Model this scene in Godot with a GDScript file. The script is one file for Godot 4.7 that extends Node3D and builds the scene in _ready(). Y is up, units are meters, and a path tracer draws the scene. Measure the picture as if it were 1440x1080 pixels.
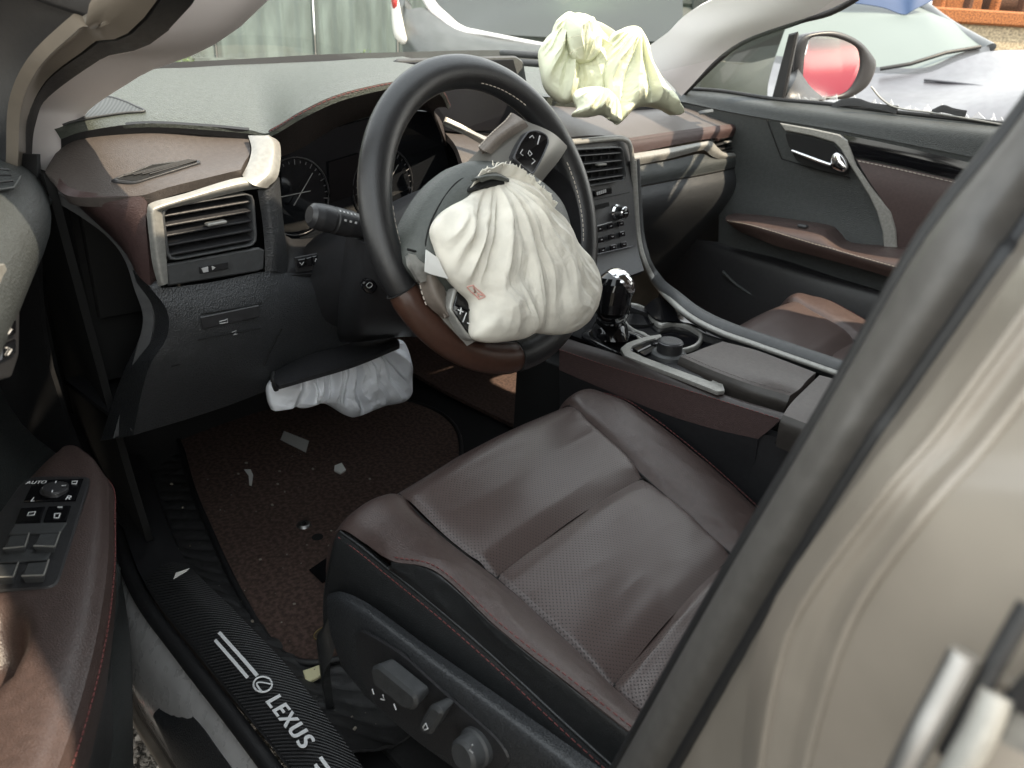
extends Node3D
# A crashed car seen through its open driver's door. Metres, y up, the car's nose towards -z, cabin floor at y = 0, steering wheel hub at (-.37, .62, 0).

var M := {}
var car: Node3D
var rng := RandomNumberGenerator.new()
const SEEN := Vector3(-.35, .6, .7)          # the side of a trim piece that faces the cabin

func V(x, y, z) -> Vector3: return Vector3(x, y, z)

# ---------- meshes ----------
func crv(p: Array, t: float) -> Vector3:
	var n := p.size() - 1
	if n == 0: return p[0]
	var f := clampf(t, 0, 1) * n
	var i := mini(int(f), n - 1)
	f -= i
	var b: Vector3 = p[i]
	var c: Vector3 = p[i + 1]
	var a: Vector3 = p[i - 1] if i > 0 else b * 2 - c
	var d: Vector3 = p[i + 2] if i + 2 <= n else c * 2 - b
	return 0.5 * (2 * b + (c - a) * f + (2 * a - 5 * b + 4 * c - d) * f * f + (3 * b - a - 3 * c + d) * f * f * f)

func smooth_line(p: Array, n: int) -> Array:
	var o := []
	for i in n + 1: o.append(crv(p, float(i) / n))
	return o

func even(p: Array, n: int, closed := false) -> Array:      # n points at even arc length
	var q := p.duplicate()
	if closed: q.append(p[0])
	var L := [0.0]
	for i in range(1, q.size()): L.append(L[i - 1] + q[i].distance_to(q[i - 1]))
	var o := []
	var k := 0
	var m := n if closed else n - 1
	for i in n:
		var s: float = L[-1] * i / m
		while k < q.size() - 2 and L[k + 1] < s: k += 1
		var w: float = 0.0 if L[k + 1] == L[k] else (s - L[k]) / (L[k + 1] - L[k])
		o.append(q[k].lerp(q[k + 1], clampf(w, 0, 1)))
	return o

func new_st() -> SurfaceTool:
	var st := SurfaceTool.new()
	st.begin(Mesh.PRIMITIVE_TRIANGLES)
	return st

func done(st: SurfaceTool) -> ArrayMesh:
	st.generate_normals()
	return st.commit()

func tri(st: SurfaceTool, a: Vector3, b: Vector3, c: Vector3, ua := Vector2.ZERO, ub := Vector2.ZERO, uc := Vector2.ZERO) -> void:
	st.set_uv(ua); st.add_vertex(a)
	st.set_uv(ub); st.add_vertex(b)
	st.set_uv(uc); st.add_vertex(c)

func quad(st, a, b, c, d) -> void:
	tri(st, a, b, c); tri(st, a, c, d)

func add_grid(st: SurfaceTool, G: Array, th := 0.004, hint := SEEN, seen_both := false) -> void:   # G[i][j] points; th > 0 gives the sheet a back and edges
	var nu := G.size()
	var nv: int = G[0].size()
	var us := [0.0]
	var vs := [0.0]
	for i in range(1, nu): us.append(us[i - 1] + G[i][nv / 2].distance_to(G[i - 1][nv / 2]))
	for j in range(1, nv): vs.append(vs[j - 1] + G[nu / 2][j].distance_to(G[nu / 2][j - 1]))
	var N := []
	var s := Vector3.ZERO
	for i in nu:
		var r := []
		for j in nv:
			var du: Vector3 = G[mini(i + 1, nu - 1)][j] - G[maxi(i - 1, 0)][j]
			var dv: Vector3 = G[i][mini(j + 1, nv - 1)] - G[i][maxi(j - 1, 0)]
			var n := du.cross(dv).normalized()
			r.append(n)
			s += n
		N.append(r)
	var flip := s.dot(hint) < 0
	st.set_smooth_group(0)
	for i in nu - 1:
		for j in nv - 1:
			var a: Vector3 = G[i][j]; var b: Vector3 = G[i + 1][j]; var c: Vector3 = G[i + 1][j + 1]; var d: Vector3 = G[i][j + 1]
			var ua := Vector2(vs[j], us[i]); var ub := Vector2(vs[j], us[i + 1]); var uc := Vector2(vs[j + 1], us[i + 1]); var ud := Vector2(vs[j + 1], us[i])
			if flip: tri(st, a, b, c, ua, ub, uc); tri(st, a, c, d, ua, uc, ud)
			else: tri(st, a, c, b, ua, uc, ub); tri(st, a, d, c, ua, ud, uc)
	if th <= 0: return
	var k := th if flip else -th
	var B := []
	for i in nu:
		var r := []
		for j in nv: r.append(G[i][j] + N[i][j] * k)
		B.append(r)
	st.set_smooth_group(1)
	for i in nu - 1:
		for j in nv - 1:
			if flip: quad(st, B[i][j], B[i][j + 1], B[i + 1][j + 1], B[i + 1][j])
			else: quad(st, B[i][j], B[i + 1][j], B[i + 1][j + 1], B[i][j + 1])
	st.set_smooth_group(2)
	for i in nu - 1:
		for e in [[0, true], [nv - 1, false]]:
			var j: int = e[0]
			if flip == e[1]: quad(st, G[i][j], B[i][j], B[i + 1][j], G[i + 1][j])
			else: quad(st, G[i][j], G[i + 1][j], B[i + 1][j], B[i][j])
	for j in nv - 1:
		for e in [[0, false], [nu - 1, true]]:
			var i: int = e[0]
			if flip == e[1]: quad(st, G[i][j], B[i][j], B[i][j + 1], G[i][j + 1])
			else: quad(st, G[i][j], G[i][j + 1], B[i][j + 1], B[i][j])

func grid_of(rows: Array, nu: int, nv: int) -> Array:
	var lines := []
	for r in rows: lines.append(smooth_line(r, nv))
	var G := []
	for i in nu + 1:
		var o := []
		for j in nv + 1:
			var col := []
			for l in lines: col.append(l[j])
			o.append(crv(col, float(i) / nu))
		G.append(o)
	return G

func sheet(rows: Array, nu := 12, nv := 24, th := 0.004, hint := SEEN) -> ArrayMesh:
	var st := new_st()
	add_grid(st, grid_of(rows, nu, nv), th, hint)
	return done(st)

func wrinkled(rows: Array, nu: int, nv: int, th: float, hint: Vector3, amp: float, seed: int, stretch := Vector3(1, 1, 1)) -> ArrayMesh:   # a sheet of leather with soft creases
	var z := FastNoiseLite.new()
	z.seed = seed
	z.frequency = 14.0
	z.fractal_type = FastNoiseLite.FRACTAL_RIDGED
	z.fractal_octaves = 2
	var G := grid_of(rows, nu, nv)
	for i in range(1, nu):
		for j in range(1, nv):
			var p: Vector3 = G[i][j]
			G[i][j] = p + hint.normalized() * amp * pow(maxf(0, z.get_noise_3dv(p * stretch)), 2.0) * (.4 + .6 * sin(p.z * 11.0 + seed) * sin(p.x * 17.0 + seed))
	var st := new_st()
	add_grid(st, G, th, hint)
	return done(st)

func rounded(p: Array, r: float, n := 4) -> Array:
	var o := []
	var m := p.size()
	for i in m:
		var a: Vector3 = p[(i + m - 1) % m]; var b: Vector3 = p[i]; var c: Vector3 = p[(i + 1) % m]
		var ra := minf(r, a.distance_to(b) * .45); var rc := minf(r, c.distance_to(b) * .45)
		var s := b + (a - b).normalized() * ra; var e := b + (c - b).normalized() * rc
		for k in n + 1:
			var t := float(k) / n
			o.append(s * (1 - t) * (1 - t) + b * 2 * t * (1 - t) + e * t * t)
	return o

func newell(p: Array) -> Vector3:
	var n := Vector3.ZERO
	for i in p.size():
		var a: Vector3 = p[i]; var b: Vector3 = p[(i + 1) % p.size()]
		n += a.cross(b)
	return n.normalized()

func inset(p: Array, n: Vector3, d: float) -> Array:
	var o := []
	var m := p.size()
	for i in m:
		var a: Vector3 = (p[i] - p[(i + m - 1) % m]).normalized(); var b: Vector3 = (p[(i + 1) % m] - p[i]).normalized()
		var na := n.cross(a); var nb := n.cross(b)
		var h := (na + nb).normalized()
		o.append(p[i] + h * d / maxf(.45, h.dot(na)))
	return o

func add_slab(st: SurfaceTool, p: Array, th := .006, bev := .0015, hint := SEEN) -> void:    # a plate with an outline, bevelled front edge and real thickness
	var q := p.duplicate()
	var n := newell(q)
	if n.dot(hint) < 0:
		q.reverse(); n = -n
	var f := inset(q, n, bev)
	var c := Vector3.ZERO
	for v in q: c += v
	c /= q.size()
	var ex: Vector3 = n.cross(Vector3.UP if absf(n.y) < .9 else Vector3.RIGHT).normalized()
	var ey := n.cross(ex)
	var flat := PackedVector2Array()
	for v in f: flat.append(Vector2((v - c).dot(ex), (v - c).dot(ey)))
	var ix := Geometry2D.triangulate_polygon(flat)
	for tryout in 2:        # a narrow outline can fold over itself when it is drawn in: draw it in less
		if ix.size(): break
		f = inset(q, n, bev * (.25 if tryout == 0 else 0.0))
		flat = PackedVector2Array()
		for v in f: flat.append(Vector2((v - c).dot(ex), (v - c).dot(ey)))
		ix = Geometry2D.triangulate_polygon(flat)
	if ix.is_empty(): print("no face ", p[0])
	st.set_smooth_group(-1)
	for i in range(0, ix.size(), 3):
		var a: Vector3 = f[ix[i]]; var b: Vector3 = f[ix[i + 1]]; var d: Vector3 = f[ix[i + 2]]
		var ua := flat[ix[i]]; var ub := flat[ix[i + 1]]; var ud := flat[ix[i + 2]]
		var cw: bool = (b - a).cross(d - a).dot(n) < 0
		if cw: tri(st, a, b, d, ua, ub, ud)
		else: tri(st, a, d, b, ua, ud, ub)
		var k := -n * th
		if cw: tri(st, a + k, d + k, b + k)
		else: tri(st, a + k, b + k, d + k)
	var m := q.size()
	for i in m:
		var j := (i + 1) % m
		var a: Vector3 = q[i] - n * bev; var b: Vector3 = q[j] - n * bev
		quad(st, f[i], a, b, f[j])
		quad(st, a, f[i] - n * th, f[j] - n * th, b)

func slab(p: Array, th := .006, bev := .0015, hint := SEEN) -> ArrayMesh:
	var st := new_st()
	add_slab(st, p, th, bev, hint)
	return done(st)

func add_ring(st: SurfaceTool, outer: Array, inner: Array, th := .008, lift := 0.0, hint := SEEN, n := 48) -> void:   # a frame with an opening; lift raises the middle of its face
	var q := even(outer, n, true); var w := even(inner, n, true)
	var nn := newell(q)
	if nn.dot(hint) < 0:
		q.reverse(); w.reverse(); nn = -nn
	var best := 0; var bd := 1e9
	for k in n:
		var d := 0.0
		for i in range(0, n, 4): d += q[i].distance_to(w[(i + k) % n])
		if d < bd: bd = d; best = k
	var w2 := []
	for i in n: w2.append(w[(i + best) % n])
	st.set_smooth_group(0)
	for i in n:
		var j := (i + 1) % n
		var loops := []
		for s in [i, j]:
			var a: Vector3 = q[s]; var b: Vector3 = w2[s]
			loops.append([a - nn * th, a - nn * .001, a.lerp(b, .12) + nn * lift * .6, a.lerp(b, .5) + nn * lift, a.lerp(b, .88) + nn * lift * .6, b - nn * .001, b - nn * th])
		for k in 6: quad(st, loops[0][k], loops[1][k], loops[1][k + 1], loops[0][k + 1])

func ring(outer: Array, inner: Array, th := .008, lift := 0.0, hint := SEEN, n := 48) -> ArrayMesh:
	var st := new_st()
	add_ring(st, outer, inner, th, lift, hint, n)
	return done(st)

func add_tube(st: SurfaceTool, path: Array, r, sides := 10, closed := false, flat := 1.0, up := Vector3.UP) -> void:   # r: one radius or one per point; flat squeezes it along up
	var n := path.size()
	st.set_smooth_group(0)
	var R := []
	var len := 0.0
	var ls := []
	for i in n:
		var t: Vector3 = (path[(i + 1) % n] - path[(i + n - 1) % n]).normalized() if closed else (path[mini(i + 1, n - 1)] - path[maxi(i - 1, 0)]).normalized()
		var b := t.cross(up).normalized()
		if b.length() < .5: b = t.cross(Vector3.RIGHT).normalized()
		var u := b.cross(t)
		var rr: float = r[i] if r is Array else r
		if i: len += path[i].distance_to(path[i - 1])
		ls.append(len)
		var o := []
		for k in sides:
			var a := TAU * k / sides
			o.append(path[i] + b * cos(a) * rr + u * sin(a) * rr * flat)
		R.append(o)
	for i in (n if closed else n - 1):
		var j := (i + 1) % n
		for k in sides:
			var m := (k + 1) % sides
			var u0 := float(k) / sides * .1; var u1 := float(k + 1) / sides * .1
			tri(st, R[i][k], R[i][m], R[j][m], Vector2(u0, ls[i]), Vector2(u1, ls[i]), Vector2(u1, ls[j]))
			tri(st, R[i][k], R[j][m], R[j][k], Vector2(u0, ls[i]), Vector2(u1, ls[j]), Vector2(u0, ls[j]))
	if not closed:
		st.set_smooth_group(3)
		for k in range(1, sides - 1):
			tri(st, R[0][0], R[0][k + 1], R[0][k]); tri(st, R[n - 1][0], R[n - 1][k], R[n - 1][k + 1])

func tube(path: Array, r, sides := 10, closed := false, flat := 1.0, up := Vector3.UP) -> ArrayMesh:
	var st := new_st()
	add_tube(st, path, r, sides, closed, flat, up)
	return done(st)

func add_box(st: SurfaceTool, c: Vector3, s: Vector3, b := Basis.IDENTITY, bev := .0015) -> void:   # a box with chamfered edges
	var h := s * .5
	var e := minf(bev, minf(h.x, minf(h.y, h.z)) * .6)
	st.set_smooth_group(-1)
	var P := func(x, y, z, ax) -> Vector3:
		var p := Vector3(x * (h.x - (0.0 if ax == 0 else e)), y * (h.y - (0.0 if ax == 1 else e)), z * (h.z - (0.0 if ax == 2 else e)))
		return c + b * p
	for ax in 3:
		for s1 in [-1, 1]:
			var q := []
			for k in [[-1, -1], [1, -1], [1, 1], [-1, 1]]:
				var v := [0, 0, 0]
				v[ax] = s1; v[(ax + 1) % 3] = k[0]; v[(ax + 2) % 3] = k[1]
				q.append(P.call(v[0], v[1], v[2], ax))
			if s1 > 0: quad(st, q[0], q[3], q[2], q[1])
			else: quad(st, q[0], q[1], q[2], q[3])
			# the chamfers along the two edges that this axis shares with the next one
			for s2 in [-1, 1]:
				var w := []
				for m in [[ax, -1], [ax, 1], [(ax + 1) % 3, 1], [(ax + 1) % 3, -1]]:
					var v := [0, 0, 0]
					v[ax] = s1; v[(ax + 1) % 3] = s2; v[(ax + 2) % 3] = m[1]
					w.append(P.call(v[0], v[1], v[2], m[0]))
				if s1 * s2 > 0: quad(st, w[0], w[1], w[2], w[3])
				else: quad(st, w[0], w[3], w[2], w[1])
	for x in [-1, 1]:
		for y in [-1, 1]:
			for z in [-1, 1]:
				if x * y * z > 0: tri(st, P.call(x, y, z, 0), P.call(x, y, z, 2), P.call(x, y, z, 1))
				else: tri(st, P.call(x, y, z, 0), P.call(x, y, z, 1), P.call(x, y, z, 2))

func box(c: Vector3, s: Vector3, b := Basis.IDENTITY, bev := .0015) -> ArrayMesh:
	var st := new_st()
	add_box(st, c, s, b, bev)
	return done(st)

func frame_of(a: Vector3, along: Vector3, out: Vector3) -> Basis:    # x along, z out
	var x := along.normalized()
	var z := (out - x * out.dot(x)).normalized()
	return Basis(x, z.cross(x), z)

func lathe(prof: Array, at: Vector3, axis: Vector3, n := 24) -> ArrayMesh:   # prof: Vector2(radius, height along axis)
	var st := new_st()
	add_lathe(st, prof, at, axis, n)
	return done(st)

func add_lathe(st: SurfaceTool, prof: Array, at: Vector3, axis: Vector3, n := 24) -> void:
	var z := axis.normalized()
	var x := z.cross(Vector3.UP if absf(z.y) < .9 else Vector3.RIGHT).normalized()
	var y := z.cross(x)
	for i in prof.size() - 1:
		st.set_smooth_group(i if prof[i].distance_to(prof[i + 1]) > .0012 else 0)
		for k in n:
			var a := TAU * k / n; var b := TAU * (k + 1) / n
			var da := x * cos(a) + y * sin(a); var db := x * cos(b) + y * sin(b)
			var p: Vector2 = prof[i]; var q: Vector2 = prof[i + 1]
			quad(st, at + da * p.x + z * p.y, at + da * q.x + z * q.y, at + db * q.x + z * q.y, at + db * p.x + z * p.y)

func add_stitches(st: SurfaceTool, path: Array, step: float, ln: float, r: float, up: Vector3, lift := .0) -> void:
	var L := 0.0
	for i in range(1, path.size()): L += path[i].distance_to(path[i - 1])
	var n := int(L / step)
	var e := even(path, n + 1)
	for i in n:
		var t: Vector3 = (e[i + 1] - e[i]).normalized()
		var m: Vector3 = (e[i] + e[i + 1]) * .5 + up * lift
		var bs := frame_of(m, t, up)
		add_box(st, m, Vector3(ln, r, r), bs, r * .3)

func stitches(path: Array, step := .006, ln := .0042, r := .0011, up := Vector3.UP, lift := .0004) -> ArrayMesh:
	var st := new_st()
	add_stitches(st, path, step, ln, r, up, lift)
	return done(st)

# ---------- nodes ----------
func put(called: String, mesh: Mesh, m: Material, parent: Node = null) -> MeshInstance3D:
	var o := MeshInstance3D.new()
	o.name = called
	o.mesh = mesh
	o.material_override = m
	(parent if parent else car).add_child(o, true)
	return o

func holder(called: String, parent: Node = null) -> Node3D:
	var o := Node3D.new()
	o.name = called
	(parent if parent else car).add_child(o, true)
	return o

func thing(called: String, label: String, category: String, at := Vector3.ZERO, group := "") -> Node3D:
	var o := Node3D.new()
	o.name = called
	o.position = at
	add_child(o, true)
	return tag(o, label, category, group)

func tag(o: Node3D, label: String, category := "", group := "") -> Node3D:
	o.set_meta("label", label)
	if category: o.set_meta("category", category)
	if group: o.set_meta("group", group)
	return o

func words(text: String, h: float, at: Vector3, along: Vector3, out: Vector3, m: Material, parent: Node, called := "lettering", bold := false, squeeze := 1.0, thick := .0006) -> MeshInstance3D:
	var t := TextMesh.new()
	var f := SystemFont.new()
	f.font_names = PackedStringArray(["Droid Sans"])
	if bold: f.font_weight = 700
	t.font = f
	t.text = text
	t.font_size = 64
	t.pixel_size = h / 46.0
	t.depth = thick
	t.curve_step = 2
	var o := put(called, t, m, parent)
	o.transform = Transform3D(frame_of(at, along, out).scaled_local(Vector3(squeeze, 1, 1)), at)
	return o

# ---------- materials ----------
func noise_tex(freq: float, kind: int, normal: bool, bump := 4.0, size := 512, seed := 1, oct := 3, ramp: Gradient = null) -> NoiseTexture2D:
	var t := NoiseTexture2D.new()
	var n := FastNoiseLite.new()
	n.noise_type = kind
	n.frequency = freq
	n.seed = seed
	n.fractal_octaves = oct
	if kind == FastNoiseLite.TYPE_CELLULAR: n.cellular_return_type = FastNoiseLite.RETURN_DISTANCE
	t.noise = n
	t.width = size; t.height = size
	t.seamless = true
	t.as_normal_map = normal
	t.bump_strength = bump
	if ramp: t.color_ramp = ramp
	return t

func mat(called: String, c: Color, rough: float, metal := 0.0) -> StandardMaterial3D:   # c is a real-world (linear) base colour
	var m := StandardMaterial3D.new()
	m.resource_name = called
	m.albedo_color = c.linear_to_srgb()
	m.roughness = rough
	m.metallic = metal
	M[called] = m
	return m

func grained(m: StandardMaterial3D, normal: Texture2D, per_m: float, strength := 1.0) -> StandardMaterial3D:
	m.uv1_triplanar = true
	m.uv1_scale = Vector3.ONE * per_m
	m.normal_enabled = true
	m.normal_texture = normal
	m.normal_scale = strength
	return m

func ramp(a: Color, b: Color, at := 0.0, to := 1.0) -> Gradient:
	var g := Gradient.new()
	g.offsets = PackedFloat32Array([at, to])
	g.colors = PackedColorArray([a, b])
	return g

func mottled(m: StandardMaterial3D, freq: float, lo: float, hi: float, seed := 3) -> StandardMaterial3D:   # uneven dust and wear over the colour
	m.albedo_texture = noise_tex(freq, FastNoiseLite.TYPE_SIMPLEX_SMOOTH, false, 1, 512, seed, 5, ramp(Color(lo, lo, lo), Color(hi, hi, hi), .25, .75))
	return m

func make_materials() -> void:
	var leather := noise_tex(.09, FastNoiseLite.TYPE_CELLULAR, true, 6, 512, 4, 2)
	var pebble := noise_tex(.06, FastNoiseLite.TYPE_CELLULAR, true, 9, 512, 9, 2)
	var fine := noise_tex(.25, FastNoiseLite.TYPE_SIMPLEX, true, 5, 512, 2, 3)
	var cloth := noise_tex(.35, FastNoiseLite.TYPE_VALUE, true, 4, 512, 5, 2)
	var pile := noise_tex(.18, FastNoiseLite.TYPE_SIMPLEX, true, 16, 512, 6, 4)
	var dust := noise_tex(.012, FastNoiseLite.TYPE_SIMPLEX_SMOOTH, false, 1, 512, 8, 6, ramp(Color(.9, .9, .9), Color(1, 1, 1), .2, .8))
	var rough_map := noise_tex(.02, FastNoiseLite.TYPE_SIMPLEX_SMOOTH, false, 1, 512, 12, 5, ramp(Color(.88, .88, .88), Color(1, 1, 1), .2, .8))
	var plain_dust := func(m: StandardMaterial3D) -> StandardMaterial3D:
		m.albedo_texture = dust
		m.roughness_texture = rough_map
		return m
	plain_dust.call(grained(mat("brown_leather", Color(.062, .042, .038), .42), leather, 14, .5))
	plain_dust.call(grained(mat("brown_vinyl", Color(.060, .036, .034), .5), pebble, 20, .5))
	plain_dust.call(grained(mat("brown_grey_pad", Color(.078, .066, .060), .5), pebble, 20, .5))
	plain_dust.call(grained(mat("black_leather", Color(.022, .023, .024), .42), leather, 14, .4))
	plain_dust.call(grained(mat("rim_leather", Color(.016, .016, .017), .36), leather, 18, .3))
	plain_dust.call(grained(mat("dash_pad", Color(.064, .072, .062), .42), pebble, 12, .7))
	plain_dust.call(grained(mat("dark_plastic", Color(.034, .036, .039), .45), pebble, 14, .9))
	plain_dust.call(grained(mat("door_plastic", Color(.042, .047, .047), .48), pebble, 14, .8))
	plain_dust.call(grained(mat("smooth_plastic", Color(.024, .024, .026), .42), fine, 12, .2))
	plain_dust.call(grained(mat("grey_plastic", Color(.05, .052, .054), .5), fine, 12, .25))
	grained(mat("pillar_trim", Color(.66, .625, .63), .85), cloth, 20, .3)
	plain_dust.call(grained(mat("headliner", Color(.34, .32, .30), .95), cloth, 12, .6))
	mat("gloss_black", Color(.006, .006, .007), .08)
	mat("black", Color(.008, .008, .009), .6)
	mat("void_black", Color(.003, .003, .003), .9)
	plain_dust.call(grained(mat("rubber", Color(.013, .013, .014), .55), fine, 10, .3))
	plain_dust.call(grained(mat("silver_trim", Color(.31, .305, .285), .40, .3), fine, 20, .12))
	plain_dust.call(grained(mat("centre_trim", Color(.085, .079, .073), .5), fine, 14, .15))
	plain_dust.call(grained(mat("hood_lining", Color(.030, .022, .02), .7), pebble, 12, .6))
	plain_dust.call(grained(mat("rim_brown", Color(.055, .026, .018), .34), leather, 18, .25))
	plain_dust.call(grained(mat("hub_cover", Color(.060, .066, .060), .5), pebble, 20, .5))
	plain_dust.call(grained(mat("spoke_leather", Color(.15, .125, .105), .55), leather, 14, .3))
	plain_dust.call(grained(mat("console_rail", Color(.040, .030, .028), .42), leather, 14, .3))
	plain_dust.call(grained(mat("lid_leather", Color(.085, .070, .064), .5), leather, 14, .4))
	plain_dust.call(grained(mat("lid_side", Color(.045, .040, .036), .45), leather, 14, .4))
	mat("dial_mark", Color(.14, .14, .145), .5)
	plain_dust.call(mat("van_paint", Color(.045, .052, .048), .4))
	mat("display_glass", Color(.010, .010, .012), .28).metallic_specular = .25
	plain_dust.call(grained(mat("edge_grey", Color(.11, .112, .115), .5), fine, 12, .25))
	mat("spoke_metal", Color(.22, .215, .20), .4, .4)
	mat("mirror_shell", Color(.10, .095, .10), .35)
	mat("mirror_glass", Color(.80, .82, .83), .07, 1.0)
	mat("badge_gold", Color(.30, .22, .10), .4, .8)
	mat("badge_dark", Color(.05, .035, .02), .5)
	mat("paper_grey", Color(.48, .48, .47), .9)
	mat("crumb", Color(.26, .23, .19), .9)
	mottled(mat("fence_sheet", Color(.135, .175, .168), .6), .01, .75, 1.0, 61)
	mottled(mat("fence_sheet_dull", Color(.115, .148, .143), .65), .01, .7, 1.0, 62)
	mat("fence_dark", Color(.06, .075, .072), .7)
	for k in ["fence_sheet", "fence_sheet_dull"]:
		M[k].uv1_triplanar = true
		M[k].uv1_scale = Vector3(.6, .2, .6)
	mat("leaf", Color(.075, .13, .03), .6).backlight_enabled = true
	M.leaf.backlight = Color(.05, .09, .02)
	mat("bark", Color(.10, .075, .055), .9)
	mat("dark_glass", Color(.05, .055, .055), .08)
	mat("dusty_glass", Color(.125, .15, .138), .45)
	plain_dust.call(mat("grey_paint", Color(.10, .105, .105), .35, .3))
	var sp := plain_dust.call(mat("suv_paint", Color(.066, .062, .070), .45, .15)) as StandardMaterial3D
	sp.clearcoat_enabled = true
	sp.clearcoat = .5
	sp.clearcoat_roughness = .25
	mat("pale_panel", Color(.14, .135, .10), .5)
	mat("tarp", Color(.022, .05, .12), .6)
	mottled(grained(mat("rust_orange", Color(.48, .17, .05), .85), fine, 3, .5), .03, .55, 1.0, 66)
	mottled(grained(mat("rust_dark", Color(.14, .065, .035), .9), fine, 3, .5), .03, .55, 1.0, 67)
	mottled(grained(mat("cream_paint", Color(.58, .47, .31), .7), fine, 3, .3), .02, .6, 1.0, 68)
	mat("red_paint", Color(.36, .012, .03), .5)
	mat("chrome", Color(.62, .62, .63), .12, 1.0)
	mat("dull_metal", Color(.42, .42, .42), .4, 1.0)
	mottled(mat("bronze_paint", Color(.265, .23, .19), .42, .15), .008, .86, 1.0, 17).clearcoat_enabled = true
	M.bronze_paint.uv1_triplanar = true; M.bronze_paint.uv1_scale = Vector3.ONE * 2.2
	M.bronze_paint.clearcoat = .6; M.bronze_paint.clearcoat_roughness = .18
	plain_dust.call(mat("silver_with_sky_sheen", Color(.70, .69, .69), .3, .2))  # base colour raised to stand in for sky reflected on the rocker
	M.silver_with_sky_sheen.clearcoat_enabled = true; M.silver_with_sky_sheen.clearcoat_roughness = .1
	M.silver_with_sky_sheen.uv1_triplanar = true; M.silver_with_sky_sheen.uv1_scale = Vector3.ONE * 3
	mat("thread_red", Color(.13, .032, .03), .7)
	mat("thread_pale", Color(.45, .40, .34), .7)
	mat("thread_grey", Color(.10, .085, .08), .7)
	grained(mat("airbag", Color(.72, .69, .61), .9), cloth, 16, .3)
	mottled(M.airbag, .004, .92, 1.0, 21)
	M.airbag.backlight_enabled = true; M.airbag.backlight = Color(.10, .10, .07)
	grained(mat("airbag_green", Color(.66, .68, .52), .85), cloth, 16, .35)
	M.airbag_green.backlight_enabled = true; M.airbag_green.backlight = Color(.12, .13, .07)
	grained(mat("airbag_white", Color(.72, .74, .78), .85), cloth, 16, .35)
	mat("seam_thread", Color(.42, .42, .32), .9)
	mat("pink_print", Color(.66, .36, .31), .9)
	var pg := grained(mat("carpet", Color(.14, .085, .068), 1.0), pile, 9, .8)
	mottled(pg, .02, .72, 1.0, 31)
	grained(mat("liner", Color(.030, .030, .031), .55), leather, 20, .5)
	plain_dust.call(M.liner)
	mat("white_print", Color(.72, .73, .74), .5)
	mat("pale_print", Color(.38, .38, .38), .5)
	mat("paper", Color(.66, .66, .64), .9)
	mat("foam_scrap", Color(.62, .58, .36), .9)
	mat("screen_glass", Color(.010, .011, .013), .05)
	mat("dial_ring", Color(.07, .07, .075), .3, .5)
	mat("red_lamp_plastic", Color(.40, .02, .02), .25)
	mat("white_plastic", Color(.75, .74, .70), .3)
	# perforated leather: rows of small punched holes, staggered
	var im := Image.create(64, 64, false, Image.FORMAT_RGB8)
	var hm := Image.create(64, 64, false, Image.FORMAT_RGB8)
	for y in 64:
		for x in 64:
			var d := 99.0
			for c in [Vector2(16, 16), Vector2(48, 48), Vector2(16, 80), Vector2(80, 16), Vector2(-16, 48), Vector2(48, -16)]: d = minf(d, Vector2(x + .5, y + .5).distance_to(c))
			var w := smoothstep(6.0, 9.5, d)
			im.set_pixel(x, y, Color(1, 1, 1).lerp(Color(.06, .05, .05), 1.0 - w))
			hm.set_pixel(x, y, Color(1, 1, 1) * smoothstep(5.0, 12.0, d))
	hm.bump_map_to_normal_map(6.0)
	var pf := mat("perforated_leather", Color(.066, .046, .042), .38)
	pf.albedo_texture = ImageTexture.create_from_image(im)
	pf.normal_enabled = true
	pf.normal_texture = ImageTexture.create_from_image(hm)
	pf.normal_scale = .8
	pf.uv1_scale = Vector3(180, 180, 1)
	pf.roughness_texture = rough_map
	# carbon weave of the sill plate: diagonal ribs
	var cw := Image.create(64, 64, false, Image.FORMAT_RGB8)
	var cn := Image.create(64, 64, false, Image.FORMAT_RGB8)
	for y in 64:
		for x in 64:
			var s := fposmod(float(x + y) / 32.0, 1.0)
			var tow := absf(s - .5) * 2.0
			var cross := .5 + .5 * sin(TAU * float(x - y) / 16.0)
			var h := (1.0 - tow * tow) * (.8 + .2 * cross)
			cw.set_pixel(x, y, Color(1, 1, 1) * clampf(.35 + .65 * h, 0, 1))
			cn.set_pixel(x, y, Color(1, 1, 1) * h)
	cn.bump_map_to_normal_map(7.0)
	var cf := mat("carbon", Color(.030, .030, .032), .38)
	cf.albedo_texture = ImageTexture.create_from_image(cw)
	cf.normal_enabled = true
	cf.normal_texture = ImageTexture.create_from_image(cn)
	cf.uv1_scale = Vector3(75, 75, 1)
	# speaker grille: a fine mesh of dark holes
	var sg := Image.create(32, 32, false, Image.FORMAT_RGB8)
	for y in 32:
		for x in 32:
			var d := 99.0
			for c in [Vector2(8, 8), Vector2(24, 24), Vector2(8, 40), Vector2(40, 8), Vector2(-8, 24), Vector2(24, -8)]: d = minf(d, Vector2(x + .5, y + .5).distance_to(c))
			sg.set_pixel(x, y, Color(1, 1, 1) * (.15 + .85 * smoothstep(5.0, 8.0, d)))
	var sm := mat("grille_mesh", Color(.05, .055, .055), .5)
	sm.albedo_texture = ImageTexture.create_from_image(sg)
	sm.uv1_scale = Vector3(190, 190, 1)
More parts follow.
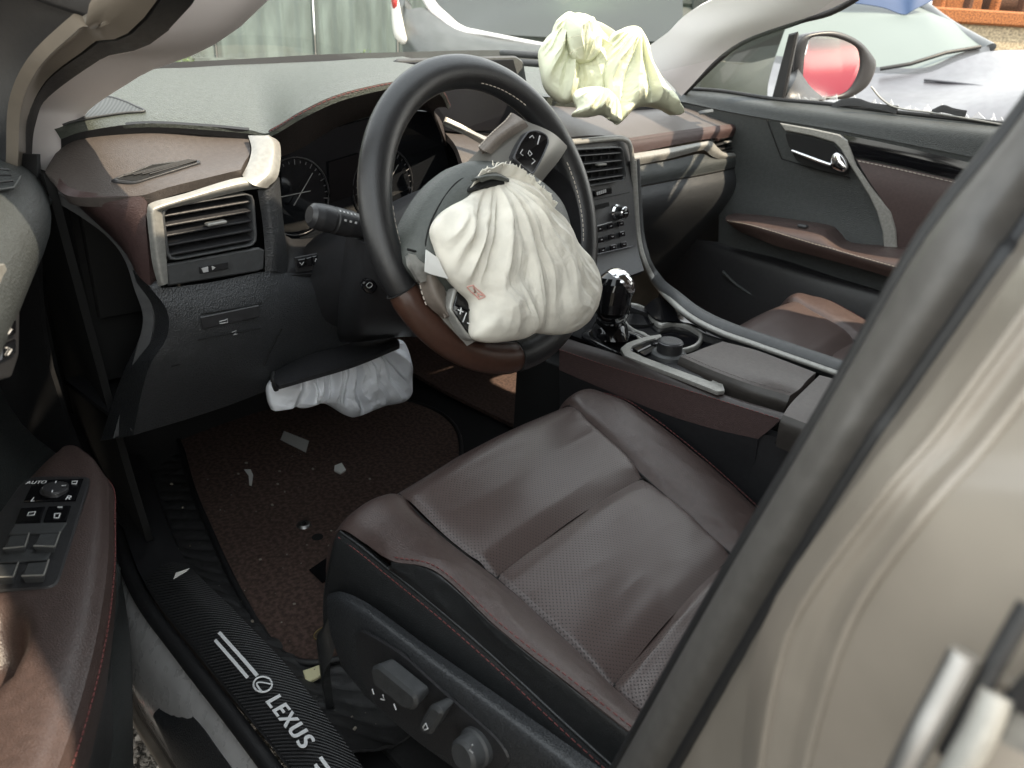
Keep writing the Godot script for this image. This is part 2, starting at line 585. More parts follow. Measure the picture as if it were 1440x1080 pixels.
	# panes
	for a in [["windscreen", Color(.80, .93, .88, .10)], ["side_glass", Color(.80, .90, .88, .05)], ["clear_film", Color(.95, .95, .95, .12)]]:
		var g := StandardMaterial3D.new()
		g.resource_name = a[0]
		g.transparency = BaseMaterial3D.TRANSPARENCY_ALPHA
		g.albedo_color = a[1]
		g.metallic_specular = .2 if a[0] == "windscreen" else .5
		g.roughness = .03 if a[0] != "clear_film" else .15
		M[a[0]] = g

func _ready() -> void:
	rng.seed = 71
	# camera
	var cam := Camera3D.new()
	cam.name = "camera"
	cam.transform = Transform3D(Basis(V(.67879, .04923, .73268), V(.27342, .90906, -.31440), V(-.68153, .41374, .60360)), V(-1.0334, .8152, .6316))
	cam.near = .02
	cam.far = 400
	cam.fov = 53.99
	var at := CameraAttributesPhysical.new()
	at.frustum_focal_length = 23.556
	at.frustum_focus_distance = 1.05
	at.exposure_aperture = 8.5
	at.frustum_near = .02
	at.frustum_far = 400
	cam.attributes = at
	add_child(cam)
	# sky, sun, exposure
	var e := Environment.new()
	e.background_mode = Environment.BG_SKY
	var sky := ProceduralSkyMaterial.new()
	sky.sky_top_color = Color(.69, .715, .73)
	sky.sky_horizon_color = Color(.94, .93, .89)
	sky.sky_curve = .22
	sky.ground_bottom_color = Color(.22, .20, .18)
	sky.ground_horizon_color = Color(.55, .54, .52)
	sky.sky_energy_multiplier = 1.25
	e.sky = Sky.new()
	e.sky.sky_material = sky
	e.tonemap_mode = Environment.TONE_MAPPER_LINEAR
	e.tonemap_exposure = 3.45
	e.sdfgi_enabled = true
	e.ssao_enabled = true
	e.ssil_enabled = true
	var we := WorldEnvironment.new()
	we.name = "world_environment"
	we.environment = e
	add_child(we)
	var sun := DirectionalLight3D.new()
	sun.name = "sun"
	sun.light_color = Color(1, .93, .82)
	sun.light_energy = .95
	sun.light_angular_distance = .6
	sun.shadow_enabled = true
	add_child(sun)
	sun.look_at_from_position(V(.39, 1.2, .9), Vector3.ZERO)

	make_materials()
	ground()
	car = thing("crashed_car", "crashed bronze car with its driver's door open, airbags burst and brown leather seats", "car")
	body_shell()
	pillars()
	dashboard()
	centre_stack()
	passenger_dash()
	console()
	seats()
	driver_door()
	passenger_door()
	steering()
	knee_airbag()
	passenger_airbag()
	floor_things()
	yard()

# ---------- ground ----------
func ground() -> void:
	var g := PlaneMesh.new()
	g.size = Vector2(400, 400)
	g.subdivide_width = 4; g.subdivide_depth = 4
	var m := mat("earth", Color(.20, .17, .14), .95)
	grained(m, noise_tex(.05, FastNoiseLite.TYPE_SIMPLEX, true, 14, 512, 41, 5), 1.5, 1.0)
	mottled(m, .03, .55, 1.0, 42)
	var o := MeshInstance3D.new()
	o.name = "ground"
	o.mesh = g
	o.material_override = m
	o.position.y = -.42
	add_child(o, true)
	o.set_meta("kind", "structure")
	tag(o, "dusty gravel yard under the crashed car")
	# loose stones beside the sill
	var st := new_st()
	st.set_smooth_group(-1)
	var ico := SphereMesh.new()
	ico.radial_segments = 7; ico.rings = 3; ico.radius = .5; ico.height = 1
	var mm := MultiMesh.new()
	mm.transform_format = MultiMesh.TRANSFORM_3D
	mm.use_colors = true
	mm.mesh = ico
	mm.instance_count = 5200
	for i in 5200:
		var p := V(rng.randf_range(-1.5, -.45), -.42, rng.randf_range(-1.1, .5))
		var s := .004 + .016 * pow(rng.randf(), 2.5)
		var b := Basis.from_euler(V(rng.randf() * TAU, rng.randf() * TAU, rng.randf() * TAU)).scaled(V(s * rng.randf_range(.8, 1.5), s * rng.randf_range(.6, 1), s))
		mm.set_instance_transform(i, Transform3D(b, p + V(0, s * .25, 0)))
		var k := rng.randf_range(.5, 1.15)
		var c := Color(.24 * k, .21 * k, .18 * k)
		if rng.randf() < .12: c = Color(.26 * k, .10 * k, .07 * k)
		mm.set_instance_color(i, c)
	var sm := mat("stone", Color(1, 1, 1), .9)
	sm.vertex_color_use_as_albedo = true
	var q := MultiMeshInstance3D.new()
	q.name = "gravel"
	q.multimesh = mm
	q.material_override = sm
	add_child(q, true)
	q.set_meta("kind", "stuff")
	tag(q, "loose grey and reddish gravel on the ground below the door sill", "gravel")

# ---------- shell ----------
func body_shell() -> void:
	put("floor_pan", box(V(0, -.03, .55), V(1.40, .04, 3.0)), M.black)
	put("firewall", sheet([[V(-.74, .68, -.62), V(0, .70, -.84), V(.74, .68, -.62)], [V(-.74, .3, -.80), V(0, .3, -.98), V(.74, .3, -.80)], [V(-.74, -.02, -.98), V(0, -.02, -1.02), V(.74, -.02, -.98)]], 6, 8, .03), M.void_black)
	put("footwell_carpet", sheet([[V(-.60, .16, -.93), V(-.35, .16, -.98), V(-.14, .16, -.98)], [V(-.60, .02, -.78), V(-.35, .015, -.80), V(-.14, .02, -.8)], [V(-.60, .004, -.5), V(-.35, .002, -.5), V(-.14, .004, -.5)], [V(-.62, .004, .0), V(-.35, .004, .0), V(-.14, .004, 0)], [V(-.66, .0, .8), V(-.35, .0, .8), V(-.14, .0, .8)]], 12, 8, .01, Vector3.UP), M.liner)
	put("footwell_carpet", sheet([[V(.60, .16, -.93), V(.35, .16, -.98), V(.14, .16, -.98)], [V(.60, .02, -.78), V(.35, .015, -.80), V(.14, .02, -.8)], [V(.62, .004, .0), V(.35, .004, .0), V(.14, .004, 0)], [V(.66, .0, .8), V(.35, .0, .8), V(.14, .0, .8)]], 12, 8, .01, Vector3.UP), M.carpet)
	# roof and headliner, out of view; edges set to shade the cabin
	var rows := []
	var rows2 := []
	for a in [[.17, 1.155], [.5, 1.22], [1.0, 1.26], [1.6, 1.24], [2.2, 1.14]]:
		var r := []
		var r2 := []
		for k in 9:
			var x := -.64 + 1.28 * k / 8.0
			var d := 1.0 - pow(absf(x) / .66, 2.6) * .06
			r.append(V(x, a[1] * d + .03, a[0] - .03 * (1 - pow(x / .64, 2))))
			r2.append(V(x * .98, a[1] * d, a[0] - .03 * (1 - pow(x / .6, 2))))
		rows.append(r); rows2.append(r2)
	put("roof", sheet(rows, 16, 16, .012, V(0, 1, 0)), M.bronze_paint)
	put("headliner", sheet(rows2, 16, 16, .01, V(0, -1, 0)), M.headliner)
	for s in [-1, 1]:
		put("roof_rail", tube(smooth_line([V(s * .565, 1.11, .16), V(s * .62, 1.17, .5), V(s * .64, 1.19, 1.0), V(s * .64, 1.17, 1.6), V(s * .61, 1.06, 2.2)], 24), .045, 12), M.bronze_paint)
	# windscreen with its black printed border at the cowl
	var low := [V(-.66, .725, -.60), V(-.50, .742, -.74), V(-.25, .752, -.87), V(0, .757, -.93), V(.25, .752, -.87), V(.50, .742, -.74), V(.66, .725, -.60)]
	var mid := [V(-.60, .86, -.12), V(-.42, .90, -.23), V(-.2, .92, -.31), V(0, .93, -.34), V(.2, .92, -.31), V(.42, .90, -.23), V(.60, .86, -.12)]
	var top := [V(-.53, 1.14, .24), V(-.36, 1.155, .17), V(-.18, 1.165, .13), V(0, 1.17, .12), V(.18, 1.165, .13), V(.36, 1.155, .17), V(.53, 1.14, .24)]
	put("windscreen", sheet([low, mid, top], 14, 20, 0, V(0, -1, .5)), M.windscreen)
	put("windscreen_border", sheet([[V(-.54, .747, -.66), V(-.466, .752, -.705), V(-.253, .758, -.8), V(.013, .769, -.885), V(.244, .777, -.925), V(.671, .791, -.945), V(1.086, .785, -.9)], [V(-.544, .735, -.655), V(-.47, .74, -.7), V(-.257, .746, -.795), V(.008, .752, -.88), V(.24, .76, -.92), V(.667, .769, -.94), V(1.084, .76, -.895)]], 2, 30, .003), M.black)
	# bonnet ahead of the screen
	put("bonnet", sheet([[V(-.80, .66, -.70), V(-.4, .71, -.86), V(0, .72, -.98), V(.4, .71, -.86), V(.8, .66, -.70)], [V(-.82, .60, -1.3), V(-.4, .66, -1.3), V(0, .67, -1.32), V(.4, .66, -1.3), V(.82, .60, -1.3)], [V(-.74, .42, -1.85), V(-.4, .52, -1.95), V(0, .54, -2.0), V(.4, .52, -1.95), V(.74, .42, -1.85)]], 12, 16, .02, Vector3.UP), M.bronze_paint)
	for s in [-1, 1]:
		put("front_wing", sheet([[V(s * .80, .655, -.72), V(s * .83, .60, -1.3), V(s * .75, .42, -1.85)], [V(s * .93, .50, -.72), V(s * .95, .48, -1.3), V(s * .82, .30, -1.85)], [V(s * .93, -.1, -.72), V(s * .96, .1, -1.3), V(s * .84, 0, -1.85)]], 8, 14, .01, V(s, .3, 0)), M.bronze_paint)
	# the back of the cabin and body
	put("rear_panel", sheet([[V(-.75, .75, 2.3), V(.75, .75, 2.3)], [V(-.8, -.15, 2.35), V(.8, -.15, 2.35)]], 4, 4, .03, V(0, 0, 1)), M.bronze_paint)
	put("rear_window", sheet([[V(-.55, 1.10, 2.2), V(.55, 1.10, 2.2)], [V(-.72, .75, 2.32), V(.72, .75, 2.32)]], 4, 4, 0, V(0, 0, 1)), M.side_glass)
	put("body_side", sheet([[V(.78, .69, .6), V(.80, .69, 1.5), V(.76, .72, 2.3)], [V(.92, .45, .6), V(.92, .45, 1.5), V(.85, .45, 2.32)], [V(.90, -.18, .6), V(.9, -.18, 1.5), V(.82, -.18, 2.32)]], 6, 8, .03, V(1, 0, 0)), M.bronze_paint)
	put("rear_bench", box(V(0, .25, 1.55), V(1.30, .28, .5), Basis.IDENTITY, .06), M.brown_leather)
	put("rear_bench_back", box(V(0, .62, 1.92), V(1.30, .62, .16), Basis.from_euler(V(.3, 0, 0)), .06), M.brown_leather)
	# sill: black tread plate, weatherstrip, painted rocker
	var plate_in := [V(-.568, .06, -.714), V(-.624, .06, -.505), V(-.657, .06, -.352), V(-.66, .06, -.2), V(-.664, .06, -.056), V(-.679, .06, .081), V(-.696, .06, .206)]
	var plate_out := [V(-.623, .055, -.74), V(-.686, .055, -.517), V(-.722, .055, -.348), V(-.732, .055, -.191), V(-.737, .055, -.06), V(-.743, .055, .065), V(-.751, .055, .168)]
	var mid_line := []
	for i in 7: mid_line.append(plate_in[i].lerp(plate_out[i], .5) + V(0, .012, 0))
	put("sill_cover", sheet([plate_in, mid_line, plate_out], 6, 24, .02, Vector3.UP), M.smooth_plastic)
	var inner_drop := []
	for p in plate_in: inner_drop.append(p + V(.012, -.055, 0))
	put("sill_cover_side", sheet([plate_in, inner_drop], 3, 24, .003, V(1, .3, 0)), M.smooth_plastic)
	var c_in := []
	var c_out := []
	var c_mid := []
	for k in 13:
		var t := .33 + .67 * k / 12.0
		c_in.append(crv(plate_in, t) + V(-.002, .006, 0)); c_out.append(crv(plate_out, t) + V(.001, .006, 0)); c_mid.append(crv(mid_line, t) + V(0, .0045, 0))
	c_in[0] += V(0, -.003, .012)
	put("carbon_scuff_plate", sheet([c_in, c_mid, c_out], 8, 30, .003, Vector3.UP), M.carbon)
	var seal := []
	for p in plate_out: seal.append(p + V(-.010, -.012, 0))
	put("door_seal", tube(smooth_line(seal, 40), .011, 10), M.rubber)
	# the light printed stripes and the badge with its word, along the middle of the plate
	var mark := func(u0: float, u1: float, across: float, w: float) -> void:
		var a := []
		var b := []
		for k in 7:
			var t: float = lerpf(u0, u1, k / 6.0)
			var x: Vector3 = crv(c_in, t); var y: Vector3 = crv(c_out, t); var z: Vector3 = crv(c_mid, t)
			a.append(crv([x, z, y], across - w) + V(0, .0012, 0)); b.append(crv([x, z, y], across + w) + V(0, .0012, 0))
		put("printed_stripe", sheet([a, b], 2, 8, .0008, Vector3.UP), M.white_print)
	for d in [[.31, .50, .57, .03], [.32, .485, .70, .026], [.80, .97, .57, .03], [.81, .97, .70, .026]]: mark.call(d[0], d[1], d[2], d[3])
	var on := func(t: float, across: float) -> Vector3: return crv([crv(c_in, t), crv(c_mid, t), crv(c_out, t)], across) + V(0, .0012, 0)
	var p0: Vector3 = on.call(.575, .62); var p1: Vector3 = on.call(.775, .62)
	var along := (p1 - p0).normalized()
	var side := Vector3.UP.cross(along).normalized()
	var bc: Vector3 = on.call(.535, .60) + V(0, .0028, 0)
	var el := []
	var el2 := []
	for k in 32:
		var a := TAU * k / 32
		el.append(bc + along * cos(a) * .0145 + side * sin(a) * .0115); el2.append(bc + along * cos(a) * .0122 + side * sin(a) * .0092)
	put("badge_ring", ring(el, el2, .001, .0003, Vector3.UP, 32), M.white_print)
	put("badge_stroke", tube(smooth_line([bc + along * .008 + side * .0085, bc + side * .001 - along * .002, bc - along * .006 - side * .004, bc - along * .002 - side * .0062, bc + along * .011 - side * .0062], 12), .0012, 6, false, .4), M.white_print)
	words("LEXUS", .018, p0.lerp(p1, .48) + V(0, .0022, 0), along, Vector3.UP, M.white_print, car, "lettering", true, 1.25, .0008)
	var paper := [V(-.706, .099, -.28), V(-.687, .096, -.28), V(-.681, .07, -.28), V(-.701, .068, -.28)]
	for i in 4: paper[i].y = .096 + .003 * i
	put("torn_paper_scrap", slab(paper, .0006, .0002, Vector3.UP), M.paper)
	# painted rocker outside the seal, sky sheen in its colour, and its black step pad
	var r0 := []
	var r1 := []
	var r2 := []
	var r3 := []
	for i in 7:
		var p: Vector3 = plate_out[i]
		r0.append(p + V(-.014, -.02, 0)); r1.append(p + V(-.034, -.06, 0)); r2.append(p + V(-.05, -.14, 0)); r3.append(p + V(-.045, -.20, 0))
	put("rocker_panel", sheet([r0, r1, r2, r3], 12, 24, .012, V(-1, .5, 0)), M.silver_with_sky_sheen)
	var lip := []
	for i in 7: lip.append(plate_out[i] + V(-.056, -.196, 0))
	put("rocker_lip", tube(smooth_line(lip, 30), .007, 8), M.bronze_paint)
	var under := []
	for i in 7: under.append(plate_out[i] + V(-.05, -.225, 0))
	put("rocker_underside", sheet([r3, under], 3, 20, .01, V(-1, 0, 0)), M.black)
	var sp0 := []
	var sp1 := []
	var sp2 := []
	for k in 9:
		var t := .47 + .53 * k / 8.0
		var p: Vector3 = crv(plate_out, t)
		var w := smoothstep(0.0, .1, t - .47)
		sp0.append(p + V(-.032, -.052 - .05 * (1 - w), 0)); sp1.append(p + V(-.053, -.11, 0)); sp2.append(p + V(-.053, -.165 + .04 * (1 - w), 0))
	put("rocker_step_pad", sheet([sp0, sp1, sp2], 8, 20, .006, V(-1, .5, 0)), M.dark_plastic)
	# added sun blocks, then the kick panel ahead of the sill, under the dash end
	put("added_sun_block", box(V(.0, .54, -.64), V(1.34, .24, .30)), M.void_black)  # added inside the dash to stop sunlight leaking into the footwell
	put("added_sun_block", box(V(-.40, .47, -.52), V(.56, .30, .04)), M.void_black)  # added behind the knee panel to keep sun off the mat
	put("hinge_pillar_block", box(V(-.83, .26, -.645), V(.21, .80, .27), Basis.IDENTITY, .02), M.void_black)  # near-black block filling the sunlit gap beside the dash end
	put("kick_panel", sheet([[V(-.715, .64, -.42), V(-.68, .62, -.7), V(-.62, .62, -.95)], [V(-.69, .25, -.42), V(-.64, .25, -.72), V(-.6, .2, -1.0)], [V(-.675, .075, -.42), V(-.63, .05, -.72), V(-.58, .02, -1.0)]], 8, 8, .01, V(1, 0, .3)), M.void_black)  # near-black colour keeps the panel and its edge looking shaded

func pillars() -> void:
	# driver's side windscreen pillar: cloth-covered trim, rubber seal, painted flange
	var o := [V(-.72, .607, -.537), V(-.715, .642, -.522), V(-.708, .69, -.501), V(-.7, .726, -.469), V(-.69, .785, -.291), V(-.672, .831, -.125), V(-.60, 1.05, .15), V(-.54, 1.14, .30)]
	var n := [V(-.69, .61, -.543), V(-.668, .652, -.492), V(-.66, .69, -.485), V(-.65, .721, -.448), V(-.635, .767, -.327), V(-.612, .838, -.103), V(-.55, 1.04, .13), V(-.50, 1.13, .28)]
	var c := []
	for i in 8: c.append(o[i].lerp(n[i], .5) + V(.012, .004, .018))
	put("windscreen_pillar_trim", sheet([o, c, n], 10, 40, .012), M.pillar_trim)
	var s1 := [V(-.735, .612, -.511), V(-.735, .658, -.481), V(-.73, .705, -.46), V(-.722, .754, -.383), V(-.712, .8, -.24), V(-.7, .839, -.111), V(-.63, 1.07, .15), V(-.57, 1.16, .30)]
	put("pillar_seal_band", sheet([s1, o], 4, 40, .012), M.rubber)  # black rubber seal band beside the trim
	var f1 := [V(-.76, .624, -.45), V(-.76, .667, -.42), V(-.758, .729, -.374), V(-.75, .776, -.307), V(-.74, .817, -.198), V(-.73, .841, -.133), V(-.65, 1.08, .15), V(-.59, 1.17, .30)]
	var fm := []
	for i in 8: fm.append(f1[i].lerp(s1[i], .5) + V(-.004, .008, .014))
	put("pillar_flange", sheet([f1, fm, s1], 8, 40, .012, V(-1, .5, .5)), M.bronze_paint)
	var g1 := [V(-.82, .581, -.766), V(-.82, .652, -.679), V(-.815, .755, -.544), V(-.81, .817, -.406), V(-.8, .854, -.287), V(-.79, .876, -.223), V(-.67, 1.10, .15), V(-.61, 1.18, .30)]
	var gm := []
	for i in 8: gm.append(g1[i].lerp(f1[i], .5) + V(.006, -.004, -.012))
	put("pillar_outer_panel", sheet([g1, gm, f1], 8, 40, .01, V(-1, .5, .5)), M.smooth_plastic)
	put("pillar_seal", tube(smooth_line(s1, 40), .006, 8), M.rubber)
	# torn cloth of the burst roof airbag under the seal
	var tc := []
	for r in 3:
		var row := []
		for k in 9:
			var p: Vector3 = V(-.69, .819, -.194)
			var q: Vector3 = V(-.68, .831, -.148)
			row.append(p.lerp(q, k / 8.0) + V(rng.randf_range(-.003, .003), -.006 * r + rng.randf_range(-.003, .003), .004 * r + rng.randf_range(-.004, .004)))
		tc.append(row)
	put("torn_curtain_airbag", sheet(tc, 8, 24, .001), M.foam_scrap)
	# passenger's side
	var ri := [V(.64, .798, -.508), V(.635, .847, -.427), V(.625, .918, -.313), V(.56, 1.04, .13), V(.50, 1.13, .28)]
	var ro := [V(.695, .713, -.398), V(.69, .836, -.286), V(.672, .923, -.031), V(.61, 1.05, .15), V(.54, 1.14, .30)]
	ro[1] = V(.69, .834, -.271)
	var rm := []
	for i in 5: rm.append(ri[i].lerp(ro[i], .5) + V(-.012, .0, .018))
	put("windscreen_pillar_trim", sheet([ri, rm, ro], 10, 30, .012), M.pillar_trim)
	# passenger centre pillar, out of view behind the door edge
	put("centre_pillar", sheet([[V(.70, .70, .52), V(.70, .70, .70)], [V(.60, 1.2, .64), V(.60, 1.2, .80)]], 6, 4, .05, V(-1, 0, 0)), M.pillar_trim)
	# driver's side centre pillar next to the camera
	var a0 := [V(-.665, .848, .58), V(-.695, .803, .572), V(-.715, .756, .556), V(-.725, .698, .543), V(-.73, .655, .533), V(-.735, .565, .51), V(-.74, .436, .479), V(-.745, .322, .451), V(-.75, -.417, .262)]
	var a1 := [V(-.685, .834, .602), V(-.72, .765, .587), V(-.735, .752, .585), V(-.745, .7, .571), V(-.75, .677, .565), V(-.755, .592, .545), V(-.76, .468, .518), V(-.765, .374, .499), V(-.77, -.19, .379)]
	var am := []
	var an := []
	for i in 9:
		am.append(a0[i].lerp(a1[i], .35) + V(-.010, .002, -.004)); an.append(a0[i].lerp(a1[i], .75) + V(-.012, .002, -.004))
	put("centre_pillar_trim", sheet([a0, am, an, a1], 14, 40, .012, V(-1, .4, 0)), M.centre_trim)
	put("centre_pillar_seal", tube(smooth_line(a1, 40), .0045, 8), M.rubber)
	put("centre_pillar_bead", tube(smooth_line(a0, 40), .0035, 8), M.rubber)
	# painted pillar face and rear door
	var b1 := [V(-.74, .824, .627), V(-.765, .763, .612), V(-.78, .74, .608), V(-.79, .694, .6), V(-.8, .672, .585), V(-.8, .619, .569), V(-.81, .56, .57), V(-.82, .528, .576), V(-.83, .362, .599)]
	b1 = [V(-.72, .832, .615), V(-.755, .771, .599), V(-.765, .758, .595), V(-.775, .716, .584), V(-.78, .691, .576), V(-.785, .62, .558), V(-.8, .55, .569), V(-.81, .508, .577), V(-.83, .352, .601)]
	put("centre_pillar_panel", sheet([a1, b1], 4, 40, .01, V(-1, .4, 0)), M.bronze_paint)
	var d0 := []
	for i in 9: d0.append(b1[i] + V(-.022, .004, .002))
	var d1 := [V(-.775, .824, .644), V(-.8, .781, .624), V(-.81, .766, .619), V(-.82, .727, .609), V(-.83, .706, .602), V(-.835, .664, .593), V(-.845, .613, .595), V(-.855, .587, .603), V(-.87, .478, .625)]
	var d2 := []
	var d3 := []
	for i in 9:
		d2.append(d0[i].lerp(d1[i], .45) + V(-.006, 0, 0)); d3.append(d0[i].lerp(d1[i], .75) + V(.001, 0, 0))
	put("rear_door_edge", sheet([b1, d0], 4, 40, .004, V(-1, .4, -.6)), M.bronze_paint)
	put("rear_door_frame", sheet([d0, d2, d3, d1], 14, 40, .01, V(-1, .4, 0)), M.bronze_paint)
	put("rear_door_ridge", tube(smooth_line(d2, 40), .0016, 8), M.bronze_paint)
	put("rear_door_ridge", tube(smooth_line(d1, 40), .0018, 8), M.bronze_paint)
	var d4 := [V(-.785, .825, .679), V(-.815, .791, .663), V(-.825, .779, .657), V(-.84, .751, .651), V(-.848, .736, .646), V(-.855, .72, .641), V(-.86, .688, .638), V(-.862, .671, .636), V(-.87, .639, .631)]
	put("rear_door_panel", sheet([d1, d4], 8, 40, .01, V(-1, .4, 0)), M.bronze_paint)
	# lower skin of the rear door, below its belt
	put("rear_door_skin", sheet([[V(-.862, .69, .63), V(-.87, .69, 1.0), V(-.86, .70, 1.5)], [V(-.90, .55, .60), V(-.92, .52, 1.0), V(-.90, .52, 1.5)], [V(-.91, .30, .575), V(-.93, .28, 1.0), V(-.91, .28, 1.5)], [V(-.88, -.17, .56), V(-.90, -.18, 1.0), V(-.88, -.18, 1.5)]], 14, 12, .02, V(-1, 0, 0)), M.bronze_paint)
	# belt moulding of the rear door window: bright strip, rubber, pale corner
	put("belt_moulding", tube(smooth_line([V(-.868, .697, .623), V(-.872, .685, .622), V(-.876, .673, .621), V(-.88, .654, .62)], 16), .0032, 10), M.dull_metal)
	put("belt_moulding", tube(smooth_line([V(-.868, .691, .631), V(-.872, .683, .631), V(-.876, .672, .63), V(-.88, .658, .629)], 16), .0035, 10), M.silver_trim)
	put("belt_rubber", tube(smooth_line([V(-.86, .71, .63), V(-.864, .7, .629), V(-.868, .687, .628), V(-.872, .672, .627)], 16), .0022, 10), M.rubber)
	put("rear_window_corner", slab([V(-.866, .684, .634), V(-.866, .694, .635), V(-.866, .699, .642), V(-.866, .673, .649), V(-.866, .66, .635)], .004, .001, V(-1, .3, 0)), M.silver_trim)
	put("rear_window_rubber", slab([V(-.868, .69, .632), V(-.868, .699, .634), V(-.868, .699, .638), V(-.868, .689, .641), V(-.868, .688, .636)], .003, .001, V(-1, .3, 0)), M.rubber)

# ---------- dashboard ----------
func dashboard() -> void:
	var d := holder("dashboard")
	# soft upper pad, left of the display
	var lip := [V(-.472, .687, -.325), V(-.456, .713, -.275), V(-.417, .735, -.25), V(-.363, .747, -.245), V(-.308, .753, -.25), V(-.247, .751, -.265), V(-.195, .738, -.285), V(-.155, .714, -.31)]
	var near := [V(-.686, .674, -.46), V(-.662, .685, -.44), V(-.606, .696, -.4), V(-.536, .693, -.37), V(-.49, .689, -.345)]
	var edge := near.duplicate()
	edge.append_array(lip)
	var far := [V(-.70, .715, -.58), V(-.66, .722, -.62), V(-.478, .744, -.68), V(-.378, .746, -.73), V(-.259, .749, -.79), V(-.204, .75, -.81), V(-.122, .752, -.84), V(-.038, .754, -.865), V(.049, .757, -.885), V(.115, .759, -.895), V(.185, .76, -.905), V(.232, .762, -.91), V(-.04, .742, -.92)]
	var mid := []
	var mid2 := []
	for k in 13:
		var rise := smoothstep(4.0, 8.0, float(k))
		mid.append(far[k].lerp(edge[k], .45) + V(0, .010 + .006 * rise, 0))
		mid2.append(far[k].lerp(edge[k], .85) + V(0, .008 + .006 * rise, 0))
	put("upper_pad", sheet([far, mid, mid2, edge], 30, 70, .005, Vector3.UP), M.dash_pad, d)
	var near2 := []
	for p in near: near2.append(p + V(0, -.012, -.006))
	put("pad_edge_shade", sheet([near, near2], 3, 30, .006), M.black, d)  # black strip standing for the shaded gap under the pad
	# the hood over the instruments ends in a lip and turns down into the well
	var well := [V(-.418, .641, -.4), V(-.361, .65, -.42), V(-.292, .675, -.43), V(-.217, .69, -.435), V(-.151, .698, -.435), V(-.098, .695, -.435), V(-.066, .677, -.435), V(-.056, .634, -.43)]
	put("hood_lining", sheet([lip, [lip[0] + V(.004, -.012, -.02), lip[1] + V(.004, -.016, -.03), lip[2] + V(0, -.018, -.04), lip[3] + V(0, -.018, -.04), lip[4] + V(0, -.018, -.04), lip[5] + V(-.002, -.018, -.04), lip[6] + V(-.006, -.014, -.04), lip[7] + V(-.008, -.01, -.03)], well], 10, 36, .004, V(0, -1, 1)), M.hood_lining, d)
	put("hood_stitch", stitches(smooth_line(lip, 60), .007, .005, .0010, Vector3.UP, .002), M.thread_red, d)
	# speaker grille and demister line on the left of the pad
	var on_pad := func(c: float, r: float) -> Vector3: return crv([crv(far, c), crv(mid, c), crv(mid2, c), crv(edge, c)], r) + V(0, .002, 0)
	var sg := holder("speaker_grille")
	var gr := []
	for i in 5:
		var r := .36 + .40 * i / 4.0
		var row := []
		for j in 7: row.append(on_pad.call(.035 + (.05 + .085 * sqrt(i / 4.0)) * j / 6.0, r))
		gr.append(row)
	put("mesh", sheet(gr, 12, 16, .002, Vector3.UP), M.grille_mesh, sg)
	var rim := []
	for j in 7: rim.append(gr[0][j])
	for i in range(1, 5): rim.append(gr[i][6])
	for j in range(5, -1, -1): rim.append(gr[4][j])
	put("rim", tube(smooth_line(rim, 50), .0016, 6), M.grey_plastic, sg)
	# black demister slot behind the pad at the cowl
	put("demister_slot", sheet([[V(-.155, .752, -.84), V(.03, .758, -.885), V(.258, .761, -.915)], [V(-.161, .749, -.83), V(.02, .754, -.87), V(.245, .758, -.9)]], 2, 16, .002, Vector3.UP), M.black, d)
	# brown cap at the driver's end with its demister vent
	var c0 := [V(-.692, .656, -.47), V(-.665, .677, -.455), V(-.601, .688, -.415), V(-.53, .683, -.385), V(-.487, .679, -.355)]
	var c1 := [V(-.719, .643, -.43), V(-.673, .658, -.4), V(-.613, .664, -.365), V(-.553, .663, -.345), V(-.502, .665, -.325)]
	var c2 := [V(-.723, .639, -.415), V(-.708, .633, -.36), V(-.669, .636, -.325), V(-.612, .646, -.305), V(-.529, .656, -.295)]
	var c3 := [V(-.722, .633, -.41), V(-.723, .625, -.345), V(-.67, .628, -.295), V(-.631, .637, -.285), V(-.541, .65, -.283)]
	put("end_cap", sheet([c0, c1, c2, c3], 14, 30, .012, Vector3.UP), M.brown_grey_pad, d)
	var e1 := [V(-.722, .633, -.41), V(-.723, .625, -.345), V(-.67, .628, -.295), V(-.661, .621, -.288)]
	var e2 := [V(-.716, .626, -.41), V(-.711, .612, -.345), V(-.679, .608, -.3), V(-.666, .598, -.288)]
	var e3 := [V(-.693, .592, -.4), V(-.69, .584, -.345), V(-.679, .573, -.305), V(-.668, .566, -.288)]
	var e4 := [V(-.668, .558, -.39), V(-.67, .544, -.35), V(-.677, .531, -.31), V(-.672, .519, -.288)]
	put("end_face", sheet([e1, e2, e3, e4], 12, 20, .01, V(-1, .2, .5)), M.brown_vinyl, d)
	var w0 := [V(-.719, .623, -.43), V(-.713, .615, -.42), V(-.69, .597, -.4), V(-.668, .573, -.375), V(-.66, .546, -.35), V(-.661, .508, -.33), V(-.662, .467, -.32), V(-.673, .417, -.33), V(-.684, .367, -.345), V(-.706, .294, -.36)]
	var w1 := [V(-.722, .617, -.435), V(-.716, .605, -.43), V(-.697, .587, -.41), V(-.676, .562, -.39), V(-.669, .537, -.365), V(-.67, .502, -.345), V(-.669, .464, -.335), V(-.682, .417, -.345), V(-.695, .365, -.36), V(-.719, .29, -.375)]
	put("end_weatherstrip", sheet([w0, between(w0, w1, .5, .003), w1], 6, 50, .012, V(-1, .2, .5)), M.edge_grey, d)
	var dv := holder("demister_vent")
	var cap := func(col: float, row: float) -> Vector3: return crv([crv(c0, col), crv(c1, col), crv(c2, col), crv(c3, col)], row / 3.0) + V(0, .0025, .0005)
	var vo := [cap.call(.40, 1.85), cap.call(.54, 1.42), cap.call(.72, 1.35), cap.call(.80, 1.5), cap.call(.71, 1.8), cap.call(.55, 2.08)]
	var vi := []
	var vc := Vector3.ZERO
	for p in vo: vc += p / 6.0
	for p in vo: vi.append(vc.lerp(p, .87))
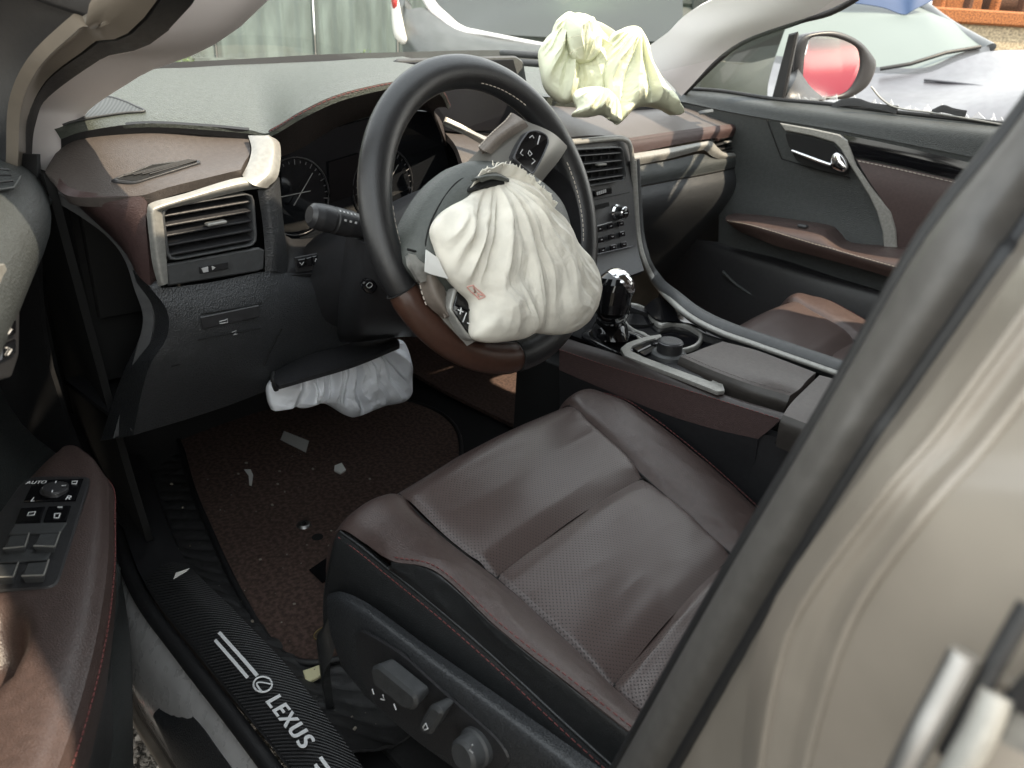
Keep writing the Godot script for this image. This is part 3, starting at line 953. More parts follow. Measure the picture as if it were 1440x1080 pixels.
	put("frame", ring(rounded(vo, .008), rounded(vi, .006), .006, .0006, V(0, 1, .4), 40), M.smooth_plastic, dv)
	var bk := []
	for p in vi: bk.append(p + V(0, .0006, 0))
	put("duct", slab(bk, .004, .0005, V(0, 1, .4)), M.void_black, dv)  # near-black plate on the cap standing for the dark hollow of the vent
	for k in 4:
		var t := .16 + .22 * k
		var a: Vector3 = vi[0].lerp(vi[1], t * .5).lerp(vi[5], t * .5)
		a = vi[1].lerp(vi[0], .75 * (1 - t) + .2).lerp(vi[5].lerp(vi[4], .5 * t), t)
		var b: Vector3 = vi[2].lerp(vi[3], t) + V(0, .0018, 0)
		a += V(0, .0018, 0)
		put("slat", tube([a, b], .0011, 6), M.black, dv)
	# silver trim: upright of the vent, lip over it, and the broad blade beside the hood
	var tr := holder("silver_trim")
	put("blade", sheet([[V(-.495, .683, -.34), V(-.504, .67, -.318), V(-.519, .657, -.3), V(-.539, .643, -.284)], [V(-.492, .684, -.328), V(-.5, .672, -.307), V(-.518, .653, -.285), V(-.541, .638, -.272)], [V(-.484, .685, -.316), V(-.485, .675, -.298), V(-.507, .647, -.272), V(-.531, .631, -.265)], [V(-.477, .685, -.318), V(-.471, .674, -.302), V(-.492, .64, -.277), V(-.514, .626, -.271)]], 16, 24, .012), M.silver_trim, tr)
	put("lip", sheet([[V(-.506, .64, -.279), V(-.553, .641, -.277), V(-.619, .629, -.277), V(-.658, .623, -.277), V(-.666, .617, -.277), V(-.667, .605, -.277)], [V(-.51, .633, -.271), V(-.553, .634, -.269), V(-.622, .624, -.268), V(-.657, .617, -.268), V(-.663, .613, -.268), V(-.663, .603, -.268)], [V(-.507, .625, -.276), V(-.548, .625, -.275), V(-.618, .616, -.275), V(-.646, .613, -.275), V(-.651, .609, -.275), V(-.652, .601, -.275)]], 6, 30, .01), M.silver_trim, tr)
	put("upright", sheet([[V(-.668, .611, -.277), V(-.669, .586, -.277), V(-.67, .551, -.277), V(-.667, .522, -.277)], [V(-.664, .612, -.268), V(-.665, .587, -.268), V(-.666, .552, -.268), V(-.665, .525, -.268)], [V(-.651, .608, -.274), V(-.652, .584, -.274), V(-.654, .549, -.274), V(-.656, .524, -.274)]], 6, 20, .01), M.silver_trim, tr)
	# driver's vent
	vent("air_vent", [V(-.652, .616, -.276), V(-.53, .622, -.276), V(-.531, .553, -.276), V(-.653, .55, -.276)], 5, .55)
	put("vent_panel", slab([V(-.655, .547, -.276), V(-.529, .549, -.276), V(-.521, .544, -.276), V(-.525, .519, -.276), V(-.534, .517, -.276), V(-.655, .52, -.276)], .012, .002), M.grey_plastic, d)
	put("vent_wheel_well", slab([V(-.615, .538, -.273), V(-.576, .538, -.273), V(-.577, .529, -.273), V(-.615, .529, -.273)], .002, .0005), M.black, d)
	put("vent_wheel_mark", slab([V(-.613, .536, -.272), V(-.604, .537, -.272), V(-.604, .53, -.272), V(-.611, .53, -.272)], .001, .0003), M.pale_print, d)
	put("vent_wheel_mark", slab([V(-.599, .537, -.272), V(-.594, .534, -.272), V(-.599, .531, -.272)], .001, .0003), M.pale_print, d)
	put("vent_side", sheet([[V(-.521, .622, -.282), V(-.518, .582, -.282), V(-.518, .544, -.282), V(-.52, .513, -.283)], [V(-.51, .624, -.272), V(-.507, .583, -.272), V(-.505, .544, -.274), V(-.505, .511, -.28)], [V(-.486, .635, -.285), V(-.482, .576, -.29), V(-.48, .536, -.292), V(-.483, .501, -.292)]], 8, 16, .01), M.dark_plastic, d)
	# knee panel
	var k0 := [V(-.674, .52, -.284), V(-.654, .517, -.28), V(-.596, .514, -.278), V(-.522, .514, -.28), V(-.484, .503, -.29), V(-.434, .491, -.3), V(-.369, .486, -.31)]
	var k1 := [V(-.663, .491, -.272), V(-.633, .486, -.268), V(-.586, .484, -.266), V(-.522, .48, -.27), V(-.472, .473, -.28), V(-.43, .465, -.29), V(-.369, .456, -.305)]
	var k2 := [V(-.667, .456, -.274), V(-.628, .449, -.268), V(-.581, .445, -.266), V(-.514, .438, -.272), V(-.462, .432, -.282), V(-.419, .424, -.292), V(-.36, .416, -.31)]
	var k3 := [V(-.691, .411, -.29), V(-.637, .395, -.285), V(-.577, .389, -.285), V(-.514, .383, -.29), V(-.461, .372, -.3), V(-.41, .365, -.31), V(-.344, .366, -.325)]
	var k4 := [V(-.708, .309, -.33), V(-.636, .308, -.33), V(-.572, .309, -.33), V(-.493, .312, -.335), V(-.433, .313, -.34), V(-.371, .313, -.35), V(-.306, .314, -.36)]
	put("knee_panel", sheet([k0, k1, k2, k3, k4], 24, 36, .012), M.dark_plastic, d)
	var k5 := []
	for p in k4: k5.append(p + V(0, -.01, -.25))
	put("knee_panel_underside", sheet([k4, k5], 4, 24, .008, V(0, -1, 0)), M.smooth_plastic, d)
	put("end_wall", sheet([[V(-.674, .531, -.33), V(-.673, .52, -.285)], [V(-.657, .473, -.36), V(-.663, .491, -.272)], [V(-.664, .427, -.37), V(-.667, .456, -.274)], [V(-.693, .373, -.38), V(-.691, .411, -.29)], [V(-.722, .269, -.42), V(-.708, .309, -.33)]], 16, 8, .01, V(-1, 0, .4)), M.dark_plastic, d)
	# panel seam lines, fuel lid button and boot button
	for a in [[V(-.624, .48, -.264), V(-.548, .477, -.263), V(-.541, .48, -.263)], [V(-.633, .447, -.264), V(-.593, .446, -.262), V(-.545, .442, -.264)], [V(-.664, .413, -.282), V(-.644, .413, -.281)], [V(-.535, .377, -.283), V(-.523, .405, -.276), V(-.509, .431, -.27)]]:
		put("panel_seam", tube(smooth_line(a, 8), .0009, 5), M.void_black, d)
	put("fuel_lid_button", slab([V(-.627, .477, -.262), V(-.546, .477, -.259), V(-.546, .46, -.259), V(-.626, .46, -.262)], .006, .0012), M.smooth_plastic, d)
	put("button_mark", tube([V(-.604, .467, -.259), V(-.596, .467, -.259), V(-.593, .468, -.259), V(-.593, .463, -.259), V(-.604, .464, -.259)], .0007, 5, true), M.pale_print, d)
	put("boot_button_mark", tube([V(-.587, .447, -.262), V(-.581, .448, -.262), V(-.583, .444, -.262), V(-.586, .443, -.262), V(-.58, .443, -.262)], .0006, 5), M.pale_print, d)
	# instrument cluster
	var ic := holder("instrument_cluster")
	put("face", slab([V(-.393, .652, -.435), V(-.291, .676, -.435), V(-.159, .699, -.435), V(-.075, .695, -.435), V(-.05, .633, -.435), V(-.022, .547, -.435), V(-.163, .484, -.435), V(-.289, .449, -.435), V(-.401, .444, -.435)], .01, .002), M.screen_glass, ic)
	for a in [[V(-.371, .574, -.432), .058], [V(-.197, .574, -.432), .062]]:
		var c: Vector3 = a[0]
		var pts := []
		for k in 48: pts.append(c + V(cos(TAU * k / 48), sin(TAU * k / 48), 0) * a[1] * 1.05)
		put("dial_ring", tube(pts, .0013, 6, true), M.dial_ring, ic)
		for k in 25:
			var an := deg_to_rad(220 - 260.0 * k / 24.0)
			var dir := V(cos(an), sin(an), 0)
			var mk := put("dial_tick", box(c + dir * a[1] * .93 + V(0, 0, .002), V(.008 if k % 3 == 0 else .004, .0012, .001), Basis(Vector3.BACK, an), .0002), M.dial_mark, ic)
			mk.name = "dial_tick"
		put("needle", tube([c + V(-.008, -.012, .004), c + V(.03, .035, .004)], [.0008, .0005], 6), M.pale_print, ic)
	put("display_panel", slab([V(-.308, .623, -.431), V(-.247, .633, -.431), V(-.248, .567, -.431), V(-.309, .559, -.431)], .002, .0005), M.gloss_black, ic)
	put("scale_line", tube([V(-.399, .577, -.431), V(-.345, .581, -.431)], .0008, 5), M.pale_print, ic)
	put("warning_light", slab([V(-.183, .543, -.431), V(-.172, .544, -.431), V(-.172, .538, -.431), V(-.181, .538, -.431)], .001, .0003), M.red_lamp_plastic, ic)
	# lower surround of the cluster and its switch row
	put("cluster_surround", sheet([[V(-.459, .576, -.33), V(-.473, .536, -.31), V(-.483, .5, -.292)], [V(-.404, .518, -.4), V(-.432, .518, -.345), V(-.473, .498, -.29)], [V(-.289, .518, -.41), V(-.334, .513, -.36), V(-.376, .488, -.3)], [V(-.082, .567, -.41), V(-.184, .537, -.37), V(-.257, .494, -.32)]], 12, 20, .006), M.smooth_plastic, d)
	var sw := holder("switch_row")
	put("switch_bezel", slab([V(-.467, .522, -.292), V(-.398, .523, -.292), V(-.397, .497, -.292), V(-.466, .499, -.292)], .004, .001), M.smooth_plastic, sw)
	for a in [[V(-.465, .519, -.288), V(-.453, .519, -.288), V(-.452, .507, -.288), V(-.465, .507, -.288)], [V(-.451, .519, -.288), V(-.442, .52, -.288), V(-.442, .506, -.288), V(-.451, .507, -.288)], [V(-.441, .52, -.288), V(-.429, .52, -.288), V(-.428, .507, -.288), V(-.44, .507, -.288)], [V(-.424, .52, -.288), V(-.41, .521, -.288), V(-.409, .507, -.288), V(-.424, .507, -.288)]]:
		put("switch", slab(a, .004, .0008), M.gloss_black, sw)
	put("switch_mark", tube([V(-.463, .515, -.287), V(-.46, .511, -.287), V(-.456, .515, -.287)], .0007, 5), M.pale_print, sw)
	put("switch_mark", tube([V(-.438, .512, -.287), V(-.436, .516, -.287), V(-.432, .512, -.287)], .0007, 5), M.pale_print, sw)
	put("switch_mark", tube([V(-.421, .517, -.287), V(-.414, .516, -.287), V(-.413, .511, -.287), V(-.42, .511, -.287)], .0007, 5, true), M.pale_print, sw)

func vent(called: String, q: Array, n: int, tab: float, depth := .03) -> void:      # q: top left, top right, bottom right, bottom left
	var o := holder(called)
	var c: Vector3 = (q[0] + q[1] + q[2] + q[3]) / 4.0
	var inner := []
	for p in q: inner.append(c.lerp(p, .93))
	put("frame", ring(rounded(q, .012), rounded(inner, .010), depth, .002), M.grey_plastic, o)
	var nn := newell(q)
	if nn.dot(SEEN) < 0: nn = -nn
	var b := []
	for p in q: b.append(p - nn * depth)
	put("duct", slab(b, .004, .0005), M.void_black, o)
	for k in n:
		var t := (k + .6) / (n + .2)
		var a: Vector3 = inner[0].lerp(inner[3], t) - nn * depth * .33; var e: Vector3 = inner[1].lerp(inner[2], t) - nn * depth * .33
		var bs := frame_of(a, e - a, nn)
		bs = bs * Basis(Vector3.RIGHT, .35)
		put("slat", box((a + e) / 2, V(a.distance_to(e), .0032, minf(.016, depth * .55)), bs, .001), M.smooth_plastic, o)
	for k in 6:
		var t := (k + .5) / 6.0
		var a: Vector3 = inner[0].lerp(inner[1], t) - nn * depth * .8; var e: Vector3 = inner[3].lerp(inner[2], t) - nn * depth * .8
		put("vane", box((a + e) / 2, V(.002, a.distance_to(e), depth * .35), frame_of(a, inner[1] - inner[0], nn), .0005), M.black, o)
	var tb: Vector3 = inner[0].lerp(inner[1], tab).lerp(inner[3].lerp(inner[2], tab), .44) + nn * .001
	put("tab", box(tb, V(.026, .004, .010), frame_of(tb, inner[1] - inner[0], nn), .0012), M.silver_trim, o)

# ---------- centre stack ----------
func centre_stack() -> void:
	# display standing on the dash
	var ds := holder("display_screen")
	var q := [V(-.129, .776, -.47), V(.153, .785, -.45), V(.164, .697, -.43), V(.152, .654, -.43), V(-.02, .655, -.44), V(-.115, .669, -.46)]
	put("housing", slab(rounded([V(-.131, .778, -.475), V(.154, .79, -.455), V(.175, .78, -.452), V(.183, .696, -.432), V(.166, .645, -.432), V(-.018, .647, -.442), V(-.122, .657, -.465)], .008), .03, .004), M.grey_plastic, ds)
	var f := [V(-.117, .772, -.471), V(.142, .783, -.451), V(.161, .697, -.428), V(.148, .655, -.428), V(-.022, .656, -.438), V(-.111, .667, -.461)]
	put("glass", slab(f, .003, .001), M.display_glass, ds)
	var d := holder("dashboard_pad")
	put("pad", sheet([[V(.258, .762, -.915), V(.543, .77, -.93), V(.767, .77, -.92), V(1.035, .761, -.86), V(1.298, .727, -.76)], [V(.138, .739, -.7), V(.361, .741, -.7), V(.496, .739, -.66), V(.742, .725, -.62), V(1.024, .712, -.58)], [V(-.02, .723, -.5), V(.153, .718, -.5), V(.263, .712, -.46), V(.495, .697, -.44), V(.814, .688, -.43)]], 10, 24, .02, Vector3.UP), M.dash_pad, d)
	put("pad_under", sheet([[V(-.02, .723, -.5), V(.153, .718, -.5), V(.263, .712, -.46), V(.495, .697, -.44), V(.814, .688, -.43)], [V(-.02, .671, -.48), V(.136, .666, -.48), V(.289, .692, -.46), V(.498, .68, -.44), V(.817, .68, -.43)]], 3, 20, .006), M.smooth_plastic, d)
	# two dark rods lying on the pad by the screen
	for a in [[V(.251, .791, -.585), V(.245, .791, -.559), V(.264, .79, -.487), V(.315, .788, -.395)], [V(.237, .775, -.558), V(.251, .775, -.475), V(.292, .77, -.376)]]:
		put("dark_rod", tube(smooth_line(a, 10), .0075, 10), M.grey_plastic, d)
	# upper shelf below the display
	put("shelf", sheet([[V(-.038, .655, -.45), V(.095, .645, -.44), V(.222, .667, -.44), V(.303, .673, -.43)], [V(-.095, .645, -.36), V(-.008, .634, -.34), V(.097, .644, -.33), V(.144, .65, -.3)], [V(-.116, .622, -.32), V(-.049, .607, -.3), V(.053, .62, -.29), V(.114, .643, -.275)]], 8, 16, .01), M.brown_grey_pad, d)
	var cs := holder("centre_panel")
	put("panel", sheet([[V(-.128, .621, -.29), V(.008, .627, -.285), V(.11, .645, -.272), V(.297, .645, -.268)], [V(-.113, .513, -.25), V(.018, .508, -.25), V(.128, .548, -.25), V(.297, .554, -.245)], [V(-.121, .421, -.22), V(.033, .418, -.22), V(.132, .436, -.215), V(.284, .445, -.21)], [V(-.103, .371, -.2), V(.022, .373, -.19), V(.116, .392, -.18), V(.257, .404, -.17)]], 12, 16, .012), M.smooth_plastic, cs)
	vent("air_vent", [V(.074, .644, -.236), V(.231, .64, -.236), V(.258, .574, -.236), V(.1, .573, -.236)], 4, .5, .016)
	# silver frame: left diagonal, top bar, right leg
	put("silver_frame", sheet([[V(-.126, .682, -.36), V(-.098, .667, -.34), V(-.059, .644, -.32), V(-.05, .626, -.3)], [V(-.129, .688, -.35), V(-.101, .674, -.33), V(-.059, .652, -.31), V(-.05, .633, -.29)], [V(-.111, .687, -.355), V(-.086, .674, -.335), V(-.047, .656, -.315), V(-.034, .637, -.295)]], 6, 14, .01), M.silver_trim, cs)
	put("silver_frame", tube(smooth_line([V(-.015, .65, -.275), V(.102, .651, -.266), V(.229, .652, -.262), V(.267, .649, -.258), V(.284, .636, -.254), V(.295, .601, -.25)], 24), .0058, 10, false, .7, V(0, .4, 1)), M.silver_trim, cs)
	# buttons, slot, knob, heater controls
	put("button_strip", slab([V(.154, .563, -.236), V(.209, .565, -.236), V(.213, .552, -.236), V(.158, .551, -.236)], .006, .0012), M.gloss_black, cs)
	for k in 5: put("button_mark", slab([V(.159, .56, -.235), V(.164, .561, -.235), V(.166, .554, -.235), V(.161, .554, -.235)].map(func(p): return p + V(.0062 * k, .0006 * k, 0)), .0006, .0002), M.pale_print, cs)
	put("disc_slot", slab([V(.148, .535, -.235), V(.203, .537, -.235), V(.207, .528, -.235), V(.152, .526, -.235)], .003, .0006), M.void_black, cs)
	put("panel_line", tube([V(.151, .547, -.232), V(.267, .55, -.232)], .0007, 5), M.void_black, cs)
	put("panel_line", tube([V(.156, .497, -.226), V(.207, .499, -.226)], .0009, 5), M.pale_print, cs)
	var kn := V(.231, .514, -.232)
	put("volume_knob", lathe([Vector2(.0, .022), Vector2(.010, .022), Vector2(.012, .020), Vector2(.013, .004), Vector2(.016, 0), Vector2(.016, -.004)], kn, V(-.1, .15, 1), 28), M.chrome, cs)
	put("volume_knob_face", lathe([Vector2(0, .0228), Vector2(.0085, .0226), Vector2(.0092, .022)], kn, V(-.1, .15, 1), 24), M.gloss_black, cs)
	put("knob_line", box(kn + V(-.004, .003, .0235), V(.010, .001, .0008)), M.white_print, cs)
	for r in 3:
		for k in 3:
			var p: Vector3 = V(.162, .491, -.223).lerp(V(.233, .493, -.223), k / 2.0).lerp(V(.16, .452, -.21).lerp(V(.232, .453, -.21), k / 2.0), r / 2.0)
			put("heater_button", box(p, V(.017, .010, .005), Basis.from_euler(V(-.3, 0, 0)), .001), M.gloss_black, cs)
			put("heater_mark", box(p + V(0, .001, .0028), V(.006, .0012, .0006), Basis.from_euler(V(-.3, 0, 0)), .0002), M.pale_print, cs)
	put("panel_edge", tube([V(.135, .449, -.205), V(.261, .446, -.205)], .0014, 6), M.dial_ring, cs)

# ---------- passenger's side of the dash ----------
func passenger_dash() -> void:
	var d := holder("passenger_dashboard")
	put("upper_pad", sheet([[V(.202, .7, -.455), V(.319, .692, -.445), V(.519, .681, -.435), V(.763, .684, -.43), V(.836, .68, -.42)], [V(.138, .676, -.35), V(.273, .672, -.35), V(.469, .67, -.36), V(.734, .674, -.37), V(.884, .662, -.34)], [V(.091, .659, -.275), V(.2, .658, -.275), V(.309, .648, -.275), V(.529, .655, -.275), V(.818, .656, -.285)]], 12, 24, .014, Vector3.UP), M.brown_grey_pad, d)
	put("pad_front", sheet([[V(.307, .648, -.275), V(.529, .655, -.275), V(.818, .656, -.285), V(.905, .637, -.3)], [V(.304, .635, -.268), V(.53, .642, -.268), V(.741, .647, -.272), V(.858, .626, -.29)], [V(.307, .618, -.266), V(.53, .629, -.266), V(.635, .631, -.268), V(.673, .63, -.27)]], 6, 20, .008), M.brown_vinyl, d)
	put("pad_stitch", stitches(smooth_line([V(.301, .643, -.27), V(.522, .65, -.27), V(.814, .649, -.282)], 30), .008, .005, .001, V(0, .4, 1), .001), M.thread_grey, d)
	put("tweeter_grille", sheet([[V(.617, .689, -.301), V(.639, .692, -.296), V(.66, .694, -.289)], [V(.608, .684, -.292), V(.625, .688, -.283), V(.65, .689, -.281)]], 3, 6, .002, Vector3.UP), M.grille_mesh, d)
	put("silver_strip", sheet([[V(.307, .618, -.266), V(.45, .621, -.266), V(.584, .626, -.266), V(.634, .625, -.266), V(.673, .608, -.266), V(.727, .593, -.27), V(.885, .587, -.28)], [V(.3, .608, -.258), V(.439, .612, -.258), V(.569, .62, -.258), V(.608, .619, -.258), V(.646, .604, -.258), V(.714, .588, -.262), V(.878, .583, -.272)], [V(.311, .594, -.262), V(.449, .599, -.262), V(.573, .608, -.262), V(.606, .606, -.262), V(.644, .591, -.262), V(.718, .579, -.266), V(.893, .576, -.276)]], 6, 40, .008), M.silver_trim, d)
	vent("air_vent", [V(.629, .632, -.272), V(.798, .644, -.278), V(.877, .596, -.282), V(.695, .595, -.272)], 3, .4, .02)
	put("silver_side", tube(smooth_line([V(.794, .647, -.277), V(.845, .624, -.279), V(.886, .594, -.282)], 8), .0035, 8), M.silver_trim, d)
	put("lower_pad", sheet([[V(.318, .592, -.266), V(.456, .594, -.266), V(.592, .6, -.266), V(.684, .584, -.268), V(.904, .579, -.28)], [V(.313, .572, -.255), V(.458, .574, -.255), V(.631, .576, -.256), V(.889, .575, -.272)], [V(.321, .553, -.256), V(.465, .555, -.256), V(.639, .556, -.257), V(.904, .558, -.274)]], 8, 24, .01), M.door_plastic, d)
	put("glovebox_seam", tube(smooth_line([V(.322, .552, -.256), V(.465, .554, -.256), V(.64, .555, -.257), V(.905, .557, -.274)], 16), .0016, 6), M.void_black, d)
	put("glovebox", sheet([[V(.324, .549, -.257), V(.467, .551, -.257), V(.642, .552, -.258), V(.914, .553, -.276)], [V(.32, .521, -.245), V(.47, .522, -.245), V(.665, .522, -.246), V(.926, .524, -.268)], [V(.356, .477, -.26), V(.507, .474, -.26), V(.707, .471, -.26), V(.97, .477, -.28)], [V(.502, .377, -.33), V(.707, .344, -.34), V(.895, .345, -.34), V(1.148, .348, -.36)], [V(.779, .214, -.42), V(1.003, .166, -.44), V(1.169, .178, -.46), V(1.392, .209, -.48)]], 18, 24, .012), M.dark_plastic, d)

# ---------- steering wheel ----------
const HUB := Vector3(-.37, .62, 0)
const WU := Vector3(0, .9304, -.3665)
const WN := Vector3(0, .3665, .9304)

func on_rim(a: float, r: float, h := 0.0) -> Vector3: return HUB + (Vector3.RIGHT * cos(a) + WU * sin(a)) * r + WN * h

func rim_angle(p: Vector3) -> float: return atan2((p - HUB).dot(WU), (p - HUB).x)

func arc(a: float, b: float, r: float, n: int, h := 0.0) -> Array:
	var o := []
	for k in n + 1: o.append(on_rim(lerpf(a, b, float(k) / n), r, h))
	return o

func add_rim(st: SurfaceTool, a: float, b: float, n: int, swell := 0.0) -> void:
	st.set_smooth_group(0)
	var R := []
	for k in n + 1:
		var an := lerpf(a, b, float(k) / n)
		var e := minf(1.0, minf(k, n - k) / 2.0)
		var s := .93 + .07 * e
		var o := []
		for m in 20:
			var t := TAU * m / 20
			var grip := 1.0 + .06 * cos(2 * t)
			o.append(on_rim(an, .1715 + cos(t) * (.0185 + swell) * s * grip, sin(t) * (.0165 + swell) * s))
		R.append(o)
	for k in n:
		for m in 20:
			var w := (m + 1) % 20
			quad(st, R[k][m], R[k][w], R[k + 1][w], R[k + 1][m])

func dome(outline: Array, n: Vector3, h: float, p := 2.0, q := .6, rings := 14, count := 64) -> ArrayMesh:
	var st := new_st()
	var e := even(smooth_closed(outline, 6), count, true)
	var c := Vector3.ZERO
	for v in e: c += v / count
	st.set_smooth_group(0)
	var G := []
	for i in rings + 1:
		var r := float(i) / rings
		var row := []
		for j in count + 1:
			row.append(c.lerp(e[j % count], r) + n * h * pow(maxf(0, 1 - pow(r, p)), q))
		G.append(row)
	var base := []
	for j in count + 1: base.append(e[j % count] - n * .03)
	G.append(base)
	add_grid(st, G, 0, n)
	return done(st)

func smooth_closed(p: Array, k: int) -> Array:
	var m := p.size()
	var o := []
	for i in m:
		for s in k:
			var t := float(s) / k
			var a: Vector3 = p[(i + m - 1) % m]; var b: Vector3 = p[i]; var c: Vector3 = p[(i + 1) % m]; var d: Vector3 = p[(i + 2) % m]
			o.append(.5 * (2 * b + (c - a) * t + (2 * a - 5 * b + 4 * c - d) * t * t + (3 * b - a - 3 * c + d) * t * t * t))
	return o

# a limp burst airbag: an outline, a swelling towards n, pleats that run out from where the cloth is gathered
func bag_grid(outline: Array, n: Vector3, h: float, gather: Vector3, pleats: float, deep: float, seed: int, rings := 70, count := 200, wave := .004) -> Array:
	var e := even(smooth_closed(outline, 8), count, true)
	var c := Vector3.ZERO
	for v in e: c += v / count
	var ex := n.cross(Vector3.UP).normalized()
	var ey := ex.cross(n).normalized()
	var z := FastNoiseLite.new()
	z.seed = seed; z.frequency = 5.0; z.fractal_octaves = 2
	var z2 := FastNoiseLite.new()
	z2.seed = seed + 7; z2.frequency = 1.0
	z2.noise_type = FastNoiseLite.TYPE_CELLULAR
	z2.cellular_return_type = FastNoiseLite.RETURN_DISTANCE2_SUB
	var kink := func(u: float) -> float: return absf(fposmod(u, 1.0) - .5) * 2.0
	var G := []
	for i in rings + 1:
		var r := float(i) / rings
		var row := []
		for j in count + 1:
			var b: Vector3 = e[j % count]
			var p: Vector3 = c.lerp(b, r)
			var d := p - gather
			var x := d.dot(ex); var y := d.dot(ey)
			var dist := Vector2(x, y).length()
			var a := atan2(x, -y)
			var w := z.get_noise_3d(p.x, p.y, p.z)
			var u := a * pleats * .32 + w * .5
			var f: float = kink.call(u) * .8 + pow(kink.call(u * 1.83 + .3 + w * .7), 1.5) * .5 + pow(kink.call(u * .47 + .7 + w * .4), 3.0) * 1.0
			f *= smoothstep(0, .06, dist) * (.75 + .25 * smoothstep(-.25, .35, w + .15))
			var edge := pow(maxf(0, 1 - pow(r, 2.6)), .62)
			var crumple := z2.get_noise_3d(a * 4.5 + w, dist * 17.0 + w * 1.5, seed) * .6 + z2.get_noise_3d(x * 22.0 + w * 2.0, y * 15.0, seed + 4.0) * .55
			var s := h * edge * (1.0 + .18 * w) + f * deep * (1 - pow(r, 8)) + crumple * deep * .55 * (1 - pow(r, 10))
			row.append(p + n * s + (ex * z.get_noise_3d(p.y * 2, p.x * 2, 3) + ey * z.get_noise_3d(p.x * 2, p.y * 2, 9)) * wave)
		G.append(row)
	return G

func add_bag(st: SurfaceTool, G: Array, n: Vector3, back := .02) -> void:
	st.set_smooth_group(0)
	var rings := G.size()
	var count: int = G[0].size()
	var Q := G.duplicate()
	for k in 3:
		var row := []
		for j in count:
			var c: Vector3 = G[0][0]
			var b: Vector3 = G[rings - 1][j]
			var inn := [.004, .10, 1.0]
			row.append(b.lerp(c - n * 0, inn[k]) - n * back * [.35, 1.0, 1.0][k] - (n * (c - b).dot(n) * inn[k]))
		Q.append(row)
	add_grid(st, Q, 0, n)

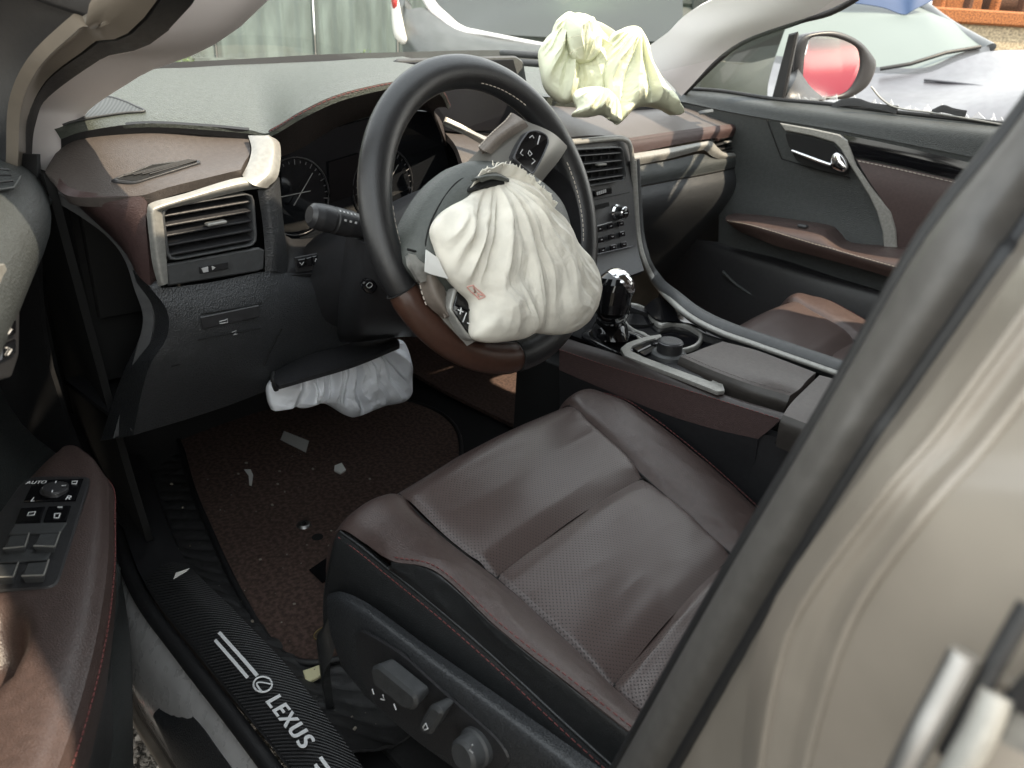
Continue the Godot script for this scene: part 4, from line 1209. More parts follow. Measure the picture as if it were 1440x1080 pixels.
func steering() -> void:
	var w := holder("steering_wheel")
	tag(w, "black leather steering wheel with a brown lower rim and the burst airbag hanging from it")
	var lo := rim_angle(V(-.545, .561, .023))
	var hi := rim_angle(V(-.387, .462, .062))
	if lo < 0: lo += TAU
	if hi < lo: hi += TAU
	var st := new_st()
	add_rim(st, hi - TAU, lo, 110)
	put("rim", done(st), M.rim_leather, w)
	var s2 := new_st()
	add_rim(s2, lo, hi, 36, .0003)
	put("rim_brown_section", done(s2), M.rim_brown, w)
	for a in [lo, hi]:
		var rg := []
		for m in 24:
			var t := TAU * m / 24
			rg.append(on_rim(a, .1715 + cos(t) * .0195, sin(t) * .0168))
		put("rim_joint", tube(rg, .0009, 5, true), M.void_black, w)
	# sewn inner edge of the rim
	for g in [[.95, 1.45], [-.35, .35], [2.95, 3.6]]:
		put("rim_stitch", stitches(arc(g[0], g[1], .1565, 30, .009), .0062, .0046, .0012, WN, .0005), M.thread_pale, w)
	# hub cover, torn open, over its two-piece shell
	var hub := [V(-.41, .688, -.003), V(-.439, .681, -.001), V(-.469, .668, .005), V(-.495, .65, .012), V(-.517, .63, .02), V(-.53, .612, .027), V(-.534, .596, .033), V(-.522, .58, .04), V(-.497, .562, .046), V(-.464, .533, .058), V(-.397, .52, .063), V(-.312, .538, .056), V(-.267, .582, .039), V(-.266, .625, .022), V(-.297, .657, .009), V(-.347, .681, 0)]
	put("hub_cover", dome(hub, WN, .034, 2.4, .6), M.hub_cover, w)
	put("hub_seam", tube(smooth_line([V(-.429, .677, .016), V(-.453, .67, .019), V(-.476, .656, .024), V(-.499, .638, .032), V(-.513, .62, .039), V(-.516, .61, .042)], 20), .0011, 5), M.void_black, w)
	put("hub_seam", tube(smooth_line([V(-.535, .613, .035), V(-.519, .608, .037), V(-.498, .606, .038)], 8), .0013, 5), M.void_black, w)
	var back := [V(-.398, .663, -.038), V(-.452, .637, -.028), V(-.494, .601, -.014), V(-.492, .551, .006), V(-.429, .507, .023), V(-.327, .504, .024), V(-.238, .551, .006), V(-.224, .631, -.026), V(-.295, .672, -.042)]
	put("hub_back", dome(back, -WN, .03, 2.4, .6), M.smooth_plastic, w)
	put("lower_hub_panel", sheet([[V(-.535, .609, .037), V(-.515, .603, .039), V(-.497, .602, .039)], [V(-.54, .598, .047), V(-.52, .593, .049), V(-.498, .593, .049)], [V(-.529, .579, .049), V(-.509, .579, .048), V(-.49, .576, .05)]], 8, 8, .006, WN), M.silver_trim, w)
	# spokes
	put("spoke", sheet([[V(-.416, .684, -.006), V(-.386, .698, -.012), V(-.349, .715, -.018), V(-.316, .731, -.024)], [V(-.385, .672, .007), V(-.349, .688, .001), V(-.318, .704, -.005), V(-.299, .725, -.013)], [V(-.342, .656, .014), V(-.313, .671, .008), V(-.278, .692, 0), V(-.26, .712, -.008)], [V(-.309, .641, .007), V(-.281, .657, 0), V(-.246, .675, -.007), V(-.22, .692, -.013)]], 14, 14, .012, WN), M.spoke_metal, w)
	put("spoke_grip", sheet([[V(-.389, .702, -.011), V(-.363, .716, -.016), V(-.337, .727, -.021), V(-.319, .736, -.024)], [V(-.393, .699, .002), V(-.365, .713, -.003), V(-.334, .724, -.007), V(-.314, .729, -.01)], [V(-.377, .694, -.001), V(-.352, .705, -.006), V(-.323, .715, -.009), V(-.301, .72, -.012)]], 10, 12, .006, WN), M.spoke_leather, w)
	put("spoke_stitch", stitches(smooth_line([V(-.393, .702, -.008), V(-.366, .715, -.014), V(-.34, .727, -.018), V(-.324, .736, -.022)], 20), .0052, .004, .0012, WN, .001), M.thread_pale, w)
	var sb := [V(-.352, .689, .009), V(-.334, .705, .003), V(-.315, .717, -.002), V(-.298, .718, -.002), V(-.281, .712, 0), V(-.279, .703, .004), V(-.302, .683, .012), V(-.324, .667, .018)]
	put("switch_block", slab(rounded(sb, .006), .01, .002, WN), M.gloss_black, w)
	put("switch_frame", ring(rounded(sb, .006), rounded(inset_any(sb, .0022), .005), .008, .0014, WN), M.dial_ring, w)
	for a in [[V(-.317, .71, .004), V(-.311, .712, .003), V(-.309, .709, .004)], [V(-.334, .698, .009), V(-.339, .694, .01), V(-.335, .691, .011)], [V(-.32, .687, .013), V(-.316, .684, .014), V(-.323, .681, .015)], [V(-.325, .693, .01), V(-.322, .696, .009), V(-.319, .692, .011), V(-.324, .69, .012)]]:
		put("switch_mark", tube(a, .0007, 5, a.size() > 3), M.pale_print, w)
	put("switch_mark", tube([V(-.297, .711, .003), V(-.305, .702, .007)], .0009, 5), M.pale_print, w)
	put("spoke", sheet([[V(-.518, .577, .03), V(-.512, .552, .04), V(-.496, .521, .052), V(-.478, .495, .062)], [V(-.507, .583, .04), V(-.498, .559, .05), V(-.483, .53, .061), V(-.467, .504, .071)], [V(-.488, .575, .046), V(-.47, .558, .052), V(-.451, .532, .063), V(-.443, .507, .072)], [V(-.458, .57, .039), V(-.431, .549, .047), V(-.416, .523, .058), V(-.419, .499, .067)]], 14, 14, .012, WN), M.silver_trim, w)
	put("spoke_grip", sheet([[V(-.522, .579, .038), V(-.522, .566, .043), V(-.518, .551, .049), V(-.502, .535, .055)], [V(-.517, .587, .052), V(-.517, .573, .057), V(-.514, .559, .063), V(-.507, .543, .069)], [V(-.498, .577, .047), V(-.496, .564, .052), V(-.496, .55, .058), V(-.497, .537, .063)]], 10, 12, .006, WN), M.spoke_leather, w)
	put("spoke_stitch", stitches(smooth_line([V(-.525, .581, .041), V(-.526, .568, .046), V(-.524, .553, .052)], 20), .0052, .004, .0012, WN, .001), M.thread_pale, w)
	var sl := [V(-.488, .57, .063), V(-.463, .553, .069), V(-.469, .535, .076), V(-.484, .517, .084), V(-.492, .525, .081), V(-.504, .549, .071)]
	put("switch_block", slab(rounded(sl, .004), .012, .002, WN), M.gloss_black, w)
	put("switch_frame", ring(rounded([V(-.493, .572, .062), V(-.459, .551, .07), V(-.466, .531, .078), V(-.482, .512, .086), V(-.493, .518, .083), V(-.508, .551, .07)], .005), rounded(sl, .004), .010, .0016, WN), M.silver_trim, w)
	put("switch_split", tube([V(-.499, .556, .071), V(-.471, .539, .078)], .001, 5), M.void_black, w)
	words("<", .010, V(-.482, .562, .069), V(-.467, .554, .072) - V(-.482, .562, .069), WN, M.white_print, w, "switch_mark")
	words(">", .010, V(-.474, .549, .074), V(-.467, .554, .072) - V(-.482, .562, .069), WN, M.white_print, w, "switch_mark")
	words("+", .012, V(-.494, .547, .074), V(-.467, .554, .072) - V(-.482, .562, .069), WN, M.white_print, w, "switch_mark")
	words("-", .012, V(-.487, .534, .08), V(-.467, .554, .072) - V(-.482, .562, .069), WN, M.white_print, w, "switch_mark")
	put("switch_mark", tube([V(-.487, .544, .076), V(-.495, .536, .079)], .0006, 5), M.white_print, w)
	put("painted_sun_patch", sheet([[V(-.525, .615, .053), V(-.52, .611, .055), V(-.512, .605, .057)], [V(-.532, .605, .06), V(-.525, .601, .061), V(-.511, .594, .064)], [V(-.534, .595, .061), V(-.526, .591, .063), V(-.505, .583, .066)]], 4, 6, .0008, WN), M.paper, w)  # pale sheet standing for the sunlit patch on the spoke
	# column cover, stalks and the tilt switch
	put("column_cover", tube(smooth_line([HUB - WN * .045, HUB - WN * .12 + V(0, -.005, 0), HUB - WN * .24 + V(0, -.02, 0), HUB - WN * .34 + V(0, -.03, 0)], 14), [.048, .054, .058, .060, .061, .062, .063, .064, .066, .068, .07, .071, .072, .073, .074], 20, false, 1.05), M.smooth_plastic)
	put("column_lower_cover", sheet([[V(-.444, .567, -.2), V(-.479, .583, -.13), V(-.488, .584, -.09), V(-.469, .583, -.06)], [V(-.443, .495, -.22), V(-.477, .516, -.14), V(-.471, .521, -.1), V(-.439, .517, -.07)], [V(-.424, .414, -.26), V(-.434, .429, -.2), V(-.415, .44, -.16), V(-.384, .447, -.12)], [V(-.379, .362, -.32), V(-.364, .372, -.28), V(-.308, .372, -.26), V(-.265, .367, -.24)]], 14, 18, .008), M.smooth_plastic)
	put("tilt_switch", lathe([Vector2(0, .004), Vector2(.008, .004), Vector2(.0095, .002), Vector2(.010, -.006)], V(-.482, .53, -.102), V(-.45, .1, 1), 20), M.gloss_black)
	put("tilt_mark", tube(smooth_closed([V(-.49, .533, -.097), V(-.485, .536, -.097), V(-.481, .532, -.097), V(-.486, .529, -.097)], 3), .0006, 5, true), M.pale_print)
	var stalk := holder("wiper_stalk")
	var e0 := V(-.539, .619, -.135)
	var e1 := V(-.477, .599, -.125)
	var ax := (e1 - e0).normalized()
	put("lever", lathe([Vector2(0, -.002), Vector2(.010, -.0015), Vector2(.0145, .003), Vector2(.016, .012), Vector2(.0165, .026), Vector2(.0165, .0265), Vector2(.0158, .028), Vector2(.0158, .030), Vector2(.0165, .0315), Vector2(.0163, .05), Vector2(.0145, .066), Vector2(.012, .10), Vector2(.011, .14)], e0, ax, 28), M.smooth_plastic, stalk)
	for k in 5: put("lever_mark", box(e0 + ax * (.034 + .005 * k) + V(0, .0135, .0095), V(.002, .003, .0006), frame_of(e0, ax, V(0, .8, .6)), .0002), M.pale_print, stalk)
	for k in 3: put("lever_mark", box(e0 + ax * (.036 + .007 * k) + V(0, .004, .0162), V(.003, .0025, .0006), frame_of(e0, ax, V(0, .2, 1)), .0002), M.pale_print, stalk)
	var st2 := holder("gear_paddle_stalk")
	put("lever", lathe([Vector2(0, -.002), Vector2(.010, -.0015), Vector2(.0135, .003), Vector2(.014, .03), Vector2(.012, .06), Vector2(.010, .13)], V(-.205, .605, -.11), V(-1, 0, .05), 24), M.grey_plastic, st2)
	# the airbag
	var out := [V(-.45, .662, .039), V(-.474, .656, .042), V(-.5, .646, .046), V(-.513, .634, .05), V(-.513, .618, .057), V(-.507, .589, .068), V(-.493, .57, .075), V(-.481, .556, .081), V(-.485, .537, .089), V(-.488, .521, .095), V(-.46, .507, .1), V(-.422, .504, .102), V(-.393, .507, .101), V(-.355, .495, .105), V(-.325, .494, .106), V(-.293, .502, .102), V(-.268, .521, .095), V(-.26, .543, .086), V(-.269, .566, .077), V(-.29, .591, .067), V(-.308, .618, .057), V(-.328, .638, .049), V(-.352, .661, .04), V(-.384, .674, .035), V(-.415, .675, .034)]
	var gather := V(-.409, .68, .03)
	var G := bag_grid(out, WN, .034, gather, 9.0, .012, 19, 110, 360)
	var bs := new_st()
	add_bag(bs, G, WN, .022)
	put("burst_airbag", done(bs), M.airbag, w)
	# faded stamp on the cloth
	var sub := bag_piece(G, V(-.489, .576, .114), 3, 5, WN, .0012)
	put("faded_stamp", stamp(sub), M.pink_print, w)
	# torn flap of the cover and frayed cloth along the tear
	put("torn_flap", sheet([[V(-.448, .676, .038), V(-.431, .681, .036), V(-.412, .683, .035), V(-.392, .675, .038)], [V(-.454, .681, .051), V(-.437, .682, .051), V(-.419, .681, .051), V(-.403, .675, .053)], [V(-.443, .675, .049), V(-.427, .677, .049), V(-.413, .674, .05), V(-.402, .672, .051)]], 8, 10, .003, WN), M.hub_cover, w)
	put("flap_gap", dome([V(-.446, .665, .039), V(-.435, .673, .036), V(-.414, .675, .035), V(-.395, .669, .038), V(-.393, .663, .04), V(-.418, .664, .04)], WN, .012), M.void_black, w)
	var fr := new_st()
	var edge := smooth_line([V(-.436, .685, .041), V(-.407, .689, .039), V(-.383, .685, .041), V(-.36, .671, .047), V(-.341, .654, .053), V(-.329, .64, .059)], 60)
	for k in 60:
		for m in 1:
			var p: Vector3 = edge[k] + V(rng.randf_range(-.003, .003), rng.randf_range(-.003, .003), rng.randf_range(-.003, .006))
			var dir := (V(rng.randf_range(-.2, 1), rng.randf_range(.1, 1), rng.randf_range(-.2, .7))).normalized() * rng.randf_range(.002, .005)
			add_tube(fr, [p, p + dir * .5 + V(0, .001, 0), p + dir], [.0008, .0006, .0003], 4)
	put("frayed_threads", done(fr), M.airbag, w)
	var fe := []
	for k in 3:
		var row := []
		for i in 21:
			var p: Vector3 = edge[i * 3]
			row.append(p + WN * (.004 - .006 * k) + V(-.3, -.7, 0) * .014 * k + V(rng.randf_range(-.002, .002), rng.randf_range(-.002, .002), rng.randf_range(-.002, .002)))
		fe.append(row)
	put("torn_cloth_edge", sheet(fe, 8, 50, .0012, WN), M.airbag, w)

func inset_any(p: Array, d: float) -> Array:
	var n := newell(p)
	return inset(p, n, d)

func bag_piece(G: Array, near: Vector3, ni: int, nj: int, n: Vector3, lift: float) -> Array:
	var bi := 0; var bj := 0; var bd := 1e9
	for i in range(6, G.size() - 6):
		for j in range(nj + 1, G[0].size() - nj - 1):
			var v: Vector3 = G[i][j] - near
			v -= n * v.dot(n)
			if v.length_squared() < bd: bd = v.length_squared(); bi = i; bj = j
	var o := []
	for i in range(bi - ni, bi + ni + 1):
		var r := []
		for j in range(bj - nj, bj + nj + 1): r.append(G[i][j] + n * lift)
		o.append(r)
	return o

func stamp(S: Array) -> ArrayMesh:      # a worn printed square: outline and a few strokes
	var st := new_st()
	var a := S.size() - 1
	var b: int = S[0].size() - 1
	var ring_pts := []
	for j in b + 1: ring_pts.append(S[0][j])
	for i in range(1, a + 1): ring_pts.append(S[i][b])
	for j in range(b - 1, -1, -1): ring_pts.append(S[a][j])
	for i in range(a - 1, 0, -1): ring_pts.append(S[i][0])
	add_tube(st, ring_pts, .0007, 4, true)
	add_tube(st, [S[1][1], S[a / 2][b / 2], S[a - 1][b / 2]], .0010, 4)
	add_tube(st, [S[1][b - 1], S[a / 2][b / 2 + 1], S[a - 1][b - 1]], .0010, 4)
	return done(st)

func knee_airbag() -> void:
	var k := holder("knee_airbag")
	tag(k, "crumpled white knee airbag hanging below the dash panel")
	var n := V(-.15, .25, .95).normalized()
	var out := [V(-.523, .343, -.29), V(-.498, .356, -.29), V(-.437, .355, -.29), V(-.357, .353, -.29), V(-.287, .353, -.29), V(-.266, .329, -.29), V(-.255, .287, -.29), V(-.259, .241, -.29), V(-.317, .241, -.29), V(-.369, .241, -.29), V(-.39, .244, -.29), V(-.416, .266, -.29), V(-.442, .282, -.29), V(-.474, .287, -.29), V(-.498, .305, -.29), V(-.509, .315, -.29), V(-.518, .295, -.29), V(-.523, .32, -.29)]
	var G := bag_grid(out, n, .018, V(-.394, .424, -.29), 11.0, .024, 33, 90, 300, .006)
	var st := new_st()
	add_bag(st, G, n, .04)
	put("bag_cloth", done(st), M.airbag_white, k)
	put("hinged_flap", sheet([[V(-.511, .356, -.3), V(-.452, .364, -.305), V(-.39, .366, -.3), V(-.298, .365, -.3)], [V(-.536, .363, -.255), V(-.488, .364, -.25), V(-.413, .364, -.25), V(-.317, .372, -.25)], [V(-.538, .362, -.24), V(-.486, .364, -.235), V(-.411, .363, -.235), V(-.327, .37, -.235)]], 10, 16, .006), M.smooth_plastic, k)
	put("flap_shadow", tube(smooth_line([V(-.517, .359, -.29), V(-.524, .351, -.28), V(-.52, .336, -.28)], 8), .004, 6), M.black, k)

func passenger_airbag() -> void:
	var p := holder("passenger_airbag")
	tag(p, "crumpled greenish white passenger airbag slumped on the dash top by the windscreen pillar")
	var n := V(-.62, .30, .72).normalized()
	var a := new_st()
	var o1 := [V(.193, .836, -.4), V(.204, .856, -.401), V(.225, .872, -.388), V(.238, .866, -.37), V(.251, .862, -.352), V(.266, .851, -.328), V(.274, .839, -.311), V(.268, .81, -.297), V(.252, .774, -.291), V(.231, .739, -.291), V(.217, .718, -.292), V(.203, .729, -.316), V(.179, .718, -.335), V(.166, .722, -.353), V(.158, .738, -.373), V(.161, .768, -.389), V(.166, .802, -.407), V(.178, .822, -.408)]
	add_bag(a, bag_grid(o1, n, .035, V(.234, .882, -.386), 10.0, .028, 51, 90, 320, .008), n, .06)
	put("bag_cloth", done(a), M.airbag_green, p)
	var b := new_st()
	var o2 := [V(.228, .831, -.291), V(.243, .844, -.283), V(.259, .852, -.27), V(.273, .85, -.254), V(.273, .827, -.237), V(.271, .796, -.219), V(.273, .768, -.197), V(.276, .744, -.177), V(.283, .708, -.145), V(.267, .718, -.17), V(.245, .721, -.197), V(.224, .712, -.214), V(.203, .689, -.222), V(.197, .686, -.227), V(.198, .713, -.244), V(.198, .741, -.264), V(.208, .787, -.283)]
	add_bag(b, bag_grid(o2, n, .028, V(.272, .869, -.268), 11.0, .026, 57, 90, 320, .006), n, .05)
	put("bag_cloth", done(b), M.airbag_green, p)
	var c := new_st()
	var o3 := [V(.138, .734, -.293), V(.155, .745, -.281), V(.176, .746, -.258), V(.189, .731, -.233), V(.187, .693, -.21), V(.178, .695, -.221), V(.167, .705, -.24), V(.146, .699, -.259), V(.125, .696, -.282), V(.136, .711, -.279)]
	add_bag(c, bag_grid(o3, n, .016, V(.188, .773, -.264), 5.0, .024, 53, 60, 200, .005), n, .03)
	put("bag_cloth", done(c), M.airbag_green, p)
	var f := new_st()
	var o4 := [V(.176, .86, -.354), V(.193, .871, -.342), V(.206, .862, -.321), V(.213, .839, -.297), V(.2, .806, -.289), V(.181, .79, -.3), V(.165, .796, -.322), V(.167, .827, -.34)]
	add_bag(f, bag_grid(o4, n, .03, V(.17, .771, -.299), 5.0, .026, 58, 60, 200, .005), n, .05)
	put("bag_cloth", done(f), M.airbag_green, p)
	for q in [[V(.085, .817, -.285), V(.101, .827, -.274), V(.117, .83, -.258)], [V(.088, .799, -.27), V(.101, .809, -.262), V(.114, .814, -.251)]]:
		put("sewn_seam", stitches(smooth_line(q, 12), .004, .003, .0009, n, .0), M.seam_thread, p)

# ---------- seats ----------
func lifted(p: Array, d: Vector3) -> Array:
	var o := []
	for v in p: o.append(v + d)
	return o

func between(a: Array, b: Array, t: float, up: float) -> Array:
	var o := []
	for i in a.size(): o.append(a[i].lerp(b[i], t) + V(0, up, 0))
	return o

func seats() -> void:
	var s := holder("driver_seat")
	tag(s, "driver's seat in perforated brown leather with black side bolster")
	# lines sewn along the cushion, front to rear
	var A := [V(-.637, .31, .038), V(-.637, .31, .077), V(-.637, .307, .122), V(-.637, .302, .204), V(-.637, .293, .282), V(-.637, .281, .352), V(-.637, .272, .414), V(-.637, .264, .484)]
	var B := [V(-.638, .318, .046), V(-.642, .326, .099), V(-.638, .333, .141), V(-.63, .335, .196), V(-.636, .328, .28), V(-.633, .318, .357), V(-.629, .308, .422), V(-.626, .3, .487)]
	var L := [V(-.554, .326, .039), V(-.559, .32, .082), V(-.561, .314, .121), V(-.558, .304, .163), V(-.552, .294, .197), V(-.552, .276, .281), V(-.559, .262, .359), V(-.567, .25, .437)]
	var R := [V(-.224, .332, .03), V(-.235, .324, .072), V(-.245, .316, .112), V(-.253, .306, .154), V(-.26, .296, .191), V(-.273, .278, .272), V(-.286, .264, .341), V(-.306, .25, .425)]
	var O := [V(-.135, .305, .01), V(-.135, .313, .043), V(-.135, .315, .079), V(-.135, .306, .119), V(-.135, .295, .158), V(-.135, .27, .227), V(-.135, .236, .305), V(-.135, .193, .401)]
	B = [A[0] + V(.001, .001, 0), A[1] + V(.002, .004, 0), V(-.641, .324, .132), V(-.63, .336, .188), V(-.637, .329, .28), V(-.633, .318, .357), V(-.629, .308, .422), V(-.626, .3, .487)]
	# perforated insert in three pieces
	var pieces := [[0, 4], [4, 6], [6, 7]]
	var cut := func(line: Array, a: int, b: int) -> Array:
		var o := []
		for k in 9: o.append(crv(line, lerpf(a, b, k / 8.0) / 7.0))
		return o
	var idx := 0
	for pc in pieces:
		var l: Array = cut.call(L, pc[0], pc[1])
		var r: Array = cut.call(R, pc[0], pc[1])
		var cols := []
		for t in [0.0, .03, .12, .32, .5, .68, .88, .97, 1.0]:
			var col := []
			for k in 9:
				var v := k / 8.0
				var lift := .010 * sin(PI * t) + (-.004 if t == 0.0 or t == 1.0 else 0.0)
				if idx == 0: lift += .006 * (1 - smoothstep(.9, 1.0, v)) - .010 * (1 - smoothstep(0, .10, v))
				else: lift += .004 * sin(PI * v)
				if (v == 1.0 and idx < 2) or (v == 0.0 and idx > 0): lift -= .004
				lift += .0016 * sin(t * 9 + v * 4 + idx) * sin(v * 7 + idx)
				col.append(l[k].lerp(r[k], t) + V(0, lift, 0))
			if idx == 0:      # the front rolls over and down
				var f: Vector3 = col[0]
				col.insert(0, f + V(0, -.030, -.030)); col.insert(0, f + V(0, -.085, -.040)); col.insert(0, f + V(0, -.16, -.03))
			cols.append(col)
		put("perforated_panel", wrinkled(cols, 60, 70, .012, Vector3.UP, .0018, 40 + idx, Vector3(.35, 1, 1)), M.perforated_leather, s)
		idx += 1
	for k in [4, 6]:
		put("cross_seam", tube(smooth_line([L[k] + V(0, -.004, 0), L[k].lerp(R[k], .5) + V(0, .003, 0), R[k] + V(0, -.004, 0)], 16), .0014, 6), M.void_black, s)
	for q in [L, R]: put("insert_seam", tube(smooth_line(lifted(q, V(0, -.003, 0)), 50), .0014, 6), M.void_black, s)
	# brown bolsters
	var front := func(line: Array, dz := -.03) -> Array:
		var o := [line[0] + V(0, -.16, dz), line[0] + V(0, -.085, dz - .008), line[0] + V(0, -.028, dz + .006)]
		o.append_array(line)
		return o
	var Bl := lifted(B, V(.001, .001, 0))
	put("bolster", wrinkled([front.call(Bl), front.call(between(B, L, .22, .010)), front.call(between(B, L, .55, .012)), front.call(between(B, L, .85, .005)), front.call(lifted(L, V(0, -.003, 0)))], 26, 110, .012, Vector3.UP, .003, 5, Vector3(1, 1, .45)), M.brown_leather, s)
	put("bolster", wrinkled([front.call(lifted(R, V(0, -.003, 0))), front.call(between(R, O, .15, .010)), front.call(between(R, O, .48, .018)), front.call(between(R, O, .80, .017)), front.call(lifted(O, V(0, .002, 0)))], 26, 110, .012, Vector3.UP, .003, 5, Vector3(1, 1, .45)), M.brown_leather, s)
	put("inner_side", sheet([front.call(O), front.call(lifted(O, V(.012, -.05, 0))), front.call(lifted(O, V(.006, -.17, 0)))], 10, 40, .01, V(1, .2, 0)), M.black_leather, s)
	# black outer bolster and side, with red thread
	var q1 := between(A, B, .3, .006).slice(2)
	var q2 := between(A, B, .7, .007).slice(2)
	q1[0] = A[2].lerp(B[2], .3) - V(0, .004, 0)
	q2[0] = A[2].lerp(B[2], .7) - V(0, .004, 0)
	put("black_bolster", wrinkled([A.slice(2), q1, q2, B.slice(2)], 20, 100, .004, V(-1, 1, 0), .004, 9, Vector3(1, 1, .5)), M.black_leather, s)
	var S1 := lifted(A, V(-.012, -.045, 0))
	var S2 := lifted(A, V(-.010, -.12, 0))
	put("side_panel", sheet([front.call(A, -.02), front.call(lifted(A, V(-.006, -.012, 0)), -.02), front.call(S1, -.02), front.call(S2, -.02)], 14, 50, .01, V(-1, 0, 0)), M.black_leather, s)
	put("piping_seam", tube(smooth_line(A, 60), .0018, 6), M.black_leather, s)
	put("red_stitching", stitches(smooth_line(lifted(A, V(-.003, -.0052, 0)), 80), .0066, .0048, .0011, V(-1, .3, 0), .0005), M.thread_red, s)
	put("red_stitching", stitches(smooth_line(lifted(B.slice(2), V(.004, .0035, 0)), 80), .0066, .0048, .0011, V(-.3, 1, 0), .0005), M.thread_red, s)
	put("red_stitching", stitches(smooth_line(between(R, O, .93, .0125), 80), .0066, .0048, .0011, Vector3.UP, .0005), M.thread_red, s)
	# plastic base with its switches
	var t0 := [V(-.652, .226, .029), V(-.655, .251, .062), V(-.658, .269, .117), V(-.66, .277, .21), V(-.66, .285, .305), V(-.66, .292, .415), V(-.66, .294, .493)]
	var t1 := [V(-.664, .227, .044), V(-.672, .258, .088), V(-.676, .275, .141), V(-.678, .283, .228), V(-.678, .288, .313), V(-.678, .293, .414), V(-.678, .295, .485)]
	var t2 := [V(-.668, .195, .054), V(-.676, .218, .096), V(-.68, .224, .137), V(-.682, .237, .214), V(-.682, .246, .297), V(-.682, .255, .4), V(-.682, .258, .469)]
	var t3 := [V(-.655, .134, .053), V(-.666, .147, .096), V(-.672, .152, .136), V(-.676, .164, .217), V(-.676, .181, .308), V(-.676, .196, .408), V(-.676, .202, .479)]
	put("seat_base", sheet([t0, t1, t2, t3], 16, 40, .012, V(-1, .2, 0)), M.dark_plastic, s)
	put("base_recess", slab(rounded([V(-.684, .262, .125), V(-.684, .277, .196), V(-.684, .272, .261), V(-.684, .27, .329), V(-.684, .255, .346), V(-.684, .22, .323), V(-.684, .178, .237), V(-.684, .175, .147), V(-.684, .213, .124)], .02), .004, .0015, V(-1, 0, 0)), M.smooth_plastic, s)
	var sl := [V(-.706, .258, .178), V(-.706, .27, .189), V(-.706, .272, .245), V(-.706, .261, .247), V(-.706, .248, .239), V(-.706, .243, .228), V(-.706, .239, .181)]
	put("slide_switch", slab(rounded(sl, .006), .018, .003, V(-1, .3, 0)), M.grey_plastic, s)
	put("tilt_switch", slab(rounded([V(-.704, .235, .246), V(-.704, .273, .262), V(-.704, .278, .271), V(-.704, .275, .279), V(-.704, .235, .263), V(-.704, .229, .252)], .005), .018, .003, V(-1, .3, 0)), M.grey_plastic, s)
	for a in [[V(-.708, .237, .184), V(-.708, .232, .186)], [V(-.708, .242, .2), V(-.708, .237, .203), V(-.708, .234, .197)], [V(-.708, .243, .217), V(-.708, .238, .22)]]: put("switch_mark", tube(a, .0006, 5), M.white_print, s)
	put("switch_mark", tube([V(-.706, .243, .256), V(-.706, .251, .26), V(-.706, .247, .263), V(-.706, .241, .258)], .0007, 5, true), M.white_print, s)
	put("lumbar_knob", lathe([Vector2(0, .016), Vector2(.012, .016), Vector2(.015, .013), Vector2(.016, .002), Vector2(.018, 0), Vector2(.018, -.006)], V(-.69, .245, .306), V(-1, .15, 0), 30), M.grey_plastic, s)
	put("knob_mark", tube([V(-.706, .274, .319), V(-.706, .265, .316), V(-.706, .265, .32)], .0007, 5), M.pale_print, s)
	# backrest and headrest, behind the centre pillar
	var bk := []
	for k in 5:
		var x := -.62 + .48 * k / 4.0
		var dz := -.035 if k == 0 or k == 4 else .0
		bk.append([V(x, .20, .56 + dz), V(x, .40, .60 + dz), V(x + (.015 if k == 0 else -.015 if k == 4 else 0.0), .62, .67 + dz), V(x + (.05 if k == 0 else -.05 if k == 4 else 0.0), .80, .73 + dz * .4)])
	put("backrest", sheet(bk, 16, 24, .10, V(0, .2, -1)), M.brown_leather, s)
	put("headrest", box(V(-.38, .91, .78), V(.25, .17, .09), Basis.from_euler(V(.2, 0, 0)), .03), M.brown_leather, s)
	put("seat_frame", box(V(-.385, .10, .30), V(.42, .10, .46)), M.void_black, s)
	var o := s.duplicate()
	o.name = "passenger_seat"
	car.add_child(o, true)
	o.position.x = .772
	tag(o, "passenger seat in brown leather beyond the centre console")
	for c in o.get_children():
		if str(c.name).begins_with("lumbar") or str(c.name).begins_with("knob") or str(c.name).contains("switch") or str(c.name).begins_with("base_recess"): c.free()

